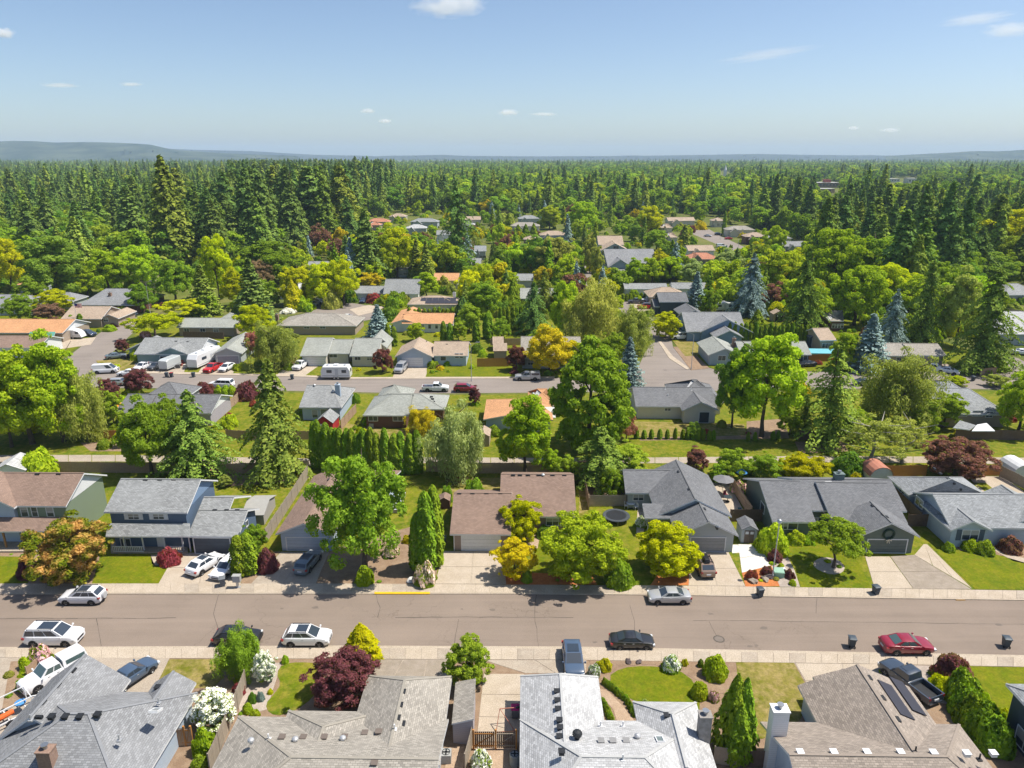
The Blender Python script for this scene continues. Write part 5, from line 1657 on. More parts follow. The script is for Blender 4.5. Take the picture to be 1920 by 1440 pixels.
car('red pickup before the big white trailer', 400, 695, -101, 'pickup', BRED, 'pickup truck', 'pickup_truck')
car('white hatchback right of the red pickup', 426, 694, -102, 'hatch', WHITE)
car('white sport utility behind the clipped hedge on the second street', 416, 727, 175, 'bigsuv', WHITE)
car('silver blue car beneath the purple tree on the second street', 226, 722, 5, 'wagon', SILV)
car('dark blue sedan on the corner lawn of the teal house', 218, 672, 30, 'sedan', GREYB)
car('purple dark car behind the teardrop camper', 166, 630, -20, 'suv', NAVY)
car('dark blue sedan nearest the tan gabled house', 229, 601, 0, 'sedan', NAVY)
car('black pickup behind the dark blue sedan of the tan gabled house', 240, 594, 0, 'pickup', CHARB, 'pickup truck', 'pickup_truck')
car('blue car behind the dark red bush by the lamp post', 305, 571, 10, 'wagon', BLUE)
car('silver car on the court left of two', 586, 573, -30, 'sedan', SILV)
car('white car on the court right of the silver one', 600, 569, -35, 'wagon', WHITE)
car('white car behind the tan hip roof at the court', 652, 598, -15, 'sedan', WHITE)
car('dark car beneath the red maple of the court', 681, 567, -90, 'sedan', NAVY)
car('bright red sport utility on the pale driveway of the navy house', 1210, 579, 180, 'bigsuv', BRED, roofcol=DGREY)
car('grey pickup parked along the small clipped hedge', 1193, 569, 175, 'pickup', DGREY, 'pickup truck', 'pickup_truck')
car('white vehicle behind the red sport utility', 1217, 567, 178, 'bigsuv', WHITE)
car('white sport utility at the bend, front one of the pair under the lime tree', 1275, 636, 185, 'bigsuv', WHITE)
car('white sport utility at the bend, rear one of the pair under the lime tree', 1268, 626, 185, 'bigsuv', WHITE)
car('white pickup on the drive of the low tan ranch house', 1748, 696, -38, 'pickup', WHITE, 'pickup truck', 'pickup_truck')
car('white sedan beside the white pickup of the low tan ranch house', 1777, 700, -42, 'sedan', WHITE)
car('white car at the right edge beside a lawn', 1917, 665, -15, 'sedan', WHITE)
car('black car in the shade beside the turquoise pool enclosure', 1512, 687, 190, 'sedan', BLACK)
car('dark car glimpsed on the second street between two conifers', 1620, 722, 0, 'sedan', NAVY)
car('silver car on the far street under the tan roofs', 1327, 444, -20, 'sedan', SILV)
car('red car before the many gabled house of the far street', 1366, 449, 0, 'sedan', BRED)
car('dark car beside the red one of the far street', 1347, 441, 0, 'suv', NAVY)
car('white van on the far street', 1352, 464, 0, 'van', WHITE, 'van', 'delivery_van')
car('dark car in the shade on the short far street', 1080, 535, 5, 'sedan', NAVY)
# ---- trailers
def trailer(label, px, py, rot, L, W, H, col, kind='camper', stripe=None):
 p = G(px, py, .05)
 o = empty('camper_trailer' if kind != 'cargo' else 'cargo_trailer', (p.x, p.y, .06), R(rot), label, 'trailer')
 mb = MB()
 rows = []
 n = 14
 z0 = .55
 for i in range(n + 1):
  f = i / n
  x = -L / 2 + L * f
  if kind == 'teardrop':
   zt = z0 + (H - z0) * (1 - abs(2 * f - 1.0) ** 2.6) ** .55
  elif kind == 'camper':
   e = max(0, (abs(2 * f - 1) - .86) / .14)
   zt = z0 + (H - z0) * (1 - .35 * e * e)
  else:
   e = max(0, (f - .86) / .14)
   zt = H - .25 * e
  y = W / 2
  rows.append([(x, -y, z0), (x, -y, zt - .1), (x, -y * .9, zt), (x, y * .9, zt), (x, y, zt - .1), (x, y, z0)])
 mb.grid(rows, 0)
 mb.face(rows[0]); mb.face(rows[-1][::-1])
 mb.face([rows[0][0], rows[0][5], rows[-1][5], rows[-1][0]])
 mb.build('body', [paint(*col)], o)
 for sg in (-1, 1):
  for k in ((-.06, .06) if L > 5 else (0,)):
   t = link('wheel', TY, o, (k * L * 1.1 - .02 * L, sg * (W / 2 - .1), .36), 0, (.36, .2, .36))
   link('rim', RM, t)
  if kind != 'cargo':
   for a, b in (((-.38, -.22), (.12, .3)) if L > 5 else ((-.12, .12),)):
    q = MB(); y0, y1 = sorted((sg * (W / 2 + .015), sg * (W / 2 - .03)))
    zc = z0 + (H - z0) * .42
    q.box(a * L, b * L, y0, y1, zc, zc + .65); q.build('window', [CGLASS], o)
   q = MB(); y0, y1 = sorted((sg * (W / 2 + .02), sg * (W / 2 - .03)))
   q.box(-.1 * L if L > 5 else .2 * L, -.1 * L + .7 if L > 5 else .2 * L + .5, y0, y1, z0 + .1, min(H - .25, z0 + 1.8)); q.build('door', [paint('trailer_door_paint', (.5, .52, .55))], o)
  q = MB(); y0, y1 = sorted((sg * (W / 2 + .012), sg * (W / 2 - .03)))
  q.box(-.48 * L, .46 * L, y0, y1, z0 + .25, z0 + .42); q.build('stripe', [paint('trailer_stripe_paint', stripe or (.35, .37, .4))], o)
 q = MB(); q.bar((L / 2 - .1, -.6, .5), (L / 2 + 1.2, 0, .5), .08, .1); q.bar((L / 2 - .1, .6, .5), (L / 2 + 1.2, 0, .5), .08, .1); q.bar((L / 2 + 1.0, 0, 0), (L / 2 + 1.0, 0, .6), .06, .06)
 q.build('hitch', [BLACKP], o)
 if kind == 'camper':
  q = MB(); q.box(-.5, .5, -.4, .4, H, H + .28); q.build('air_conditioner', [TRIM], o)
  for x in (-.3 * L, .3 * L):
   q = MB(); q.box(x - .2, x + .2, -.2, .2, H, H + .1); q.build('roof_vent', [paint('smoked_vent', (.1, .11, .12))], o)
  q = MB(); q.box(-L / 2 - .02, -L / 2 + .04, -.6, .6, z0 + (H - z0) * .45, z0 + (H - z0) * .75); q.build('rear_window', [CGLASS], o)
 return o
WT = ('white_trailer_skin', (.70, .71, .72))
trailer('square white travel trailer parked at the second street kerb', 632, 709, 180, 6.2, 2.4, 2.9, WT)
trailer('big white fifth wheel trailer beside the lilac garage', 386, 682, -101, 10, 2.5, 3.3, WT, stripe=(.3, .32, .36))
trailer('silver cargo trailer on the cluttered driveway', 320, 691, -104, 4.6, 2.2, 2.6, ('silver_trailer_skin', (.50, .53, .53)), 'cargo')
trailer('teardrop shaped white camper by the orange roof', 139, 634, 175, 5.8, 2.2, 2.5, WT, 'teardrop')
trailer('white trailer among the dark trees behind the mid blue house', 1355, 583, 180, 6.5, 2.4, 2.8, WT)
o = None
p = G(30, 1345, .1)
o = empty('boat_trailer', (p.x, p.y, .1), R(50), 'white tubular boat trailer frame with orange buoy bag at the left edge', 'trailer')
mb = MB()
for sg in (-1, 1):
 mb.bar((-2.6, sg * .9, .6), (1.6, sg * .9, .6), .1, .12); mb.bar((1.6, sg * .9, .6), (2.9, 0, .6), .1, .12)
 mb.bar((-2.2, sg * .95, .6), (-2.2, sg * .95, 1.9), .07, .07); mb.bar((1.2, sg * .95, .6), (1.2, sg * .95, 1.9), .07, .07); mb.bar((-2.2, sg * .95, 1.9), (1.2, sg * .95, 1.9), .07, .07)
for x in (-2.2, 1.2): mb.bar((x, -.95, 1.9), (x, .95, 1.9), .07, .07)
for x in (-2.0, -.6, .8): mb.bar((x, -.9, .6), (x, .9, .6), .08, .08)
mb.build('frame', [TRIM], o)
for sg in (-1, 1):
 t = link('wheel', TY, o, (-.6, sg * 1.0, .34), 0, (.34, .2, .34)); link('rim', RM, t)
mb = MB(); mb.tube((-1.5, -.3, .85), (-.1, -.2, .85), .28, .22, 10); mb.build('load_bag', [mat('orange_buoy', (.72, .14, .03))], o)
mb = MB(); mb.lathe([(0, 0), (.4, .05), (.45, .2), (0, .3)], (.6, .35, .8), 10); mb.build('load_tub', [mat('blue_tub', (.08, .28, .6))], o)
# ------------------------------------------------------------------ fences, sheds, street furniture, garden things
PANELS = {}
def fence_parts(key, m, h):
 if key in PANELS: return PANELS[key]
 mb = MB()
 n = 16
 for i in range(n):
  w = 2.4 / n
  dz = rnd.uniform(-.03, .03)
  mb.box(-1.2 + i * w + .006, -1.2 + (i + 1) * w - .006, -.012 + rnd.uniform(-.006, .006), .012, .05, h + dz)
 pm = mb.mesh('fence_panel', [m])
 mb = MB()
 for z in (.35, h * .6, h - .18): mb.box(-1.2, 1.2, .014, .055, z - .045, z + .045)
 rl = mb.mesh('fence_rail', [m])
 mb = MB(); mb.box(-.05, .05, -.05, .05, 0, h + .08)
 ps = mb.mesh('fence_post', [m])
 PANELS[key] = (pm, rl, ps)
 return PANELS[key]
def fence(label, pts, m, h=1.8, z=.085, world=False):
 P = [Vector((*G(x, y, z)[:2], z)) for x, y in pts] if not world else [Vector((*p, z)) for p in pts]
 o = empty('board_fence', P[0], 0, label, 'fence')
 pm, rl, ps = fence_parts((m.name, h), m, h)
 for a, b in zip(P, P[1:]):
  d = b - a
  n = max(1, round(d.length / 2.4))
  rz = math.atan2(d.y, d.x)
  s = d.length / n / 2.4
  for i in range(n):
   c = a + d * ((i + .5) / n) - P[0]
   q = link('fence_panel', pm, o, c, rz, (s, 1, 1 + rnd.uniform(-.01, .01)))
   link('fence_rail', rl, q)
   link('fence_post', ps, o, a + d * (i / n) - P[0], rz)
  link('fence_post', ps, o, b - P[0], rz)
 return o
fence('brown board fence between greenway path and the two left yards', [(-120, 886), (108, 886), (246, 887)], WOOD)
fence('shaded brown board fence behind the big conifers', [(246, 887), (420, 890), (580, 884)], WOOD)
fence('weathered board fence behind the brown roofed house yard', [(800, 884), (860, 888), (960, 888), (1060, 886), (1140, 884)], WOOD)
fence('tall grey slatted fence running beside the long brown roof', [(500, 1018), (520, 987), (548, 944), (578, 896)], WOODG, 2.0)
fence('tan board fence beside the charcoal roofed house yard', [(1104, 956), (1092, 897)], WOOD)
fence('short cross fence by the trampoline', [(1104, 950), (1172, 949)], WOODG, 1.7)
fence('brown fence between charcoal roof patio and dark green house', [(1408, 972), (1385, 938), (1366, 908)], WOOD)
fence('dark cross fence behind the small shed', [(1368, 978), (1427, 978)], WOODD)
fence('orange stained cedar fence left of the purple tree', [(1608, 894), (1672, 894), (1735, 892)], WOODO)
fence('orange stained cedar fence right of the purple tree', [(1812, 893), (1874, 892)], WOODO)
fence('weathered fence along the bright concrete patio', [(1874, 894), (1905, 910), (1960, 938)], WOODG)
fence('dark brown fence between dark green and pale blue houses', [(1672, 934), (1702, 962), (1724, 985)], WOODD)
fence('dark short fence meeting the pale blue house corner', [(1700, 988), (1750, 987)], WOODD)
fence('board fence behind the small barn shed and arborvitae', [(585, 828), (690, 838)], WOODD, 1.6)
fence('board fence of the low grey house towards the greenway', [(195, 823), (240, 824)], WOODO, 1.6)
fence('brown board fence and gate before the red barn', [(425, 822), (500, 826), (590, 824)], WOOD, 1.6)
fence('dark weathered fence behind the ragged conifer', [(1498, 826), (1574, 826)], WOODD)
fence('long dark fence under the tan house at the right', [(1790, 824), (1960, 826)], WOODD)
fence('brown side fence beside the blue chimney house', [(640, 806), (668, 774)], WOOD)
fence('cedar fence panel by the purple leaved tree', [(895, 688), (953, 687)], WOODO, 2.0)
fence('brown fence before the vivid square lawn', [(920, 648), (978, 647)], WOOD, 1.8)
fence('grey brown fence left of the orange roofed gardens', [(345, 634), (420, 636)], WOODD, 1.8)
fence('short weathered board fence at the street corner', [(1837, 706), (1866, 703)], WOOD, 1.8, .06)
fence('brown fence with lattice top beside the low grey house', [(420, 775), (440, 760), (452, 748)], WOOD, 1.8)
fence('board fence between slate and beige roofed houses', [(395, 1450), (430, 1370), (462, 1290)], WOODG, 1.9)
fence('cross fence in the gap beside the slate house wall', [(328, 1400), (362, 1398)], WOOD, 1.7)
fence('low fence beside the white pickup', [(52, 1268), (86, 1240)], WOOD, 1.0)
fence('narrow fence between lean-to shed and side drive', [(872, 1450), (886, 1395)], WOODG, 1.9)
fence('weathered fence right of the pale roofed house', [(1338, 1432), (1378, 1438)], WOODG, 1.7)
fence('dark wooden gate fence beside the white chimney', [(1382, 1440), (1438, 1440)], WOODD, 1.7)
fence('grey fence before the slate house at the right edge', [(1880, 588), (1940, 598)], WOODG, 1.8)
def gate(label, pts, z=.11, h=1.75):
 a, b = [Vector((*G(x, y, z)[:2], z)) for x, y in pts]
 d = b - a
 o = empty('wooden_gate', a, math.atan2(d.y, d.x), label, 'gate')
 Lg = d.length
 mb = MB()
 for x in (0, Lg * .52, Lg): mb.box(x - .07, x + .07, -.07, .07, 0, h + .2)
 mb.build('gate_frame', [WOODO], o)
 for (x0, x1) in ((.09, Lg * .52 - .09), (Lg * .52 + .09, Lg - .09)):
  mb = MB()
  n = 10
  for i in range(n):
   w = (x1 - x0) / n
   mb.box(x0 + i * w + .012, x0 + (i + 1) * w - .012, -.012, .012, .1, h)
  lf = mb.build('gate_leaf', [WOODD], o)
  mb = MB()
  for zz in (.35, h - .2): mb.box(x0, x1, -.06, -.014, zz - .05, zz + .05)
  mb.bar((x0, -.04, .35), (x1, -.04, h - .2), .06, .04)
  mb.build('gate_rail', [WOODO if x0 < 1 else WOODG], lf)
 return o
gate('double wooden side gate with orange frame across the side drive', [(888, 1404), (968, 1404)])
gate('small wooden gate beside the slate house', [(336, 1398), (362, 1397)])
def shed(label, px, py, w, d, h, rot, wall, roof, style='gable', doorm=None, pitch=.55):
 p = G(px, py)
 o = empty('garden_shed', (p.x, p.y, 0), R(rot), label, 'shed')
 mb = MB()
 hw = w / 2
 zr = h + hw * pitch
 if style == 'gable':
  prof = [(-hw, h), (0, zr), (hw, h)]
 elif style == 'barn':
  prof = [(-hw, h), (-hw * .62, h + hw * .62), (0, h + hw * .9), (hw * .62, h + hw * .62), (hw, h)]
 else:
  prof = [(hw * cos(pi - pi * i / 8), h + hw * .8 * sin(pi * i / 8)) for i in range(9)]
 pl = [(-hw, 0)] + prof + [(hw, 0)]
 mb.face([(x, 0, z) for x, z in pl][::-1]); mb.face([(x, d, z) for x, z in pl])
 mb.face([(-hw, 0, 0), (-hw, 0, h), (-hw, d, h), (-hw, d, 0)]); mb.face([(hw, 0, 0), (hw, d, 0), (hw, d, h), (hw, 0, h)])
 mb.build('wall', [wall], o)
 mb = MB()
 ov = .18
 for (x0, z0), (x1, z1) in zip(prof, prof[1:]):
  k0 = 1.1 if abs(x0) == hw else 1
  k1 = 1.1 if abs(x1) == hw else 1
  dz0 = -.08 if abs(x0) == hw else 0; dz1 = -.08 if abs(x1) == hw else 0
  A = [(x0 * k0, -ov, z0 + .04 + dz0), (x1 * k1, -ov, z1 + .04 + dz1), (x1 * k1, d + ov, z1 + .04 + dz1), (x0 * k0, d + ov, z0 + .04 + dz0)]
  mb.face(A, 0, [(0, 0), (1, 0), (1, d), (0, d)])
  B = [(a, b, c - .07) for a, b, c in A]
  mb.face(B[::-1])
  for i in range(4): mb.face([B[i], B[(i + 1) % 4], A[(i + 1) % 4], A[i]])
 mb.build('roof', [roof], o)
 if doorm:
  mb = MB()
  mb.box(-hw * .62, -.015, -.05, .0, .08, h * .92); mb.box(.015, hw * .62, -.05, .0, .08, h * .92)
  dd = mb.build('door', [doorm], o)
  for sx in (-1, 1):
   q = MB(); q.box(sx * hw * .32 - .2, sx * hw * .32 + .2, -.07, -.045, h * .66, h * .84); q.build('pane', [TRIM], dd)
 return o
shed('small grey garden shed with brown double door and window lights', 1403, 1019, 1.9, 2.4, 2.0, -3, WL['grey'], SH['charcoal'], doorm=mat('brown_door', (.17, .13, .10)))
shed('rusty red arched metal shed by the orange fence', 1650, 910, 3.2, 3.0, 1.6, 0, mat('white_metal', (.6, .6, .6)), mat('rust_red_metal', (.45, .19, .13), rough=.6), 'arch')
shed('white arched canopy shed at the right edge', 1918, 900, 3.2, 3.4, 1.2, 0, mat('white_metal', (.6, .6, .6)), mat('white_tarp', (.68, .69, .70)), 'arch')
shed('red barn shed with grey roof and white trimmed window', 609, 812, 3.0, 3.6, 2.0, -4, mat('barn_red', (.42, .035, .035)), SH['grey'], 'gable', doorm=mat('barn_red_door', (.36, .03, .03)), pitch=.8)
shed('grey metal garden shed in the navy house back yard', 470, 968, 5.2, 2.6, 1.7, -88, mat('grey_shed_metal', (.38, .36, .33)), mat('grey_shed_roof', (.36, .355, .33)), pitch=.3)
shed('pale shed with grey roof at the left end of the greenway fence', 20, 905, 4.4, 4.2, 1.9, 10, WL['white'], SH['pale'], pitch=.5)
shed('dark playhouse with white window by the turquoise pool', 1528, 652, 3.0, 3.0, 2.6, -6, WL['dblue'], SH['charcoal'], doorm=TRIM, pitch=.7)
shed('tan playhouse deep under the lime and dark trees', 1460, 604, 3.4, 3, 2.4, 0, WL['tan'], SH['tan'], doorm=DARK)
shed('small brick red roofed hutch left of the brown roof', 833, 955, 1.5, 1.5, 1.4, 0, WL['dbrown'], SH['brown'])
shed('tan shed by the greenway left of the light green tree', 905, 838, 2.2, 3, 2.0, -3, WL['tan'], SH['tan'])
shed('cedar roofed potting shed by the vivid square lawn', 926, 668, 4.5, 3, 2.0, -88, WL['tan'], SH['tan'])
shed('second cedar roofed lean shed behind the potting shed', 925, 655, 4.5, 2.4, 2.0, -88, WL['tan'], SH['tan'])
h = House('narrow lean-to shed with lilac grey end wall beside the side drive', 865, 1390, -1, 'lilac', 'beige', 'shed', 'lean_to_shed')
h.shed_roof([(847, 1357), (888, 1348), (892, 1272), (854, 1279)], [2.2, 2.9, 2.9, 2.2], walls=WL['lilac'])
# ---- wheeled bins
def bin_(label, px, py, rot, col=BLACKP, lid=None, z=.03, group=None):
 p = G(px, py, z)
 o = empty('wheeled_bin', (p.x, p.y, z), R(rot), label, 'rubbish bin', group)
 mb = MB()
 A = [(-.24, -.27, .08), (.24, -.27, .08), (.24, .24, .08), (-.24, .24, .08)]
 B = [(-.31, -.36, 1.0), (.31, -.36, 1.0), (.31, .34, 1.0), (-.31, .34, 1.0)]
 mb.face(A[::-1])
 for i in range(4): mb.face([A[i], A[(i + 1) % 4], B[(i + 1) % 4], B[i]])
 mb.box(-.34, .34, -.39, .37, .97, 1.02)
 mb.build('body', [col], o)
 mb = MB()
 rows = [[(x, -.40 + .8 * j / 5, 1.03 + .09 * (1 - (2 * j / 5 - 1) ** 2) * (1 if abs(x) < .3 else .5)) for j in range(6)] for x in (-.35, -.2, .2, .35)]
 mb.grid(rows); mb.box(-.35, .35, -.42, .38, 1.015, 1.04)
 mb.build('lid', [lid or col], o)
 mb = MB(); mb.bar((-.3, .42, 1.0), (.3, .42, 1.0), .04, .04); mb.build('handle', [BLACKP], o)
 for sx in (-1, 1):
  t = link('wheel', TY, o, (sx * .27, .28, .12), R(90), (.12, .06, .12))
 return o
BINB = mat('blue_grey_bin', (.06, .08, .10), rough=.5)
bin_('dark wheeled bin on the near side of the street, left of the dark red sedan', 1596, 1212, 170, BINB)
bin_('dark wheeled bin on the near side of the street, right of the dark red sedan', 1885, 1212, 170, BINB)
bin_('dark wheeled bin at the far kerb below the lamp post', 1424, 1118, 10, BINB)
bin_('dark wheeled bin at the far kerb before the round edged lawn', 1641, 1114, 10, BINB)
bin_('grey wheeled bin with lid tilted before the white wagon', 418, 1098, 20, mat('grey_bin', (.15, .165, .18)), z=.125)
bin_('wheeled bin with magenta lid in the side drive shade', 966, 1344, 0, mat('grey_bin', (.15, .165, .18)), mat('magenta_lid', (.5, .02, .16)), z=.118)
bin_('dark bin on the second street, left of the red lidded one', 313, 707, 0, BINB)
bin_('red lidded bin on the second street before the cargo trailer', 322, 707, 0, BINB, mat('red_lid', (.3, .03, .04)))
bin_('dark bin on the second street before the white fifth wheel trailer', 363, 707, 0, BINB)
bin_('dark bin at the kerb before the sage roofed cream house', 548, 711, 0, BINB)
bin_('dark wheeled bin on the street before the low tan ranch house', 1824, 714, 20, BINB)
bin_('dark wheeled bin beside the lawn at the right edge corner', 1885, 667, 0, BINB)
bin_('dark bin beside the brown roofed garage', 1072 - 240, 1020, 0, BINB, z=.1)
# ---- street lamps
def lamp(label, px, py, h, arm=0.0, head='post', rot=0):
 p = G(px, py, .1)
 o = empty('street_lamp', (p.x, p.y, .1), R(rot), label, 'street lamp')
 mb = MB(); mb.tube((0, 0, 0), (0, 0, .5), .13, .1, 10); mb.tube((0, 0, .5), (0, 0, h), .075, .05, 10); mb.build('pole', [mat('pale_lamp_pole', (.50, .50, .50), rough=.5)], o)
 if head == 'post':
  mb = MB(); mb.lathe([(.06, 0), (.2, .06), (.24, .22), (.22, .36), (.08, .46), (0, .48)], (0, 0, h), 12); mb.build('lamp_head', [mat('white_lamp_globe', (.62, .66, .70), rough=.3)], o)
  mb = MB(); mb.lathe([(.26, .34), (.2, .46), (0, .54)], (0, 0, h), 12); mb.build('lamp_cap', [METAL], o)
 else:
  mb = MB(); mb.bar((0, 0, h), (arm, 0, h + .5), .07, .07); mb.build('arm', [METAL], o)
  mb = MB(); mb.box(arm - .1, arm + .7, -.15, .15, h + .42, h + .58); mb.build('lamp_head', [METAL], o)
 return o
lamp('tall white topped lamp post beside the green utility box', 1448, 1084, 7.0)
lamp('slim lamp post by the lawn across the second street', 884, 714, 8.0, 1.2, 'arm')
lamp('tall lamp post by the dark carport house', 282, 588, 9.5, 1.2, 'arm')
lamp('lamp post at the bend of the far street', 1384, 465, 9, 1.2, 'arm')
lamp('lamp post on the far street under dark firs', 1350, 450, 9, 1.2, 'arm')
lamp('thin lamp post at the bend of the side street', 1296, 692, 8, 1.2, 'arm', 180)
p = G(147, 614); o = empty('flag_pole', (p.x, p.y, 0), 0, 'white flag pole with striped flag before the tan gabled house', 'flag pole')
mb = MB(); mb.tube((0, 0, 0), (0, 0, 7), .06, .04, 8); mb.dome((0, 0, 7), .09, .12); mb.build('pole', [TRIM], o)
mb = MB()
for i in range(7):
 for k in range(8):
  f = lambda k: .12 * sin(k * .9)
  mb.face([(.05 + k * .25, f(k), 6.8 - i * .16), (.05 + (k + 1) * .25, f(k + 1), 6.8 - i * .16), (.05 + (k + 1) * .25, f(k + 1), 6.64 - i * .16), (.05 + k * .25, f(k), 6.64 - i * .16)], 2 if (k < 3 and i < 4) else i % 2)
mb.build('flag', [mat('flag_red', (.45, .03, .04)), mat('flag_white', (.7, .7, .7)), mat('flag_blue', (.03, .05, .2))], o)
p = G(1459, 1080, .11); o = empty('utility_box', (p.x, p.y, .1), R(-8), 'pale green utility box beside the lamp post', 'utility box')
mb = MB(); mb.box(-.55, .55, -.45, .45, 0, .75); mb.face([(-.57, -.5, .7), (.57, -.5, .7), (.57, .5, .85), (-.57, .5, .85)]); mb.face([(-.57, -.5, .7), (-.57, .5, .85), (-.57, .5, .7)]); mb.build('cabinet', [mat('pale_green_box', (.28, .46, .35), rough=.5)], o)
mb = MB(); mb.box(-.62, .62, -.55, .55, -.02, .06); mb.build('plinth', [CONC], o)
p = G(1467, 1076, .11); o = empty('utility_box', (p.x, p.y, .1), 0, 'small grey pedestal behind the pale green utility box', 'utility box')
mb = MB(); mb.box(-.2, .2, -.15, .15, 0, .7); mb.build('cabinet', [METAL], o); mb = MB(); mb.box(-.23, .23, -.18, .18, .7, .76); mb.build('cap', [TRIM], o)
p = G(446, 1101, .12); o = empty('mailbox_cluster', (p.x, p.y, .12), 0, 'grey cluster mailbox on its pedestal before the columnar shrubs', 'mailbox')
mb = MB(); mb.box(-.12, .12, -.1, .1, 0, .75); mb.box(-.3, .3, -.2, .2, 0, .05); mb.build('pedestal', [GALV], o)
mb = MB(); mb.box(-.42, .42, -.24, .24, .75, 1.5); mb.box(-.46, .46, -.28, .28, 1.5, 1.55); mb.build('cabinet', [mat('mailbox_grey', (.38, .39, .38), rough=.5)], o)
for i in range(2):
 for j in range(4):
  mb = MB(); mb.box(-.38 + i * .39, -.02 + i * .39, -.255, -.235, .8 + j * .17, .94 + j * .17); mb.build('door', [mat('mailbox_door', (.46, .47, .47), rough=.4)], o)
def rock(label, px, py, r, m=STONE, z=.1):
 p = G(px, py, z)
 bm = bmesh.new()
 bmesh.ops.create_icosphere(bm, subdivisions=2, radius=1)
 for v in bm.verts: v.co *= 1 + rnd.uniform(-.22, .2)
 me = bpy.data.meshes.new('boulder'); bm.to_mesh(me); bm.free(); me.materials.append(m)
 o = link('boulder', me, None, (p.x, p.y, z + r * .2), rnd.uniform(0, 6), (r * 1.4, r, r * .65))
 return tag(o, label, 'boulder')
rock('flat pale boulder at the front of the red bark island', 1411, 1090, .5, mat('pale_rock', (.30, .25, .20), bump=.3))
rock('small tan boulder in the middle of the red bark island', 1434, 1087, .42, mat('pale_rock', (.30, .25, .20), bump=.3))
rock('dark boulder at the foot of the lamp post', 1443, 1083, .45, mat('dark_rock', (.09, .07, .07), bump=.3))
rock('dark rock in the flower bed along the near sidewalk', 1178, 1241, .3, mat('dark_rock', (.09, .07, .07), bump=.3))
rock('second dark rock in the flower bed along the near sidewalk', 1198, 1242, .25, mat('dark_rock', (.09, .07, .07), bump=.3))
rock('white landscape stone beside the pink rhododendron', 770, 1089, .45, mat('white_rock', (.6, .6, .58), bump=.3))
p = G(1155, 975, .1); o = empty('trampoline', (p.x, p.y, .1), 0, 'round black trampoline by the cross fence', 'trampoline')
mb = MB(); mb.lathe([(0, .72), (1.35, .72)], n=28); mb.build('mat', [BLACKP], o)
mb = MB(); mb.lathe([(1.36, .73), (1.75, .75), (1.8, .68), (1.36, .70)], n=28); mb.build('pad', [mat('grey_pad', (.06, .07, .08))], o)
for i in range(8):
 a = 2 * pi * i / 8; mb = MB(); mb.tube((1.7 * cos(a), 1.7 * sin(a), 0), (1.7 * cos(a), 1.7 * sin(a), .7), .03, n=6); mb.build('leg', [METAL], o)
def patio_set(label, px, py, umb=None):
 p = G(px, py, .11); o = empty('patio_table', (p.x, p.y, .11), 0, label, 'patio table')
 mb = MB(); mb.lathe([(0, .7), (.6, .7), (.6, .74), (0, .74)], n=18); mb.build('table_top', [TRIM if not umb else GLASS], o)
 mb = MB(); mb.tube((0, 0, 0), (0, 0, .7), .05); mb.lathe([(.3, 0), (.3, .05), (0, .06)], n=10); mb.build('base', [BLACKP], o)
 return o
def chair(label, px, py, rot, m, z=.11, group=None):
 p = G(px, py, z); o = empty('garden_chair', (p.x, p.y, z), R(rot), label, 'chair', group)
 mb = MB(); mb.box(-.25, .25, -.25, .25, .42, .46); mb.build('seat', [m], o)
 mb = MB(); mb.box(-.25, .25, .22, .27, .46, .95); mb.build('backrest', [m], o)
 for sx in (-1, 1):
  for sy in (-1, 1): mb = MB(); mb.box(sx * .22 - .02, sx * .22 + .02, sy * .22 - .02, sy * .22 + .02, 0, .42); mb.build('leg', [m], o)
 return o
patio_set('white round patio table beside the charcoal roofed house', 1182, 952)
chair('white garden chair left of the white patio table', 1174, 953, 80, TRIM); chair('white garden chair nearest the patio bench wall', 1192, 955, -70, TRIM)
patio_set('dark patio table at the brown fence patio', 1364, 940, 1)
chair('dark red chair at the top of the fence patio', 1360, 932, 20, mat('dark_red_cloth', (.25, .03, .06))); chair('dark blue chair at the bottom of the fence patio', 1386, 962, 160, mat('dark_teal_cloth', (.03, .12, .18)))
def umbrella(label, px, py, m, r=1.5, hh=2.3):
 p = G(px, py, .11); o = empty('patio_umbrella', (p.x, p.y, .11), 0, label, 'umbrella')
 mb = MB(); mb.tube((0, 0, 0), (0, 0, hh + .5), .03); mb.build('pole', [METAL], o)
 mb = MB(); mb.lathe([(r, hh), (0, hh + .55)], n=8); mb.lathe([(0, hh + .52), (r, hh - .04)], n=8); mb.lathe([(r, hh - .04), (r, hh)], n=8); mb.build('canopy', [m], o)
 return o
umbrella('grey square patio umbrella beside the charcoal roof ridge', 1354, 926, mat('grey_canvas', (.2, .2, .21)))
umbrella('blue garden umbrella among shrubs behind the patio', 1388, 906, mat('blue_canvas', (.03, .18, .45)), .9, 1.8)
p = G(1350, 938, .11); o = empty('rolled_awning', (p.x, p.y, .11), R(0), 'long white rolled awning leaning on the patio', 'awning')
a, b = G(1342, 922, .8) - p, G(1358, 950, .8) - p
mb = MB(); mb.tube(a, b, .2, n=10); mb.build('roll', [TRIM], o); mb = MB()
for t in (.1, .9): q = a.lerp(b, t); mb.bar((q.x, q.y, 0), (q.x, q.y, .75), .06, .06)
mb.build('stand', [METAL], o)
p = G(950, 1372, .118); o = empty('basketball_hoop', (p.x, p.y, .118), R(5), 'thin framed basketball hoop standing on the side drive', 'basketball hoop')
mb = MB(); mb.bar((-.9, 0, 0), (-.5, 1.0, 1.5), .05, .05); mb.bar((.7, 0, 0), (-.5, 1.0, 1.5), .04, .04); mb.bar((-.9, 0, .03), (.7, 0, .03), .06, .06); mb.bar((-.5, 1.0, 1.5), (.8, 1.0, 1.5), .07, .05); mb.build('frame', [mat('rust_red_metal', (.45, .19, .13), rough=.6)], o)
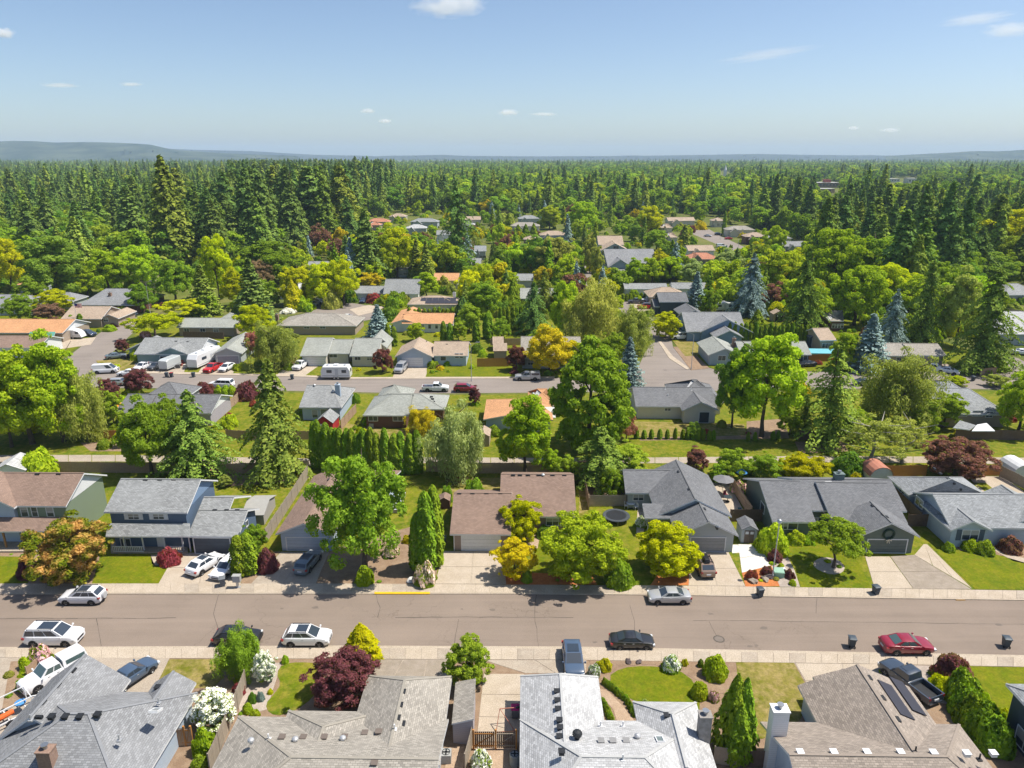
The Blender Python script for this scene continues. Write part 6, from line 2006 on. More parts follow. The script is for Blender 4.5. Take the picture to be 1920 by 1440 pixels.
mb = MB(); mb.tube((.85, 1, 1.5), (1.2, 1, 1.55), .1, n=8); mb.build('hub', [BLACKP], o)
def acunit(label, px, py, rnd_=False):
 p = G(px, py, .1); o = empty('air_conditioner', (p.x, p.y, .1), 0, label, 'air conditioner')
 mb = MB()
 if rnd_: mb.lathe([(.4, 0), (.42, .9), (.38, 1.0), (0, 1.0)], n=16)
 else: mb.box(-.4, .4, -.4, .4, 0, .8)
 mb.build('casing', [mat('ac_grey', (.36, .37, .36), rough=.5)], o)
 z = 1.0 if rnd_ else .8
 mb = MB(); mb.lathe([(.3, z + .02), (.33, z + .05), (.3, z + .06)], n=16); mb.build('fan_guard', [BLACKP], o)
 for i in range(4):
  a = pi / 2 * i; mb = MB(); mb.bar((0, 0, z + .03), (.3 * cos(a), .3 * sin(a), z + .03), .12, .02); mb.build('fan_blade', [BLACKP], o)
 return o
acunit('round grey air conditioner beside the pale roofed house wall', 965, 1432, True)
acunit('square grey air conditioner beside the beige roofed house wall', 837, 1425)
acunit('square pale air conditioner against the dark brown wall', 697, 801)
p = G(1549, 668); o = empty('pool_enclosure', (p.x, p.y, 0), R(-3), 'turquoise paddling pool cover behind the orange garden fence', 'pool')
mb = MB(); mb.prism([(-4.5, -2), (4.5, -2), (4.8, 2.6), (-3.6, 2.6)], 0, 1.2); mb.build('pool_wall', [mat('turquoise_wall', (.12, .42, .52))], o)
mb = MB(); mb.face([(-4.4, -1.9, 1.24), (4.4, -1.9, 1.24), (4.7, 2.5, 1.24), (-3.5, 2.5, 1.24)]); mb.build('cover', [paint('turquoise_cover', (.22, .62, .72))], o)
fence('orange fence before the turquoise pool', [(1515, 679), (1570, 677)], WOODO, 1.8, .06)
p = G(748, 945, .1); o = empty('raised_frame', (p.x, p.y, .1), R(-2), 'long white cold frame on the lawn behind the big green tree', 'cold frame')
mb = MB(); mb.box(-.5, .5, -2.6, 2.6, 0, .5); mb.build('box', [WOODG], o); mb = MB(); mb.face([(-.55, -2.7, .5), (.55, -2.7, .62), (.55, 2.7, .62), (-.55, 2.7, .5)]); mb.face([(-.55, -2.7, .5), (-.55, 2.7, .5), (-.55, 2.7, .46), (-.55, -2.7, .46)]); mb.build('lid', [paint('white_glazing', (.62, .66, .68))], o)
p = G(385, 886, .1); tag(o, None)
o = empty('tarp_heap', (p.x, p.y, .1), 0, 'pink tarpaulin draped behind the navy house ridge', 'tarpaulin')
mb = MB()
rws = [[(x * .5 - 2, y * .6 - .9, .35 + .4 * sin(x * 1.7 + y) * (1 if 0 < y < 3 else .3) + .5 * (1 if 0 < x < 8 else 0)) for y in range(4)] for x in range(9)]
mb.grid(rws); mb.build('sheet', [mat('pink_tarp', (.55, .13, .2))], o)
p = G(1348, 1198, .028); mb = MB(); mb.lathe([(.42, .004), (.42, .010), (0, .010)], (0, 0, 0), 24); q = mb.build('manhole_cover', [mat('cast_iron', (.19, .16, .135), rough=.8)], None, (p.x, p.y, .022)); tag(q, 'round iron manhole cover in the near half of the street', 'manhole cover')
mb = MB(); mb.lathe([(.44, .0), (.44, .008), (.56, .008), (.56, 0)], (0, 0, 0), 24); mb.build('frame_ring', [mat('cast_iron_ring', (.10, .085, .072), rough=.8)], q)
p = G(1800, 1123, .12); q = None
mb = MB(); p = G(1800, 1124.5, .03); mb.box(-.5, .5, -.18, .18, 0, .05)
for i in range(5): mb.box(-.46 + i * .19, -.38 + i * .19, -.16, .16, .05, .058)
tag(mb.build('storm_drain', [mat('rusty_iron', (.35, .22, .09), rough=.8)], None, (p.x, p.y, .02)), 'rusty storm drain grate at the far kerb on the right', 'drain')
for lb, px, py, c, s in [('black rubbish pile under a tarp beside the teal house wall', 236, 672, (.03, .035, .05), (2.2, 1.2, .9)), ('green tarp heap by the round bush of the teal house', 246, 670, (.05, .1, .07), (2.0, 1.2, .9)), ('stack of red and white boxes by the cargo trailer', 344, 684, (.35, .1, .08), (1.6, 1.0, 1.0)), ('grey mower shape beside the dark pickup', 333, 690, (.12, .12, .12), (1.8, 1.0, .8)), ('white picnic cooler pile at the driveway edge', 350, 690, (.55, .52, .46), (1.4, 1, .7))]:
 p = G(px, py, .07)
 o = empty('yard_clutter', (p.x, p.y, .07), rnd.random() * 3, lb, 'clutter')
 for i in range(5):
  x, y = rnd.uniform(-.5, .5) * s[0], rnd.uniform(-.5, .5) * s[1]
  mb = MB(); w = rnd.uniform(.2, .4); mb.box(x - w, x + w, y - w, y + w, 0, s[2] * rnd.uniform(.5, 1.2)); mb.build('box', [mat('clutter_%d%d%d' % tuple(int(v * 99) for v in c), c)], o)
p = G(285, 677, .07); o = empty('utility_trailer', (p.x, p.y, .07), R(55), 'dark wooden sided trailer behind the small white pickup', 'trailer')
mb = MB(); mb.box(-2.2, 2.2, -1, 1, .6, .7)
for sg in (-1, 1): mb.box(-2.2, 2.2, sg * 1 - .04, sg * 1 + .04, .6, 1.4)
mb.box(-2.24, -2.16, -1, 1, .6, 1.4); mb.build('bed', [WOODD], o)
for sg in (-1, 1): t = link('wheel', TY, o, (0, sg * 1.12, .33), 0, (.33, .2, .33)); link('rim', RM, t)
# ------------------------------------------------------------------ trees and shrubs
NR = np.random.default_rng(11)
def gr(*cs, k=(1.32, 1.44, 1.15)): return [tuple(c[i] * k[i] for i in range(3)) for c in cs]
LF = {
 'mid': leaf('mid_green_leaves', *gr((.075, .125, .012), (.15, .205, .018), (.21, .26, .03))),
 'deep': leaf('deep_green_leaves', *gr((.05, .10, .018), (.10, .165, .024), (.145, .205, .035))),
 'bright': leaf('bright_green_leaves', *gr((.13, .185, .010), (.22, .275, .014), (.28, .31, .022))),
 'lime': leaf('lime_leaves', (.24, .30, .005), (.40, .43, .006), (.50, .49, .01)),
 'golden': leaf('golden_leaves', (.28, .29, .008), (.44, .40, .010), (.54, .44, .02)),
 'yellow': leaf('yellow_leaves', (.38, .40, .006), (.56, .53, .008), (.68, .58, .02)),
 'olive': leaf('olive_leaves', *gr((.13, .155, .03), (.22, .245, .055), (.29, .31, .09), k=(1.3, 1.26, 1.0))),
 'grey': leaf('grey_green_leaves', *gr((.13, .175, .055), (.215, .265, .10), (.30, .35, .17), k=(1.3, 1.26, 1.0))),
 'darkdome': leaf('dark_oak_leaves', *gr((.04, .08, .010), (.08, .13, .012), (.11, .165, .016))),
 'thuja': leaf('thuja_sprays', *gr((.045, .08, .010), (.10, .145, .012), (.15, .19, .016)), trans=.15),
 'fir': leaf('fir_needles', *gr((.035, .07, .022), (.07, .115, .03), (.115, .155, .035), k=(1.3, 1.36, 1.2)), trans=.12),
 'fir2': leaf('olive_fir_needles', *gr((.06, .095, .018), (.115, .155, .024), (.175, .205, .035), k=(1.3, 1.36, 1.2)), trans=.12),
 'cedar': leaf('cedar_needles', (.055, .105, .016), (.11, .18, .026), (.20, .26, .045), trans=.2),
 'blue': leaf('blue_spruce_needles', (.09, .14, .13), (.165, .235, .215), (.23, .30, .28), trans=.12),
 'purple': leaf('purple_leaves', (.065, .018, .028), (.14, .04, .05), (.21, .075, .085)),
 'plum': leaf('brown_purple_leaves', (.09, .03, .03), (.18, .075, .06), (.24, .12, .09)),
 'red': leaf('red_leaves', (.16, .02, .025), (.28, .045, .045), (.34, .08, .07)),
 'pinkred': leaf('salmon_leaves', (.26, .08, .07), (.38, .14, .11), (.45, .20, .16)),
 'orange': leaf('orange_new_leaves', (.40, .20, .05), (.54, .30, .09), (.62, .38, .14), patch=((.10, .15, .01), (.26, .27, .02))),
 'rust': leaf('rusty_leaves', (.16, .10, .06), (.24, .15, .09), (.29, .19, .12)),
 'white': leaf('white_blossom', (.55, .55, .46), (.70, .69, .62), (.76, .75, .70), trans=.2),
 'pink': leaf('pink_blossom', (.50, .20, .28), (.62, .33, .38), (.70, .5, .5), trans=.2),
 'peach': leaf('peach_blossom', (.55, .36, .28), (.64, .46, .38), (.70, .58, .5), trans=.2),
}
def rdir(n):
 v = NR.normal(size=(n, 3))
 return v / np.linalg.norm(v, axis=1, keepdims=True)
def leaves_np(P, N, size, jit=.6, aspect=.62, up=None):
 n = len(P)
 N = N + NR.normal(size=(n, 3)) * jit
 N /= np.linalg.norm(N, axis=1, keepdims=True)
 a = np.cross(N, rdir(n) if up is None else up + NR.normal(size=(n, 3)) * .25)
 a /= np.linalg.norm(a, axis=1, keepdims=True) + 1e-9
 b = np.cross(N, a)
 s = size * NR.uniform(.65, 1.35, (n, 1))
 a, b = a * s * aspect, b * s
 if up is not None: pass
 fold = N * s * .18
 return np.stack([P - b, P + a + fold, P + b, P - a + fold], 1).reshape(-1, 3)
def broad_np(n=6000, nb=40, lr=.30, rx=4.0, rz=3.6, zc=6.0, br=.30, top=1.0, flat=0.0, hang=0.0, irregular=.2, cone=0.0, low=-.75, kmin=.4):
 """lumpy leaf crown: leaves on the skins of many overlapping lobes; ~10 m tree"""
 d = rdir(nb)
 d[:, 2] = np.where(d[:, 2] < low, -d[:, 2], d[:, 2])
 k = NR.uniform(kmin, .9, (nb, 1)) * (1 + NR.normal(size=(nb, 1)) * irregular * .4)
 C = d * k * np.array([rx, rx, rz]) + np.array([0, 0, zc])
 if cone:
  f = np.clip((C[:, 2:3] - (zc - rz)) / (2 * rz), 0, 1)
  C[:, :2] *= (1.25 - cone * f)
 R_ = br * rx * NR.uniform(.6, 1.35, (nb, 1))
 which = NR.choice(nb, n, p=(R_[:, 0] ** 2 / (R_[:, 0] ** 2).sum()))
 D = rdir(n)
 out = C[which] - np.array([0, 0, zc - rz * .35])
 out /= np.linalg.norm(out, axis=1, keepdims=True)
 flip = (D * out).sum(1) < -.25
 D[flip] *= -1
 D[:, 2] += .15
 D /= np.linalg.norm(D, axis=1, keepdims=True)
 P = C[which] + D * R_[which] * NR.uniform(.55, 1.12, (n, 1)) * np.array([1, 1, .85 - flat * .4])
 if hang:
  P[:, 2] -= hang * NR.random(n) ** 2 * 3
 q = leaves_np(P, D, lr, .5 if not hang else .45, .62 if not hang else .3, None if not hang else np.tile([0, 0, 1.], (n, 1)))
 return q
def trunk_mb(h, r, limbs=6, spread=2.4, z0=.35, top=.8, lean=.0):
 mb = MB()
 pts = [Vector((0, 0, -.2))]
 n = 5
 for i in range(1, n + 1): pts.append(Vector((rnd.uniform(-1, 1) * .07 * h * i / n, rnd.uniform(-1, 1) * .07 * h * i / n, h * top * i / n)))
 for i in range(n): mb.tube(pts[i], pts[i + 1], r * (1 - .8 * i / n) * (1.3 if i == 0 else 1), r * (1 - .8 * (i + 1) / n), 7, 0, False)
 for k in range(limbs):
  t = z0 + (top - z0) * (k + .5) / limbs
  i = min(n - 1, int(t / top * n))
  p = pts[i].lerp(pts[i + 1], t / top * n - i)
  a = 2.4 * k + rnd.uniform(-.4, .4)
  q = p + Vector((cos(a) * spread * .5, sin(a) * spread * .5, h * .10))
  s = q + Vector((cos(a + .2) * spread * .5, sin(a + .2) * spread * .5, h * .10))
  mb.tube(p, q, r * .42 * (1 - t * .5), r * .26, 6, 0, False)
  mb.tube(q, s, r * .26, r * .09, 5, 0, False)
 return mb
def conifer_np(levels=26, per=9, steps=8, R0=2.2, H=10, z0=.6, droop=.35, rise=.15, lw=.34, ragged=.25, shape=1.0, tuft=2, taper_top=.06):
 """whorls of sprays: each branch a drooping plume of needle quads; 10 m tree"""
 out, nor = [], []
 for L in range(levels):
  f = L / (levels - 1)
  z = z0 + (H - z0) * f ** .92
  rad = R0 * (1 - f) ** shape + taper_top
  nbr = max(3, int(per * (1 - .45 * f)))
  for b in range(nbr):
   az = 2 * pi * (b + NR.random() * .7) / nbr + L * 2.4
   l = rad * (1 + NR.normal() * ragged)
   if l < .05: l = .05
   zz = z + NR.normal() * .12
   dx, dy = cos(az), sin(az)
   st = max(2, int(steps * (.35 + .65 * l / R0)))
   for s in range(st):
    t = (s + .7) / st
    r = l * t
    h = zz + rise * l * t - droop * l * t * t * 1.6
    wd = lw * (1.25 - .75 * t) * (.5 + .5 * l / R0)
    for k in range(tuft):
     side = (k - (tuft - 1) / 2) * wd * 1.5 + NR.normal() * wd * .35
     out.append((dx * r - dy * side, dy * r + dx * side, h + NR.normal() * .06 - abs(side) * .35))
     slope = rise - droop * 3.2 * t
     nor.append((-dx * slope * .8 + dx * .28, -dy * slope * .8 + dy * .28, 1))
 P, N = np.array(out), np.array(nor)
 N /= np.linalg.norm(N, axis=1, keepdims=True)
 return leaves_np(P, N, lw * .85, .42, .6)
def column_np(n=2600, R0=1.0, H=10, lr=.26, lobes=0, pw=.55):
 """dense upright column of sprays"""
 z = NR.random(n) ** .9
 prof = np.minimum(1, (1 - z) ** pw * 1.25) * np.minimum(1, .55 + z * 6)
 a = NR.random(n) * 2 * pi
 ph = NR.random(6) * 6
 bump_ = 1 + .10 * np.sin(a * 5 + ph[0] + z * 3) + .08 * np.sin(z * 24 + ph[1] + a * 2) + .05 * np.sin(a * 9 + z * 30)
 r = R0 * prof * bump_ * NR.uniform(.82, 1.02, n)
 P = np.stack([r * np.cos(a), r * np.sin(a), z * H], 1)
 N = np.stack([np.cos(a), np.sin(a), .35 + .5 * z], 1)
 return leaves_np(P, N, lr, .4, .45, np.tile([0, 0, 1.], (n, 1)))
def dome_np(n=2200, lr=.12, rz=1.0, lump=.12):
 """clipped or mounded shrub of radius 1"""
 D = rdir(n)
 D[:, 2] = np.abs(D[:, 2]) * 1.05 - .12
 ph = NR.random(8) * 6
 k = 1 + lump * np.sin(D[:, 0] * 5 + ph[0]) * np.sin(D[:, 1] * 5 + ph[1]) + lump * .7 * np.sin(D[:, 2] * 8 + ph[2] + D[:, 0] * 6)
 P = D * (k * NR.uniform(.86, 1.03, n))[:, None] * np.array([1, 1, rz])
 P[:, 2] = np.maximum(P[:, 2], .02) 
 return leaves_np(P, D, lr, .5)
MESH, BASER, TOPZ = {}, {}, {}
def variants(key, fn, k, trunkfn=None, bark=BARK):
 """k crowns (numpy quads) and trunks for a growth form"""
 MESH[key] = [(fn(), trunkfn().mesh('trunk', [bark]) if trunkfn else None) for _ in range(k)]
 r = np.concatenate([np.hypot(q[0][:, 0], q[0][:, 1]) for q in MESH[key]])
 BASER[key] = float(np.percentile(r, 97))
 TOPZ[key] = float(np.mean([np.percentile(q[0][:, 2], 99.6) for q in MESH[key]]))
variants('round', lambda: broad_np(24000, 150, .155, 4.2, 4.7, 5.1, .17, irregular=.25), 4, lambda: trunk_mb(10, .24))
variants('tall', lambda: broad_np(24000, 140, .15, 3.4, 4.9, 5.2, .2, irregular=.3), 4, lambda: trunk_mb(10, .2))
variants('oval', lambda: broad_np(34000, 300, .155, 3.9, 5.0, 5.0, .13, irregular=.1, cone=.5, low=-.97, kmin=.68), 2, lambda: trunk_mb(10, .28))
variants('wide', lambda: broad_np(15000, 100, .17, 5.2, 3.0, 6.0, .15, flat=.4, irregular=.4), 2, lambda: trunk_mb(10, .26, spread=4))
variants('weep', lambda: broad_np(22000, 110, .19, 4.0, 4.4, 5.4, .18, hang=1.2, irregular=.5), 3, lambda: trunk_mb(10, .22))
variants('open', lambda: broad_np(6500, 80, .16, 4.8, 3.6, 5.9, .14, irregular=.6), 2, lambda: trunk_mb(10, .28, 16, 4.6, .2, .85), BARKL)
variants('bush_tree', lambda: broad_np(24000, 190, .16, 4.7, 4.9, 4.6, .14, flat=.15, irregular=.2, low=-.9), 3, lambda: trunk_mb(8, .2))
variants('spruce', lambda: conifer_np(21, 9, 20, 3.4, 10, .4, .42, .14, .2, .3, .8, 5), 2, lambda: trunk_mb(10, .2, 0, top=.96))
variants('deodar', lambda: conifer_np(20, 9, 20, 3.6, 10, .4, .36, .2, .2, .38, .7, 5), 2, lambda: trunk_mb(10, .22, 0, top=.95))
variants('fir', lambda: conifer_np(32, 11, 10, 2.2, 10, .5, .30, .08, .26, .28, .7, 3), 4, lambda: trunk_mb(10, .17, 0, top=.97))
variants('bluecone', lambda: conifer_np(30, 13, 9, 2.5, 10, .3, .12, .20, .27, .14, .95, 3), 2, lambda: trunk_mb(10, .16, 0, top=.9))
variants('giant', lambda: conifer_np(60, 13, 10, 2.2, 10, .35, .30, .05, .22, .16, .72, 2), 1, lambda: trunk_mb(10, .22, 0, top=.97))
variants('ragged', lambda: conifer_np(26, 7, 16, 2.8, 10, .4, .30, .16, .2, .5, .6, 4), 2, lambda: trunk_mb(10, .2, 0, top=.97))
variants('column', lambda: column_np(3600, 1.0, 10, .22, pw=.40), 3)
variants('cone', lambda: column_np(3400, 2.0, 10, .30, pw=.75), 2)
variants('dome', lambda: dome_np(), 3)
variants('mound', lambda: dome_np(2600, .13, .72, .2), 3)
variants('grassy', lambda: dome_np(1600, .2, .8, .05), 1)
FULLM = {}
def crown_mesh(form, sp, k):
 key = (form, sp, k)
 if key not in FULLM:
  FULLM[key] = quads_mesh('crown', MESH[form][k][0], [LF[sp]])
 return FULLM[key]
NAMES = {'spruce': 'conifer_tree', 'deodar': 'conifer_tree', 'fir': 'fir_tree', 'bluecone': 'spruce_tree', 'giant': 'sequoia_tree', 'ragged': 'conifer_tree', 'column': 'columnar_tree', 'cone': 'conifer_tree', 'dome': 'shrub', 'mound': 'shrub', 'grassy': 'shrub'}
def plant(sp, form, px, pb, pt, wpx, label, blossom=None, group=None, zb=.09, name=None, bl=.4):
 """px: column of the stem, pb: row where it meets the ground, pt: row of its top, wpx: crown width"""
 p = G(px, pb, zb)
 h = z_at(p.x, p.y, pt) - zb
 sx = wpx / 2 / (FPX / depth(p.y, zb + h * .5)) / BASER[form]
 if form in ('dome', 'mound', 'grassy', 'bush_tree'):
  h = max(h * .86, .3)
 sz = h / TOPZ[form]
 return plant_at(sp, form, p.x, p.y, zb, sx, sz, label, blossom, group, name, bl)
def plant_at(sp, form, x, y, zb, sx, sz, label, blossom=None, group=None, name=None, bl=.4):
 k = rnd.randrange(len(MESH[form]))
 nm = name or NAMES.get(form, 'leafy_tree')
 if nm == 'leafy_tree':
  for w_ in ('maple', 'willow', 'birch', 'chestnut', 'poplar', 'oak', 'plum', 'dogwood'):
   if w_ in label: nm = w_ + '_tree'; break
 cat = {'shrub': 'shrub'}.get(nm, 'tree')
 o = empty(nm, (x, y, zb), rnd.uniform(0, 6.28), label, cat, group)
 me = crown_mesh(form, sp, k)
 c = link('crown', me, o, scale=(sx, sx, sz))
 tm = MESH[form][k][1]
 if tm: link('trunk', tm, o, scale=(max(sx, sz * .5), max(sx, sz * .5), sz))
 if blossom:
  q = MESH[form][k][0].reshape(-1, 4, 3)
  key = (form, blossom, k, 'b')
  if key not in FULLM:
   z = q[:, :, 2].mean(1)
   s = q[(NR.random(len(q)) < bl) & (z > z.max() * .18)]
   cn = s.mean(1, keepdims=True)
   ctr = np.array([0, 0, z.max() * .45])
   s = cn + (s - cn) * 1.25 + (cn - ctr) * .045
   FULLM[key] = quads_mesh('blossoms', s.reshape(-1, 3), [LF[blossom]])
  link('blossoms', FULLM[key], o, scale=(sx, sx, sz))
 return o
T_ = [
 ('mid', 'weep', 452, 1268, 1178, 90, 'weeping yellow green tree hiding the black hatchback'),
 ('lime', 'cone', 680, 1240, 1170, 74, 'feathery lime conifer behind the purple maple at the near kerb'),
 ('purple', 'bush_tree', 645, 1312, 1212, 132, 'wide purple leaved maple before the beige roofed garage'),
 ('mid', 'bush_tree', 878, 1280, 1190, 94, 'dense round topped green tree at the mouth of the side drive'),
 ('lime', 'dome', 425, 1246, 1224, 26, 'small yellow shrub beside the weeping tree'),
 ('thuja', 'cone', 1369, 1406, 1264, 74, 'broad dark conifer before the white chimney, taller of two'),
 ('thuja', 'cone', 1386, 1408, 1272, 62, 'broad dark conifer right behind the taller one by the white chimney'),
 ('thuja', 'cone', 1380, 1424, 1322, 58, 'short dark conifer leaning in front of the two tall ones'),
 ('bright', 'dome', 1340, 1266, 1224, 48, 'round yellow green shrub in the flower bed left of the dry lawn'),
 ('bright', 'grassy', 1311, 1304, 1276, 34, 'spiky green grass tuft in the bed beside the round lawn'),
 ('deep', 'dome', 1313, 1249, 1234, 12, 'tiny clipped green ball by the near sidewalk'),
 ('mid', 'dome', 1258, 1254, 1226, 36, 'flowering shrub with white and pink blossom by the near sidewalk', 'white'),
 ('golden', 'mound', 1134, 1252, 1234, 30, 'yellow mounded shrub at the corner of the flower bed'),
 ('mid', 'mound', 1113, 1268, 1244, 26, 'white flowering low plant beside the blue vehicle', 'white'),
 ('mid', 'mound', 1338, 1312, 1294, 22, 'pink flowering low shrub at the edge of the dry lawn', 'pink'),
 ('golden', 'mound', 1284, 1246, 1234, 14, 'small yellow flower clump by the near sidewalk'),
 ('purple', 'dome', 1783, 1270, 1220, 70, 'purple dome of a maple right of the dark blue pickup'),
 ('lime', 'mound', 1756, 1296, 1262, 46, 'spreading lime juniper beside the dark blue pickup'),
 ('mid', 'mound', 1762, 1268, 1246, 36, 'green shrub tucked beside the purple dome'),
 ('lime', 'dome', 1882, 1346, 1326, 22, 'small golden ball shrub by the dark slate house'),
 ('bright', 'dome', 1880, 1360, 1340, 26, 'green ball shrub below the golden one'),
 ('bright', 'dome', 385, 1408, 1362, 46, 'bright green shrub in the gap between two near houses'),
 ('mid', 'dome', 376, 1438, 1415, 34, 'second green shrub lower in the gap between two near houses'),
 ('mid', 'dome', 902, 1440, 1402, 44, 'green bush dotted with white roses by the side gate', 'white'),
 ('red', 'dome', 448, 1300, 1276, 26, 'dark red shrub beside the white dogwood'),
 ('mid', 'bush_tree', 405, 1362, 1286, 80, 'white flowering dogwood beside the slate roofed house', 'white', .5),
 ('mid', 'bush_tree', 500, 1278, 1216, 42, 'white flowering tall shrub beside the weeping tree', 'white'),
 ('bright', 'dome', 535, 1242, 1226, 14, 'small round shrub at the near sidewalk by the curved lawn'),
 ('bright', 'mound', 52, 1252, 1228, 30, 'green shrub in the strip before the big white vehicle'),
 ('mid', 'mound', 79, 1240, 1206, 40, 'pink rhododendron in the strip before the big white vehicle', 'pink'),
 ('mid', 'mound', 45, 1290, 1268, 26, 'low green plants beside the white pickup'),
 ('deep', 'dome', 474, 1315, 1296, 18, 'small round shrub high in the stony bed'),
 ('blue', 'dome', 489, 1312, 1294, 16, 'blue green ball shrub in the stony bed'),
 ('bright', 'dome', 465, 1334, 1316, 20, 'clipped green ball on the left side of the stony bed'),
 ('bright', 'dome', 478, 1343, 1330, 20, 'clipped green ball at the bottom of the stony bed'),
 ('lime', 'dome', 507, 1300, 1290, 11, 'tiny lime ball at the curve of the lawn edge'),
 ('grey', 'mound', 1210, 1332, 1312, 24, 'grey twiggy shrub at the end of the low hedge'),
 ('orange', 'bush_tree', 138, 1084, 953, 152, 'large orange and green conifer over the left front garden'),
 ('purple', 'dome', 55, 1078, 1040, 42, 'dark red round shrub left of the orange conifer'),
 ('red', 'mound', 318, 1054, 1024, 44, 'red mounded maple by the navy house walk'),
 ('thuja', 'column', 452, 1078, 1004, 34, 'columnar evergreen beside the white wagon, left of the group'),
 ('thuja', 'column', 470, 1074, 1000, 34, 'columnar evergreen beside the white wagon, right of the group'),
 ('mid', 'round', 478, 1040, 986, 46, 'leafy green shrub tree behind the columnar evergreens'),
 ('purple', 'dome', 502, 1068, 1022, 42, 'purple round shrub between the two driveways'),
 ('mid', 'round', 684, 1066, 860, 172, 'big green tree hiding the long brown roofed house'),
 ('thuja', 'column', 785, 1068, 962, 36, 'shortest of three dark cypress columns by the white garage door'),
 ('thuja', 'column', 801, 1070, 922, 44, 'middle one of three dark cypress columns by the white garage door'),
 ('thuja', 'column', 816, 1060, 910, 38, 'tallest of three dark cypress columns by the white garage door'),
 ('mid', 'mound', 798, 1092, 1050, 44, 'peach flowering rhododendron at the driveway corner', 'peach'),
 ('bright', 'dome', 684, 1092, 1056, 36, 'clipped green ball shrub on the brown bark bed'),
 ('mid', 'mound', 733, 1040, 1018, 34, 'peach flowering shrub under the big green tree', 'peach'),
 ('golden', 'mound', 763, 1016, 1003, 20, 'yellow mounded shrub left of the cypress columns'),
 ('yellow', 'bush_tree', 965, 1080, 1002, 82, 'yellow leaved maple at the sidewalk'),
 ('lime', 'bush_tree', 975, 1012, 922, 84, 'lime leaved maple behind the yellow one'),
 ('bright', 'bush_tree', 1088, 1090, 946, 152, 'dense green street tree casting shade on the sidewalk'),
 ('mid', 'dome', 1160, 1094, 1042, 56, 'dark round shrub right of the dense street tree'),
 ('deep', 'mound', 1022, 1006, 984, 34, 'low dark shrub under the front window'),
 ('mid', 'mound', 988, 1090, 1066, 20, 'feathery green shrub on the red bark bed'),
 ('lime', 'bush_tree', 1250, 1072, 974, 124, 'lime green dome tree beside the bronze vehicle'),
 ('mid', 'mound', 1202, 985, 966, 22, 'white flowering shrub at the charcoal house corner', 'white'),
 ('mid', 'wide', 1562, 1064, 980, 112, 'small open green tree in the stony ring of the round edged lawn'),
 ('bright', 'dome', 1447, 1032, 976, 62, 'large rounded green shrub behind the lamp post'),
 ('bright', 'dome', 1491, 1016, 992, 36, 'smaller green shrub right of the large rounded one'),
 ('bright', 'mound', 1515, 1018, 1004, 28, 'low green shrub under the paired windows'),
 ('red', 'mound', 1522, 1002, 990, 14, 'small red shrub by the dark green house door'),
 ('golden', 'mound', 1443, 1036, 1016, 22, 'orange yellow flowering shrub behind the lamp post'),
 ('purple', 'dome', 1452, 1050, 1028, 28, 'purple barberry ball behind the lamp post'),
 ('red', 'mound', 1409, 1084, 1067, 26, 'crimson lace maple on the red bark island'),
 ('purple', 'mound', 1437, 1076, 1060, 24, 'blackish purple shrub on the red bark island'),
 ('purple', 'mound', 1479, 1082, 1066, 22, 'mauve shrub on the gravel by the lawn edge'),
 ('bright', 'dome', 1464, 1064, 1055, 13, 'tiny green ball on the gravel behind the utility box'),
 ('bright', 'dome', 1486, 1096, 1086, 14, 'tiny green ball on the gravel by the sidewalk'),
 ('mid', 'dome', 1778, 1032, 1014, 24, 'clipped ball shrub left of the shuttered window'),
 ('bright', 'dome', 1818, 1030, 1008, 32, 'left rounded shrub under the shuttered window'),
 ('mid', 'dome', 1845, 1036, 1010, 36, 'right rounded shrub under the shuttered window'),
 ('plum', 'dome', 1893, 1032, 1002, 42, 'reddish mounded maple by the curved walk'),
 ('bright', 'dome', 76, 888, 834, 68, 'round light green tree shrub at the greenway fence'),
 ('mid', 'dome', 196, 840, 820, 26, 'small round shrub near the greenway path'),
 ('lime', 'round', 229, 838, 808, 24, 'small spreading tree by the orange fence'),
 ('mid', 'round', 285, 888, 752, 104, 'leafy dark green tree left of the drooping cedar'),
 ('cedar', 'deodar', 372, 888, 735, 146, 'drooping olive cedar behind the navy house'),
 ('cedar', 'spruce', 523, 890, 678, 162, 'tall drooping spruce standing alone on the greenway'),
 ('olive', 'tall', 424, 912, 892, 26, 'spindly young tree in the navy house back yard'),
 ('grey', 'weep', 855, 893, 760, 124, 'grey green birch left of the light green tree'),
 ('golden', 'weep', 790, 812, 768, 62, 'yellow green shrub tree before the brown wall'),
 ('bright', 'tall', 985, 888, 748, 108, 'light green tree behind the brown roof ridge'),
 ('cedar', 'deodar', 1125, 905, 802, 142, 'spreading dark yew like evergreen beside the charcoal roof'),
 ('mid', 'round', 1172, 888, 835, 84, 'leafy dark shrub tree behind the spreading evergreen'),
 ('mid', 'round', 1150, 935, 882, 50, 'green shrub tree in the charcoal house side yard'),
 ('mid', 'mound', 890, 925, 893, 40, 'rambling green shrub in the patchy back garden'),
 ('mid', 'mound', 838, 940, 905, 24, 'tangled climber on the fence of the patchy back garden'),
 ('plum', 'mound', 866, 900, 888, 26, 'small purple shrub in the patchy back garden'),
 ('plum', 'tall', 1305, 880, 842, 44, 'thin reddish olive tree behind the charcoal roof'),
 ('mid', 'round', 1372, 898, 844, 66, 'bushy green tree behind the fence patio'),
 ('mid', 'round', 1432, 900, 854, 62, 'bushy green tree left of the yellow green one'),
 ('lime', 'bush_tree', 1510, 904, 846, 88, 'yellow green shrub tree behind the dark green house'),
 ('deep', 'dome', 1592, 886, 844, 66, 'dark rounded shrub left of the red flowers'),
 ('red', 'mound', 1580, 888, 872, 18, 'red flowering shrub behind the green chimney'),
 ('bright', 'mound', 1560, 884, 866, 24, 'pale green shrub left of the green chimney'),
 ('golden', 'mound', 1604, 900, 884, 26, 'yellow plants by the rusty shed'),
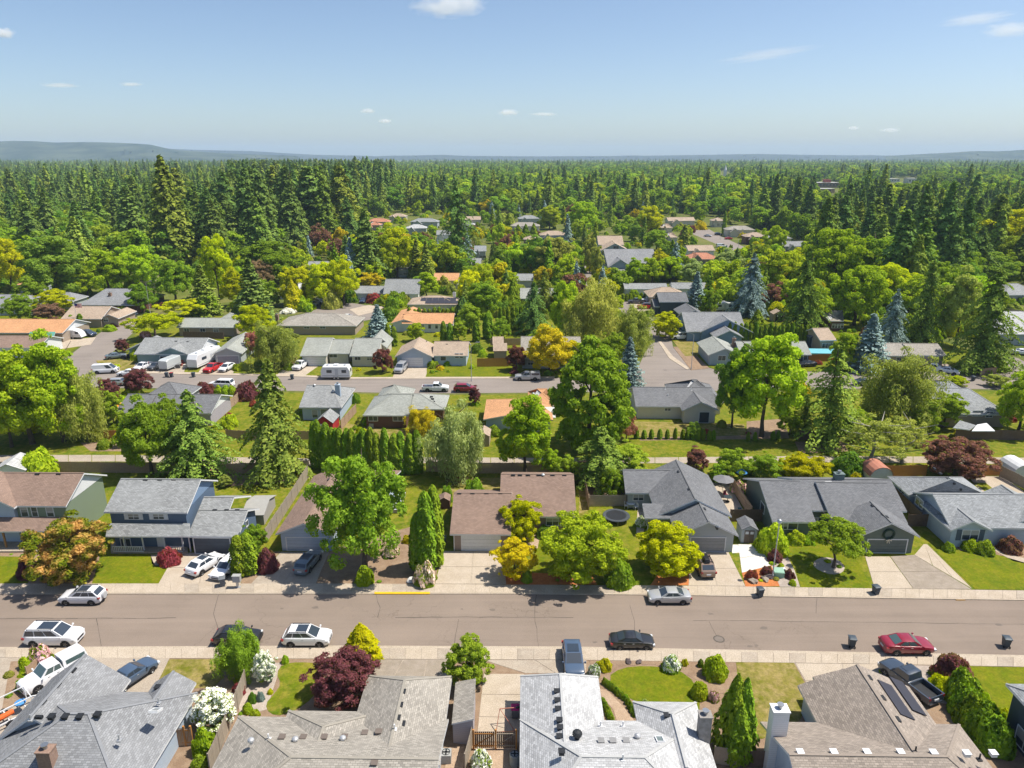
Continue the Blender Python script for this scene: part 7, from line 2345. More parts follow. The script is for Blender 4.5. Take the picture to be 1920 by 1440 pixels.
 ('mid', 'mound', 1384, 922, 900, 30, 'pink azalea by the brown fence', 'pink'),
 ('thuja', 'column', 1461, 880, 858, 9, 'tiny dark column shrub by the greenway path'),
 ('plum', 'bush_tree', 1790, 890, 812, 122, 'large purple brown tree over the orange fence'),
 ('olive', 'open', 1632, 868, 786, 132, 'bare branched pale tree by the greenway, larger of two'),
 ('olive', 'open', 1690, 868, 792, 96, 'bare branched pale tree by the greenway, smaller of two'),
 ('mid', 'tall', 1884, 880, 858, 16, 'small green sapling at the bright patio fence'),
 ('bright', 'mound', 1912, 878, 862, 20, 'light green shrub at the greenway edge by the white shed'),
 ('bright', 'round', 62, 832, 655, 158, 'large bright maple at the left edge, left half of the pair'),
 ('bright', 'tall', 120, 828, 640, 120, 'large bright maple at the left edge, right half of the pair'),
 ('olive', 'weep', 166, 826, 696, 88, 'weeping olive tree before the orange tarp'),
 ('lime', 'round', 12, 790, 660, 70, 'bright tree cut by the left edge above the greenway'),
 ('lime', 'bush_tree', 70, 812, 770, 60, 'low lime foliage under the large bright maple'),
 ('mid', 'oval', 1106, 845, 640, 150, 'huge deep green chestnut tree in the middle of the row'),
 ('pinkred', 'round', 1174, 824, 766, 40, 'salmon red tree beside the cream house'),
 ('blue', 'bluecone', 1177, 742, 634, 60, 'silver blue spruce beside the huge chestnut'),
 ('bright', 'tall', 1428, 818, 626, 136, 'tall light green poplar with visible trunk behind the tiny arborvitae'),
 ('deep', 'tall', 1372, 802, 648, 66, 'dark leafy tree left of the tall light green poplar'),
 ('fir2', 'ragged', 1550, 832, 648, 136, 'dark ragged conifer right of the lime poplar'),
 ('bright', 'tall', 1580, 692, 622, 44, 'small bright tree beside the blue green spruce'),
 ('olive', 'weep', 1682, 802, 668, 152, 'weeping willow across the second street'),
 ('mid', 'tall', 1768, 802, 738, 66, 'green leafy tree left of the purple plum'),
 ('purple', 'tall', 1786, 782, 738, 34, 'purple plum tree before the tan house'),
 ('bright', 'round', 1908, 812, 704, 92, 'bright green tree cut by the right edge'),
 ('fir', 'ragged', 1930, 760, 660, 60, 'dark conifer cut by the right edge above the street'),
 ('purple', 'round', 263, 742, 692, 52, 'purple maple by the low grey house roof, right of two'),
 ('purple', 'round', 207, 762, 712, 44, 'purple maple by the low grey house roof, left of two'),
 ('purple', 'mound', 384, 736, 714, 38, 'dark red dome shrub on the second street'),
 ('purple', 'dome', 464, 746, 708, 48, 'dark purple dome tree at the second street'),
 ('bright', 'dome', 411, 740, 720, 18, 'clipped hedge piece before the white vehicle, left end'),
 ('bright', 'dome', 424, 740, 720, 18, 'clipped hedge piece before the white vehicle, middle'),
 ('bright', 'dome', 436, 740, 720, 18, 'clipped hedge piece before the white vehicle, right end'),
 ('bright', 'mound', 250, 745, 722, 40, 'lime shrub between the purple maples'),
 ('bright', 'mound', 228, 765, 740, 34, 'green shrub below the purple maples'),
 ('bright', 'mound', 430, 800, 775, 34, 'green shrub by the lattice fence'),
 ('mid', 'dome', 668, 755, 735, 18, 'green shrub right of the blue chimney'),
 ('purple', 'tall', 890, 758, 726, 24, 'small purple tree beside the cedar orange roof'),
 ('golden', 'mound', 1500, 742, 712, 44, 'yellowing shrub under the ragged conifer'),
 ('mid', 'dome', 925, 815, 795, 30, 'round green shrub at the cedar orange house corner'),
 ('lime', 'round', 1790, 722, 706, 40, 'pale lime shrub at the corner of the second street'),
 ('olive', 'round', 1868, 724, 704, 44, 'olive shrub left of the right edge conifer'),
 ('golden', 'round', 1030, 700, 614, 98, 'golden leaved tree before the grey beige roof'),
 ('purple', 'round', 968, 695, 648, 40, 'dark purple tree left of the golden one'),
 ('olive', 'weep', 1112, 655, 524, 118, 'tall grey willow left of the curving side street'),
 ('olive', 'weep', 1186, 660, 574, 74, 'rounded grey willow at the curving side street'),
 ('bright', 'tall', 1060, 640, 520, 56, 'feathery bright tree left of the tall grey willow'),
 ('lime', 'bush_tree', 1248, 634, 578, 58, 'lime round tree over the white pair at the bend'),
 ('blue', 'bluecone', 710, 632, 572, 48, 'silver blue spruce beside the cedar orange roof'),
 ('purple', 'round', 718, 698, 654, 40, 'purple flowering tree left of the white double garage'),
 ('olive', 'weep', 515, 690, 610, 92, 'grey olive tree right of the lilac garage'),
 ('pinkred', 'round', 475, 668, 622, 34, 'red leaved tree behind the lilac garage roof'),
 ('lime', 'round', 480, 632, 572, 70, 'lime round tree right of the sage ranch roof'),
 ('lime', 'wide', 345, 598, 562, 82, 'umbrella shaped lime tree above the sage ranch roof'),
 ('lime', 'wide', 292, 634, 588, 100, 'spreading lime tree at the side street'),
 ('mid', 'dome', 425, 626, 612, 26, 'green shrub against the sage ranch wall'),
 ('pinkred', 'mound', 273, 632, 618, 20, 'pink flowering shrub under the spreading lime tree', 'pink'),
 ('purple', 'round', 230, 662, 636, 26, 'small purple tree at the teal house corner'),
 ('bright', 'dome', 254, 674, 652, 18, 'round green bush before the teal house'),
 ('bright', 'mound', 450, 692, 680, 30, 'low green hedge by the lilac garage'),
 ('rust', 'mound', 545, 682, 660, 30, 'rust coloured shrub left of the sage garage'),
 ('bright', 'dome', 543, 692, 678, 22, 'clipped green shrub by the sage house driveway'),
 ('thuja', 'column', 740, 648, 612, 14, 'dark yew column left of the tan roof'),
 ('thuja', 'column', 728, 640, 606, 13, 'second dark yew column left of the tan roof'),
 ('mid', 'dome', 838, 685, 672, 16, 'clipped ball by the white house front'),
 ('mid', 'mound', 812, 688, 674, 26, 'small shrub group by the white house steps'),
 ('thuja', 'column', 832, 640, 602, 14, 'left dark column by the orange roofed garden'),
 ('thuja', 'column', 844, 642, 605, 14, 'right dark column by the orange roofed garden'),
 ('mid', 'tall', 860, 640, 600, 30, 'loose green shrub by the orange roofed garden'),
 ('thuja', 'column', 915, 634, 586, 22, 'clipped bulbous column by the vivid lawn'),
 ('thuja', 'column', 893, 640, 602, 16, 'thin dark column left of the bulbous one'),
 ('mid', 'bush_tree', 880, 622, 562, 50, 'rounded dark green tree behind the clipped column'),
 ('deep', 'dome', 895, 660, 640, 26, 'green shrub by the cedar sheds'),
 ('bright', 'dome', 905, 668, 652, 18, 'lime ball by the cedar sheds'),
 ('fir', 'deodar', 1000, 625, 530, 74, 'dark deodar left of the grey willow'),
 ('mid', 'round', 40, 605, 554, 58, 'rounded green tree above the orange roof'),
 ('rust', 'round', 93, 602, 570, 56, 'rusty brown tree above the orange roof'),
 ('lime', 'round', 105, 586, 545, 66, 'yellow green tree left of the dark carport house'),
 ('thuja', 'column', 136, 612, 590, 14, 'small dark cypress by the flag pole, left'), ('thuja', 'column', 153, 614, 588, 14, 'small dark cypress by the flag pole, right'),
 ('bright', 'dome', 206, 620, 606, 24, 'rounded green shrub before the dark sedan'),
 ('purple', 'mound', 215, 612, 602, 18, 'purple shrub behind the rounded green one'),
 ('purple', 'mound', 305, 578, 566, 24, 'dark red bush by the tall lamp post'),
 ('mid', 'round', 268, 585, 532, 52, 'green tree beside the tall lamp post'),
 ('mid', 'mound', 230, 588, 572, 22, 'green shrub before the dark carport house'),
 ('mid', 'round', 330, 568, 488, 78, 'leafy tree behind the umbrella shaped lime'),
 ('lime', 'round', 25, 548, 448, 64, 'yellow green tall tree at the left edge'),
 ('deep', 'tall', 110, 560, 440, 110, 'tall dark leafy tree left of the light ones'),
 ('fir2', 'fir', 132, 558, 455, 52, 'dark fir among the leafy trees at the left'),
 ('bright', 'round', 205, 550, 470, 84, 'light green loose tree behind the carport house'),
 ('bright', 'round', 262, 545, 462, 74, 'pale loose tree right of the light green one'),
 ('fir2', 'bluecone', 385, 590, 498, 62, 'mid green conifer behind the lime umbrella'),
 ('lime', 'tall', 412, 560, 432, 56, 'tall lime tree right of the great sequoia'),
 ('fir', 'bluecone', 478, 606, 486, 80, 'dark dense conifer left of the golden cone'),
 ('lime', 'tall', 440, 575, 505, 48, 'lime tree left of the dark dense conifer'),
 ('darkdome', 'bush_tree', 508, 530, 440, 124, 'vast dark green domed oak'),
 ('rust', 'round', 492, 540, 486, 50, 'brown purple tree below the domed oak'),
 ('fir2', 'giant', 328, 494, 298, 96, 'great lone sequoia rising above the wood'),
 ('lime', 'round', 560, 572, 498, 66, 'lime tree of the court, left of three'),
 ('lime', 'round', 612, 572, 490, 74, 'lime tree of the court, middle of three'),
 ('lime', 'round', 646, 572, 484, 64, 'lime tree of the court, right of three'),
 ('golden', 'bush_tree', 695, 540, 506, 48, 'golden green domed tree behind the grey garage'),
 ('golden', 'cone', 551, 582, 524, 34, 'golden conifer by the court'),
 ('olive', 'dome', 622, 577, 540, 38, 'dark olive rounded shrub by the court'),
 ('golden', 'mound', 618, 556, 534, 30, 'yellow shrub behind the olive rounded one'),
 ('mid', 'bush_tree', 505, 575, 515, 46, 'leafy tree left of the brick gabled house'),
 ('red', 'mound', 703, 566, 548, 34, 'red maple over the low grey garage'),
 ('bright', 'mound', 742, 574, 556, 46, 'green hedge mass before the taller grey house'),
 ('olive', 'tall', 736, 562, 538, 24, 'feathery olive shrub before the taller grey house'),
 ('white', 'mound', 540, 586, 576, 30, 'white flowering bush by the court'),
 ('bright', 'tall', 800, 560, 510, 50, 'bright tree right of the taller grey house'),
 ('fir', 'ragged', 858, 506, 344, 84, 'tall ragged fir above the far gardens'),
 ('fir', 'fir', 690, 530, 396, 74, 'dark full fir left of the lime gardens'),
 ('lime', 'tall', 745, 520, 425, 66, 'tall lime tree of the far gardens, left'), ('bright', 'tall', 722, 525, 440, 50, 'bright leafy tree right of the dark full fir'),
 ('fir2', 'bluecone', 782, 520, 448, 34, 'small pointed conifer in the far gardens, left of two'), ('fir2', 'bluecone', 800, 525, 452, 36, 'small pointed conifer in the far gardens, right of two'),
 ('deep', 'round', 1010, 512, 444, 74, 'dark rounded maple, left of the pair in the far gardens'),
 ('olive', 'round', 1045, 516, 446, 76, 'grey green rounded maple, right of the pair in the far gardens'),
 ('bright', 'round', 905, 565, 492, 52, 'bright rounded tree left of the small grey roof'),
 ('mid', 'round', 905, 590, 528, 70, 'leafy tree below the bright rounded one'),
 ('fir2', 'deodar', 1020, 585, 505, 60, 'olive deodar before the lilac roof'),
 ('thuja', 'cone', 962, 575, 522, 28, 'dark rounded cone before the grey roof'),
 ('fir', 'cone', 868, 610, 555, 40, 'dark broad conifer right of the solar roof'),
 ('bright', 'round', 1092, 440, 376, 66, 'light green billowing tree at the wood edge'),
 ('lime', 'tall', 1218, 440, 382, 46, 'lime poplar at the wood edge'), ('bright', 'tall', 1030, 430, 386, 44, 'bright pointed maple at the wood edge'),
 ('mid', 'round', 1230, 470, 430, 50, 'leafy tree under the lime poplar'),
 ('fir2', 'fir', 1281, 475, 422, 32, 'conifer beside the far street'),
 ('olive', 'tall', 1106, 512, 444, 30, 'narrow olive tree by the short far street'), ('olive', 'tall', 1118, 525, 460, 26, 'second narrow olive tree by the short far street'),
 ('bright', 'round', 1190, 532, 486, 46, 'lime tree in a row before the slate roof, left'), ('bright', 'round', 1222, 530, 484, 48, 'lime tree in a row before the slate roof, middle'), ('bright', 'round', 1256, 528, 480, 46, 'lime tree in a row before the slate roof, right'),
 ('grey', 'round', 1300, 535, 488, 56, 'silvery green tree before the terracotta roof, left'), ('grey', 'round', 1335, 540, 500, 50, 'silvery green tree before the terracotta roof, right'), ('grey', 'round', 1365, 512, 468, 60, 'silvery green tree right of the terracotta roof'),
 ('blue', 'bluecone', 1303, 578, 510, 42, 'blue green spruce beside the dark navy house'),
 ('blue', 'deodar', 1403, 592, 478, 82, 'large blue cedar right of the mid blue house'),
 ('mid', 'round', 1330, 590, 545, 40, 'leafy tree behind the blue green spruce'),
 ('bright', 'round', 1305, 605, 585, 36, 'green shrub tree before the mid blue house'),
 ('thuja', 'cone', 1418, 618, 580, 30, 'dark yew beside the blue gable'),
 ('fir2', 'deodar', 1500, 622, 466, 92, 'olive deodar behind the clipped dark hedge'),
 ('bright', 'round', 1525, 612, 538, 66, 'bright rounded tree before the olive deodar'),
 ('bright', 'round', 1600, 610, 500, 106, 'broad bright maple in the right hand grove'),
 ('bright', 'round', 1560, 560, 432, 124, 'massive leafy tree high in the right hand grove'),
 ('lime', 'round', 1660, 590, 496, 92, 'yellow green maple right in the grove'),
 ('blue', 'bluecone', 1624, 694, 590, 72, 'blue green spruce left of the low tan ranch house'),
 ('blue', 'deodar', 1668, 648, 545, 66, 'pale blue cedar behind the low tan ranch house'),
 ('cedar', 'deodar', 1725, 645, 490, 92, 'tall cedar behind the low tan ranch house'),
 ('olive', 'tall', 1790, 650, 512, 76, 'grey olive tall tree between two cedars'),
 ('cedar', 'deodar', 1838, 694, 506, 140, 'great drooping cedar at the street corner'),
 ('bright', 'mound', 1866, 692, 668, 44, 'bright shrub under the great drooping cedar'),
 ('mid', 'dome', 1645, 692, 668, 22, 'clipped pale shrub before the ranch house'), ('golden', 'mound', 1703, 688, 676, 16, 'yellow shrub by the ranch house window'),
 ('red', 'mound', 1693, 688, 672, 16, 'red shrub by the ranch house window'),
 ('deep', 'round', 1850, 530, 476, 96, 'dark rounded tree left of the slate roof at the right edge'),
 ('lime', 'round', 1890, 500, 395, 120, 'huge sunlit tree cut by the right edge'),
 ('fir', 'fir', 1712, 520, 350, 74, 'tall dark fir, left of the right hand trio'), ('fir', 'fir', 1756, 522, 345, 70, 'tall dark fir, middle of the right hand trio'), ('fir2', 'ragged', 1668, 480, 395, 60, 'ragged fir left of the right hand trio'),
 ('fir', 'fir', 1790, 540, 372, 66, 'tall dark fir, right of the right hand trio'),
 ('bright', 'bush_tree', 1448, 480, 412, 50, 'leafy tree before the grey roof among firs'),
 ('lime', 'tall', 1500, 505, 460, 40, 'yellow green tree right of the far roofs'),
 ('thuja', 'column', 1357, 440, 396, 9, 'pencil thin cypress by the far street'), ('thuja', 'column', 1402, 418, 382, 8, 'pencil thin cypress behind the far roofs'),
 ('purple', 'mound', 1294, 436, 420, 22, 'purple tree at the far street'), ('golden', 'dome', 1313, 430, 410, 26, 'golden domed tree at the far street'), ('golden', 'mound', 1392, 446, 434, 16, 'golden shrub before the many gabled house'),
 ('red', 'mound', 1142, 508, 492, 18, 'crimson maple before the slate roof'), ('golden', 'mound', 1138, 496, 480, 14, 'yellow shrub before the pale blue gable'), ('golden', 'mound', 1145, 528, 512, 14, 'yellow shrub at the foot of the slate roof'),
 ('purple', 'round', 962, 455, 434, 16, 'purple maple left of the golden shrub by the yews'), ('golden', 'mound', 974, 450, 432, 16, 'golden shrub by the pointed yews'), ('purple', 'mound', 1008, 445, 432, 18, 'purple shrub right of the pointed yews'),
 ('plum', 'round', 888, 438, 422, 20, 'dark red tree below the tan far roof'),
 ('mid', 'tall', 1062, 905, 852, 44, 'leafy shrub tree on the fence left of the spreading evergreen'),
 ('bright', 'round', 1032, 890, 842, 40, 'light green shrub tree behind the brown roof ridge'),
 ('mid', 'round', 322, 835, 745, 70, 'leafy tree at the greenway left of the drooping cedar'),
 ('bright', 'round', 22, 838, 720, 100, 'bright maple nearest the left edge above the greenway'),
 ('mid', 'tall', 215, 800, 730, 44, 'mid green tree right of the weeping olive tree'),
 ('cedar', 'deodar', 335, 880, 790, 80, 'low drooping cedar boughs before the taller drooping cedar'),
 ('mid', 'round', 1345, 905, 872, 34, 'small green tree by the patio fence top'),
 ('lime', 'round', 1478, 890, 858, 44, 'yellow green bush tree left of the larger yellow green one'),
 ('mid', 'mound', 1395, 886, 862, 40, 'green hedge shrub above the brown patio fence'),
 ('deep', 'round', 1300, 820, 792, 30, 'small deep green tree behind the young arborvitae'),
 ('mid', 'round', 1480, 815, 770, 46, 'green tree between poplar and ragged conifer'),
 ('mid', 'round', 1600, 818, 768, 60, 'leafy green tree right of the ragged conifer'),
 ('fir2', 'ragged', 1505, 815, 740, 60, 'smaller dark conifer left of the ragged one'),
 ('mid', 'round', 1730, 812, 752, 60, 'leafy green tree between willow and plum'),
 ('bright', 'round', 1440, 690, 645, 46, 'bright tree before the long dark hedge'),
 ('mid', 'round', 1148, 690, 625, 52, 'leafy tree behind the silver blue spruce'),
 ('bright', 'round', 1075, 690, 640, 50, 'bright tree right of the golden one'),
 ('mid', 'tall', 1010, 665, 612, 40, 'green tree left of the golden one'),
 ('mid', 'round', 940, 640, 596, 36, 'rounded tree behind the brown garden fence'),
 ('bright', 'round', 780, 640, 606, 34, 'bright small tree behind the tan roof'),
 ('olive', 'round', 540, 660, 618, 40, 'olive tree behind the rust coloured shrub'),
 ('mid', 'round', 455, 600, 555, 48, 'green tree behind the sage ranch roof'),
 ('bright', 'round', 385, 590, 545, 50, 'bright tree behind the sage ranch house'),
 ('mid', 'round', 62, 575, 520, 60, 'leafy tree above the left edge slate roof'),
 ('bright', 'round', 165, 556, 500, 66, 'bright leafy tree behind the dark carport roof'),
 ('bright', 'round', 1145, 600, 552, 46, 'bright tree by the narrow stretch of street'),
 ('mid', 'round', 1060, 590, 530, 60, 'green tree below the deodar of the far gardens'),
 ('bright', 'round', 955, 560, 508, 46, 'bright tree before the dark rounded cone'),
 ('mid', 'round', 780, 560, 520, 44, 'green tree right of the taller grey house'),
 ('bright', 'round', 1460, 560, 466, 94, 'great leafy tree left of the olive deodar'),
 ('bright', 'round', 1700, 600, 520, 90, 'bright leafy tree behind the pale blue cedar'),
 ('mid', 'round', 1625, 560, 440, 116, 'tall leafy tree behind the broad bright maple'),
 ('bright', 'round', 1810, 600, 520, 90, 'bright leafy tree between the grove and the cedar'),
 ('mid', 'round', 1905, 520, 440, 90, 'leafy tree behind the slate roof at the right edge'),
]
for r in T_:
 sp, form, px, pb, pt, w, lb = r[:7]
 plant(sp, form, px, pb, pt, w, lb, blossom=r[7] if len(r) > 7 else None, bl=r[8] if len(r) > 8 else .4)
ORD = 'first second third fourth fifth sixth seventh eighth ninth tenth eleventh twelfth thirteenth fourteenth fifteenth sixteenth seventeenth eighteenth nineteenth twentieth'.split()
def row(sp, form, pts, n, w, hpx, phrase, group, jit=.12):
 for i in range(n):
  t = i / max(1, n - 1)
  x = interp([(k / (len(pts) - 1), p[0]) for k, p in enumerate(pts)], t)
  y = interp([(k / (len(pts) - 1), p[1]) for k, p in enumerate(pts)], t)
  hh = hpx * rnd.uniform(1 - jit, 1 + jit)
  plant(sp, form, x + rnd.uniform(-.1, .1) * w, y, y - hh, w * rnd.uniform(.9, 1.12), ORD[i] + ' from the left, ' + phrase, group=group)
row('thuja', 'column', [(592, 876), (640, 884), (700, 890), (786, 886)], 18, 25, 82, 'tall dark arborvitae in the row behind the big green tree', 'arborvitae row behind the big green tree')
row('thuja', 'column', [(1192, 822), (1280, 823), (1338, 825)], 13, 10, 19, 'young arborvitae in the row behind the cream house', 'young arborvitae row by the greenway')
row('thuja', 'column', [(1402, 826), (1416, 826), (1448, 824), (1458, 823)], 4, 9, 16, 'knee high young arborvitae beyond the lime poplar trunk', 'last young arborvitae by the lime poplar')
row('thuja', 'column', [(768, 604), (800, 602), (830, 603), (856, 606)], 11, 12, 26, 'clipped arborvitae in the hedge before the solar roofed house', 'hedge before the solar roofed house')
row('thuja', 'column', [(938, 620), (976, 618)], 6, 13, 42, 'dark tall arborvitae behind the vivid square lawn', 'dark hedge behind the vivid lawn')
row('thuja', 'column', [(1366, 640), (1430, 640), (1480, 642), (1535, 648)], 20, 12, 34, 'arborvitae in the long dark hedge behind the sage roof', 'long dark hedge behind the sage roof')
row('thuja', 'column', [(1155, 566), (1216, 562)], 10, 8, 13, 'small arborvitae in the hedge by the grey pickup', 'small hedge by the grey pickup')
row('thuja', 'column', [(1888, 602), (1922, 604)], 6, 8, 16, 'small arborvitae by the pale grey roof at the right edge', 'small hedge at the right edge')
row('thuja', 'cone', [(971, 447), (986, 447), (1002, 446)], 3, 16, 26, 'pointed yew before the beige many gabled house', 'pointed yews of the far gardens')
row('mid', 'dome', [(1134, 1282), (1150, 1294), (1172, 1312), (1190, 1342)], 13, 12, 13, 'clipped box ball on the lawn side of the tan walk', 'low hedge on the lawn side of the tan walk', .08)
row('mid', 'dome', [(1131, 1318), (1140, 1338), (1147, 1352)], 6, 14, 13, 'clipped box ball on the house side of the tan walk', 'low hedge on the house side of the tan walk', .08)
row('thuja', 'dome', [(1800, 1312), (1812, 1335), (1832, 1362), (1862, 1398)], 6, 66, 58, 'bulky clipped evergreen in the big hedge beside the taupe house', 'big clipped hedge beside the taupe house', .1)
row('bright', 'dome', [(1822, 1300), (1846, 1330), (1876, 1362)], 6, 24, 26, 'smaller clipped shrub lining the lawn side of the big hedge', 'low shrubs lining the big hedge', .15)
row('mid', 'dome', [(165, 610), (188, 612)], 4, 12, 10, 'low hedge ball before the tan gabled house', 'low hedge before the tan gabled house')
# ------------------------------------------------------------------ woods: nearest trees one by one, the rest as one mass per kind
VIS = []
for o_ in list(COL.objects):
 if o_.name.startswith('house'):
  xs, ys = [], []
  for c in o_.children:
   if not c.name.startswith('roof'): continue
   for v in c.data.vertices:
    q = v.co
    a = o_.rotation_euler.z
    x = o_.location.x + q.x * cos(a) - q.y * sin(a)
    y = o_.location.y + q.x * sin(a) + q.y * cos(a)
    u, w = PX(x, y, q.z)
    xs.append(u); ys.append(w)
  if xs: VIS.append((min(xs), min(ys), max(xs), max(ys), min(ys) - 2))
VIS += [(1292, 425, 1400, 470, 428), (1140, 560, 1230, 590, 566), (565, 560, 720, 605, 566), (1530, 338, 1575, 360, 345), (1650, 330, 1730, 345, 334), (1095, 500, 1110, 545, 508), (1345, 318, 1372, 332, 322)]
def front(px):
 """row below which no wood tree may stand"""
 return interp([(-200, 560), (0, 545), (150, 515), (300, 500), (440, 500), (560, 470), (660, 460), (680, 412), (760, 398), (870, 398), (940, 405), (1060, 412), (1200, 412), (1280, 400), (1400, 412), (1440, 440), (1520, 520), (1600, 560), (1720, 600), (1800, 585), (1870, 540), (1960, 560), (2200, 560)], px)
def blocked(px, pb, pt, w):
 for (x0, y0, x1, y1, yb) in VIS:
  m = (x1 - x0) * .14
  if pb > yb and px + w * .34 > x0 + m and px - w * .36 < x1 - m and pt < y0 + (y1 - y0) * .75 and pb > y0: return True
 return False
FR = random.Random(5)
cand = []
y = 190.0
while y < 3200:
 sp = 9.8 + max(0, y - 400) * .007
 half = y * .78 + 20
 n = int(2 * half / sp)
 for i in range(n):
  x = -half + (i + FR.random()) * sp
  yy = y + FR.random() * sp
  px, pb = PX(x, yy, 0)
  if not (-160 < px < 2080): continue
  if pb > front(px) + 0: continue
  d = (yy - 190)
  cl = sin(x * .013 + 1.3) + sin(yy * .011 + x * .007) + sin(x * .031 - yy * .017)
  if pb < 395 and px > 1380 and cl > 1.25: continue
  if FR.random() < .12: continue
  con = .5 + .5 * sin(x * .021 + yy * .009 + 2) * sin(yy * .015 - x * .006)
  base = interp([(0, .62), (250, .72), (420, .95), (660, .95), (760, .62), (900, .42), (1400, .42), (1650, .42), (1920, .34)], px)
  if px < 330 and pb > 420: base = .22
  if px > 1400 and pb > 420: base = .40
  if yy > 800: base *= .72 if px < 720 else .6
  isc = FR.random() < .5 * base + .45 * con * base + .04
  if isc:
   h = FR.uniform(17, 31) * (1.3 if 430 < px < 740 and pb > 325 else (.98 if yy < 700 else (.98 if px < 720 else .85)))
   if FR.random() < .14: h *= 1.3
   w = h * FR.uniform(.36, .54)
  else:
   h = FR.uniform(12, 23) if yy > 600 else FR.uniform(9, 17)
   w = h * FR.uniform(.85, 1.2)
  h = min(h, 45.2 if FR.random() < .12 else 40)
  s = FPX / depth(yy)
  pt = PX(x, yy, h)[1]
  if blocked(px, pb, pt, w * s): continue
  cand.append((yy, x, isc, h, w, px, pb))
 y += sp
cand.sort()
cnt = {True: 0, False: 0}
variants('wood_round', lambda: broad_np(2400, 40, .42, 4.3, 4.6, 5.2, .27, irregular=.4), 4)
variants('wood_fir', lambda: conifer_np(24, 9, 7, 2.5, 10, .3, .34, .08, .40, .3, .65, 2), 5)
NAMES.update(wood_round='leafy_tree', wood_fir='fir_tree')
ZN = [(110, 'at the left edge'), (290, 'left of the sequoia'), (430, 'right of the sequoia'), (560, 'behind the vast domed oak'), (660, 'above the court limes'), (790, 'around the dark full fir'), (950, 'behind the tall ragged fir'), (1120, 'beyond the pointed yews'), (1280, 'behind the lime poplar'), (1420, 'behind the far street roofs'), (1580, 'above the grove'), (1720, 'left of the dark fir trio'), (1830, 'behind the dark fir trio'), (9999, 'at the right edge')]
def zone(px): return next(z for q, z in ZN if px < q)
for_c, for_b = [], []
FN = {'fir': 'dark fir', 'fir2': 'olive green fir', 'cedar': 'light green fir'}
def SZ(h): return 'very tall' if h > 31 else ('tall' if h > 23 else 'shorter')
LIMC, LIMB = 285, 40
for (yy, x, isc, h, w, px, pb) in cand:
 lim = LIMC if isc else LIMB
 if cnt[isc] < lim:
  cnt[isc] += 1
  z = zone(px) + (', front rank' if yy < 430 else (', second rank' if yy < 560 else ', deep inside'))
  if isc:
   near = yy < 520
   sp = FR.choice(['fir', 'fir', 'fir2', 'fir', 'cedar'] if near else ['fir', 'fir', 'fir2'])
   if near: plant_at(sp, FR.choice(['fir', 'fir', 'fir', 'spruce']), x, yy, 0, w / 2 / 2.0, h / 10.1, f'{SZ(h)} {FN[sp]} in the wood {z}', group=f'{SZ(h)} {FN[sp]}s in the wood {z}')
   else: plant_at(sp, 'wood_fir', x, yy, 0, w / 2 / BASER['wood_fir'], h / TOPZ['wood_fir'], f'{SZ(h)} {FN[sp]} in the wood {z}', group=f'{SZ(h)} {FN[sp]}s in the wood {z}')
  else:
   sp = FR.choice(['mid', 'mid', 'bright', 'deep', 'deep', 'mid', 'bright', 'lime'])
   nm = {'mid': 'mid green', 'bright': 'bright green', 'deep': 'deep green', 'lime': 'yellow green', 'olive': 'grey olive'}[sp]
   plant_at(sp, FR.choice(['round', 'tall', 'round']) if yy < 480 else 'wood_round', x, yy, 0, w / 2 / 4.6, h / 10.3, f'{nm} leafy tree in the wood {z}', group=f'{nm} leafy trees in the wood {z}')
 else:
  (for_c if isc else for_b).append((x, yy, h, w))
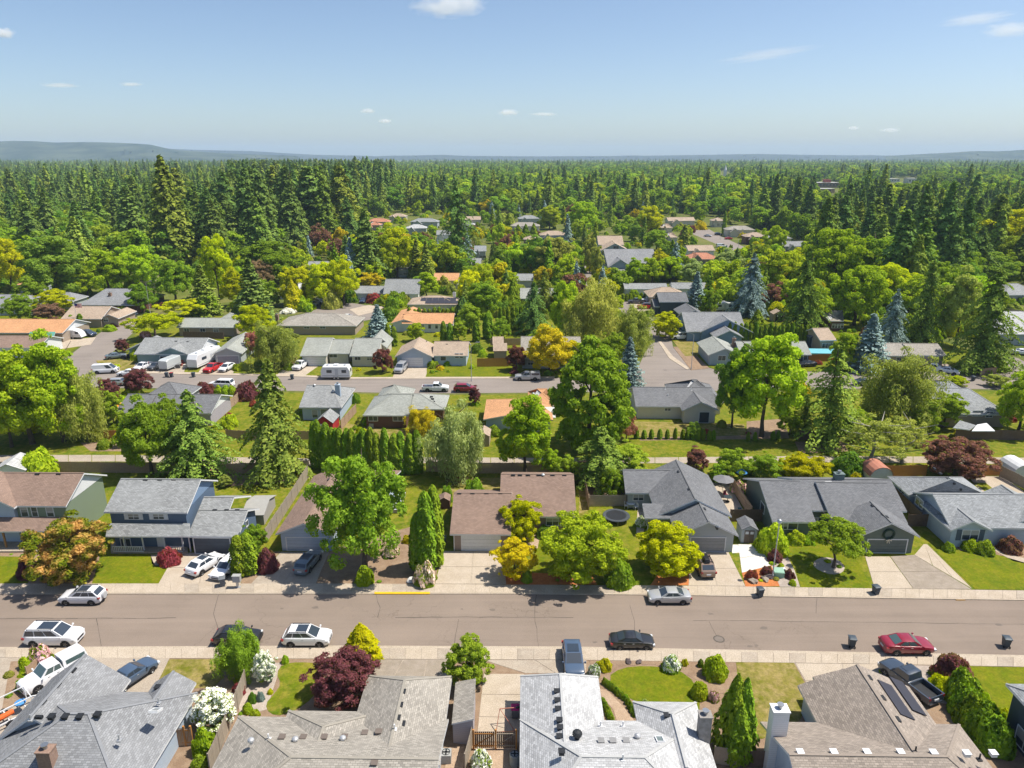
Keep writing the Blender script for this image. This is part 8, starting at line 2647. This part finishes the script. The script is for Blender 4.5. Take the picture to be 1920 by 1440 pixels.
def scatter_stuff(name, pts, form, sps, label, rbase, hbase=10.2):
 """one mass: points carrying scale and turn, instanced by geometry nodes"""
 src = bpy.data.collections.new(name + '_sources')
 k = 0
 for sp in sps:
  for v in range(2):
   me = quads_mesh('crown', MESH[form][(k + v) % len(MESH[form])][0], [LF[sp]])
   so = bpy.data.objects.new('wood_tree_source', me)
   src.objects.link(so)
  k += 1
 me = bpy.data.meshes.new(name)
 n = len(pts)
 me.vertices.add(n)
 A = np.array(pts)
 co = np.zeros((n, 3)); co[:, 0] = A[:, 0]; co[:, 1] = A[:, 1]
 me.vertices.foreach_set('co', co.ravel())
 sc_ = me.attributes.new('tree_scale', 'FLOAT_VECTOR', 'POINT')
 S = np.zeros((n, 3)); S[:, 0] = S[:, 1] = A[:, 3] / 2 / rbase; S[:, 2] = A[:, 2] / hbase
 sc_.data.foreach_set('vector', S.ravel())
 at = me.attributes.new('tree_turn', 'FLOAT_VECTOR', 'POINT')
 Tn = np.zeros((n, 3)); Tn[:, 2] = NR.random(n) * 6.28
 at.data.foreach_set('vector', Tn.ravel())
 o = link(name, me)
 ng = bpy.data.node_groups.new(name + '_nodes', 'GeometryNodeTree')
 ng.interface.new_socket('Geometry', in_out='INPUT', socket_type='NodeSocketGeometry')
 ng.interface.new_socket('Geometry', in_out='OUTPUT', socket_type='NodeSocketGeometry')
 N = ng.nodes.new
 gi, go = N('NodeGroupInput'), N('NodeGroupOutput')
 ip = N('GeometryNodeInstanceOnPoints')
 ci = N('GeometryNodeCollectionInfo')
 ci.inputs['Collection'].default_value = src
 ci.inputs['Separate Children'].default_value = True
 ci.inputs['Reset Children'].default_value = True
 a1 = N('GeometryNodeInputNamedAttribute'); a1.data_type = 'FLOAT_VECTOR'; a1.inputs['Name'].default_value = 'tree_scale'
 a2 = N('GeometryNodeInputNamedAttribute'); a2.data_type = 'FLOAT_VECTOR'; a2.inputs['Name'].default_value = 'tree_turn'
 L = ng.links.new
 L(gi.outputs[0], ip.inputs['Points'])
 L(ci.outputs[0], ip.inputs['Instance'])
 ip.inputs['Pick Instance'].default_value = True
 rv = N('FunctionNodeRandomValue'); rv.data_type = 'INT'
 rv.inputs['Min'].default_value if False else None
 for i_ in rv.inputs:
  if i_.type == 'INT' and i_.name == 'Min': i_.default_value = 0
  if i_.type == 'INT' and i_.name == 'Max': i_.default_value = len(sps) * 2 - 1
 L([q for q in rv.outputs if q.type == 'INT'][0], ip.inputs['Instance Index'])
 L(a1.outputs[0], ip.inputs['Scale'])
 L(a2.outputs[0], ip.inputs['Rotation'])
 L(ip.outputs[0], go.inputs[0])
 md = o.modifiers.new('scatter', 'NODES')
 md.node_group = ng
 return tag(o, label, None, None, 'stuff')
for i in range(4200):
 yy = 3000 * (1.85 ** FR.random())
 x = FR.uniform(-.76, .76) * yy
 if FR.random() < .4: for_c.append((x, yy, FR.uniform(15, 32), FR.uniform(9, 14)))
 else: for_b.append((x, yy, FR.uniform(10, 19), FR.uniform(16, 30)))
scatter_stuff('conifer_woods', for_c, 'wood_fir', ['fir', 'fir2', 'fir'], 'far dark conifer woods running out to the horizon', BASER['wood_fir'])
scatter_stuff('leafy_woods', for_b, 'wood_round', ['mid', 'deep', 'darkdome', 'mid', 'bright'], 'far green leafy woods running out to the horizon', BASER['wood_round'])
gp = []
for i in range(5200):
 px, pb = FR.uniform(-40, 1960), FR.uniform(400, 640)
 inn = (560 < px < 1560 and pb < 600) or pb < front(px) + 40 or (px < 200 and pb < 560)
 if not inn: continue
 p = G(px, pb)
 w = FR.uniform(1.2, 6.5)
 s = FPX / depth(p.y)
 if blocked(px, pb, pb - w * s * .7, w * s): continue
 gp.append((p.x, p.y, w * FR.uniform(.5, .95), w))
scatter_stuff('garden_shrubbery', gp, 'mound', ['mid', 'bright', 'deep', 'mid', 'olive', 'lime', 'thuja', 'bright'], 'mixed shrubbery filling the far gardens', 1.1, .85)
gi_ = 0
for i in range(3000):
 px, pb = FR.uniform(560, 1560), FR.uniform(402, 585)
 if pb < front(px): continue
 p = G(px, pb)
 con = FR.random() < .22
 h = FR.uniform(6, 12.5) if not con else FR.uniform(8, 17)
 w = h * (FR.uniform(.85, 1.15) if not con else FR.uniform(.3, .42))
 s = FPX / depth(p.y)
 pt = PX(p.x, p.y, h)[1]
 if blocked(px, pb, pt, w * s) : continue
 if 1060 < px < 1130 and 470 < pb < 560: continue
 if any((abs(px - q[0]) < (w * s + q[2]) * .26 and abs(pb - q[1]) < 4) for q in VISG) if (VISG := globals().setdefault('VISG', [])) else False: continue
 VISG.append((px, pb, w * s))
 gi_ += 1
 if gi_ > 290: break
 sp = FR.choice(['mid', 'bright', 'deep', 'lime', 'olive', 'mid', 'bright', 'mid', 'bright', 'golden', 'plum']) if not con else FR.choice(['fir2', 'thuja', 'fir', 'blue'])
 nm = {'mid': 'mid green', 'bright': 'bright green', 'deep': 'deep green', 'lime': 'yellow green', 'olive': 'grey olive', 'golden': 'golden', 'plum': 'purple brown', 'fir2': 'olive', 'thuja': 'dark', 'fir': 'dark', 'blue': 'blue green'}[sp]
 kind = 'conifer' if con else 'leafy tree'
 sd = zone(px) + (', high up' if pb < 440 else (', midway' if pb < 505 else ', low down'))
 f = 'wood_fir' if con else 'wood_round'
 plant_at(sp, f, p.x, p.y, 0, w / 2 / (2.1 if con else 4.7), h / 10.2, f'small {nm} {kind} {sd}', group=f'small {nm} {kind}s {sd}')
def inpoly(x, y, P):
 c = False
 j = len(P) - 1
 for i in range(len(P)):
  if (P[i][1] > y) != (P[j][1] > y) and x < (P[j][0] - P[i][0]) * (y - P[i][1]) / (P[j][1] - P[i][1]) + P[i][0]: c = not c
  j = i
 return c
import re as _re
nsh = 0
SN_ = {'mid': 'mid green', 'bright': 'bright green', 'deep': 'dark green', 'lime': 'lime', 'olive': 'grey olive', 'golden': 'golden', 'purple': 'purple', 'thuja': 'evergreen', 'red': 'dark red'}
for o_ in [q for q in COL.objects if q.name.startswith('house') and 100 < q.location.y < 235]:
 short = ' '.join(_re.split(r' with |,| beside | behind | before | at | under | between | over | half | to the ', o_['label'])[0].split()[:7])
 X0 = [v.co.x for c in o_.children if c.name.startswith('wall') for v in c.data.vertices]
 Y0 = [v.co.y for c in o_.children if c.name.startswith('wall') for v in c.data.vertices]
 if not X0: continue
 a = o_.rotation_euler.z
 for i in range(8):
  u = FR.uniform(min(X0) - 6, max(X0) + 6)
  v = min(Y0) - FR.uniform(.6, 5.5) if FR.random() < .75 else FR.uniform(min(Y0), max(Y0))
  if v > min(Y0) - .3: u = min(X0) - FR.uniform(.8, 4) if FR.random() < .5 else max(X0) + FR.uniform(.8, 4)
  x, y = o_.location.x + u * cos(a) - v * sin(a), o_.location.y + u * sin(a) + v * cos(a)
  px, pb = PX(x, y, .1)
  w = FR.uniform(.7, 2.2)
  s = FPX / depth(y)
  if any(inpoly(px + dx * w * s * .6, pb + dy * 2, P) for P in AVOID for dx, dy in ((0, 0), (-1, 0), (1, 0), (0, 2))): continue
  if any(pb > q[4] and q[0] - 4 < px < q[2] + 4 and pb - w * s * .8 < q[3] - (q[3] - q[1]) * .25 and pb > q[1] for q in VIS): continue
  sp = FR.choice(['mid', 'bright', 'deep', 'lime', 'olive', 'mid', 'golden', 'purple', 'thuja', 'red'])
  fm = FR.choice(['dome', 'mound', 'mound'])
  plant_at(sp, fm, x, y, .09, w / 2.1, w * FR.uniform(.45, .8), f'small {SN_[sp]} {"rounded" if fm == "dome" else "spreading"} shrub by the {short}', group=f'shrubs by the {short}')
  nsh += 1
for pts, z, lb in BEDS:
 if max(p[1] for p in pts) < 880: continue
 xs, ys = [p[0] for p in pts], [p[1] for p in pts]
 n = int(min(6, (max(xs) - min(xs)) * (max(ys) - min(ys)) / 900))
 for i in range(n):
  px, pb = FR.uniform(min(xs), max(xs)), FR.uniform(min(ys), max(ys))
  if not inpoly(px, pb, pts) or pb < 1095 < pb + 3: continue
  p = G(px, pb, z)
  w = FR.uniform(.35, .9)
  sp = FR.choice(['mid', 'bright', 'deep', 'lime', 'olive', 'mid'])
  plant_at(sp, FR.choice(['mound', 'grassy', 'mound']), p.x, p.y, z, w / 2.1, w * FR.uniform(.35, .6), f'low {SN_[sp]} plant in the {" ".join(lb.split()[:11])}', group=f'low plants in the {" ".join(lb.split()[:8])}')
print('COUNTS', cnt, gi_, nsh, len(for_c), len(for_b), len(gp))
# ------------------------------------------------------------------ hills, haze, clouds
def hills(name, label, dist, prof, m, depth_=2500, seed=3):
 """a ridge at a distance: profile given as (pixel column, pixel row of its crest)"""
 rg = random.Random(seed)
 rows = []
 K = 10
 xs = np.linspace(prof[0][0], prof[-1][0], 110)
 for k in range(K + 1):
  f = k / K
  row_ = []
  for px in xs:
   py = interp(prof, px)
   z = max(0, z_at(0, dist, py)) if True else 0
   x = (px - 960) / FPX * depth(dist)
   y = dist - depth_ * .5 + depth_ * f
   e = sin(pi * min(1, f * 1.0)) ** 1.1
   nz = (sin(x * .004 + f * 5) + sin(x * .011 + f * 9 + 1) + sin(x * .002 - f * 3)) * .06 * (1 - abs(2 * f - 1))
   row_.append((x * y / dist, y, max(-2, z * (e + nz * (1 if f < .45 else 0)) - 1)))
  rows.append(row_)
 mb = MB()
 mb.grid(rows)
 o = mb.build(name, [m], None, smooth=True, merge=True)
 return tag(o, label, None, None, 'structure')
HILL = ground_mat('wooded_hillside', [(.015, .03, .02), (.02, .04, .025), (.12, .14, .08)], (.0012, .004, .02), bump=0)
HILL2 = ground_mat('far_hillside', [(.02, .035, .035), (.03, .045, .045), (.05, .06, .05)], (.001, .003, .02), bump=0)
hills('hills', 'wooded hills with pale fields at the left horizon', 6500, [(-420, 285), (-200, 272), (0, 265), (60, 264), (110, 267), (170, 266), (215, 267), (262, 269), (290, 272), (330, 281), (420, 287), (520, 291), (560, 293)], HILL)
hills('hills', 'lower pale blue ridge behind the left hills', 9500, [(200, 286), (300, 278), (380, 281), (470, 283), (520, 286), (590, 290), (700, 292.5)], HILL2, 3000)
hills('hills', 'low wooded rise at the right horizon', 7000, [(1660, 292), (1740, 288), (1800, 285), (1850, 284), (1920, 282), (2100, 280), (2400, 284)], HILL)
hills('hills', 'faint low rises along the central horizon', 9000, [(700, 293), (790, 291), (830, 290), (870, 292), (1000, 293), (1200, 292), (1330, 290), (1420, 288.5), (1500, 290), (1600, 291), (1700, 292)], HILL2, 2500)
mb = MB()
mb.box(-24000, 24000, -150, 16000, -1.5, 235)
hz = mb.build('haze', [])
hm = bpy.data.materials.new('pale_haze')
hm.use_nodes = True
t = hm.node_tree
t.nodes.clear()
ou = t.nodes.new('ShaderNodeOutputMaterial')
pv = t.nodes.new('ShaderNodeVolumePrincipled')
pv.inputs['Color'].default_value = (.58, .75, 1.0, 1)
pv.inputs['Density'].default_value = 0.000085
pv.inputs['Anisotropy'].default_value = 0.0
t.links.new(pv.outputs[0], ou.inputs['Volume'])
hm.cycles.homogeneous_volume = True if hasattr(hm.cycles, 'homogeneous_volume') else None
hz.data.materials.append(hm)
tag(hz, 'thin pale blue haze filling the air over the whole town', None, None, 'stuff')
def cloud(label, px, py, wpx, hpx, dist, dens, seed, tilt=0.0, stretch=1.0, thr=.5):
 b = (720 - py) / FPX
 d = Vector(((px - 960) / FPX, cos(PITCH) + b * sin(PITCH), -sin(PITCH) + b * cos(PITCH)))
 c = Vector((0, 0, CAMH)) + d * (dist / d.y)
 s = FPX / (dist / d.y)
 w, h_ = wpx / s, hpx / s
 bm = bmesh.new()
 bmesh.ops.create_icosphere(bm, subdivisions=3, radius=.5)
 me = bpy.data.meshes.new('cloud'); bm.to_mesh(me); bm.free()
 o = link('cloud', me, None, c, 0, (w, w * .6, h_))
 o.rotation_euler = (0, -tilt, 0)
 m = bpy.data.materials.new('cloud_vapour')
 m.use_nodes = True
 t = m.node_tree
 t.nodes.clear()
 N = t.nodes.new
 ou, pv = N('ShaderNodeOutputMaterial'), N('ShaderNodeVolumePrincipled')
 pv.inputs['Color'].default_value = (.99, .99, 1, 1)
 pv.inputs['Anisotropy'].default_value = .2
 tc = N('ShaderNodeTexCoord')
 mp = N('ShaderNodeMapping'); mp.inputs['Location'].default_value = (seed, seed * .7, seed * .3); mp.inputs['Scale'].default_value = (2.6 / stretch, 2.2, 1.6 * stretch)
 nz = N('ShaderNodeTexNoise'); nz.inputs['Scale'].default_value = 2.2; nz.inputs['Detail'].default_value = 6; nz.inputs['Roughness'].default_value = .62
 ln = N('ShaderNodeVectorMath'); ln.operation = 'LENGTH'
 L = t.links.new
 L(tc.outputs['Object'], mp.inputs[0]); L(mp.outputs[0], nz.inputs['Vector']); L(tc.outputs['Object'], ln.inputs[0])
 ma = N('ShaderNodeMath'); ma.operation = 'MULTIPLY_ADD'; ma.inputs[1].default_value = -1.15; ma.inputs[2].default_value = .50
 L(ln.outputs['Value'], ma.inputs[0])
 ad = N('ShaderNodeMath'); ad.operation = 'ADD'; L(ma.outputs[0], ad.inputs[0]); L(nz.outputs['Fac'], ad.inputs[1])
 rp = N('ShaderNodeMapRange'); rp.inputs['From Min'].default_value = thr; rp.inputs['From Max'].default_value = thr + .3; rp.inputs['To Min'].default_value = 0; rp.inputs['To Max'].default_value = dens / w * 6
 L(ad.outputs[0], rp.inputs['Value']); L(rp.outputs[0], pv.inputs['Density']); L(pv.outputs[0], ou.inputs['Volume'])
 me.materials.append(m)
 return tag(o, label, 'cloud', 'small clouds in the blue sky')
cloud('white puffy cloud cut by the top of the view', 846, 10, 170, 46, 7000, .6, 1.0, 0.05)
cloud('tiny puff above the central horizon, brightest of them', 953, 211, 46, 14, 14000, .9, 2.0)
cloud('tiny puff left of the brightest one', 690, 208, 34, 12, 14000, .6, 3.0)
cloud('tiny puff low between two others', 722, 227, 30, 10, 14500, 1.0, 4.0)
cloud('faint streak right of the brightest puff', 1020, 214, 64, 8, 14500, .6, 5.0, 0, 1.6)
cloud('long thin streak in the right half of the sky', 1440, 102, 220, 22, 9000, .22, 6.0, .13, 2.0)
cloud('wispy streak near the top right corner, upper', 1830, 36, 150, 26, 8000, .28, 7.0, .08, 1.8)
cloud('wispy bright patch at the right edge of the sky', 1895, 56, 120, 34, 8200, .35, 8.0, .05, 1.4)
cloud('faint small cloud at the left edge of the sky', 6, 62, 50, 22, 8500, .8, 9.0)
cloud('faint flat cloud low at the left, first', 112, 160, 80, 10, 12000, .5, 10.0, 0, 1.6)
cloud('faint flat cloud low at the left, second', 246, 158, 50, 9, 12000, .5, 11.0, 0, 1.6)
cloud('tiny faint puff above the right horizon, left one', 1600, 240, 28, 9, 15000, .7, 12.0)
cloud('tiny faint puff above the right horizon, right one', 1670, 244, 44, 10, 15000, .7, 13.0)
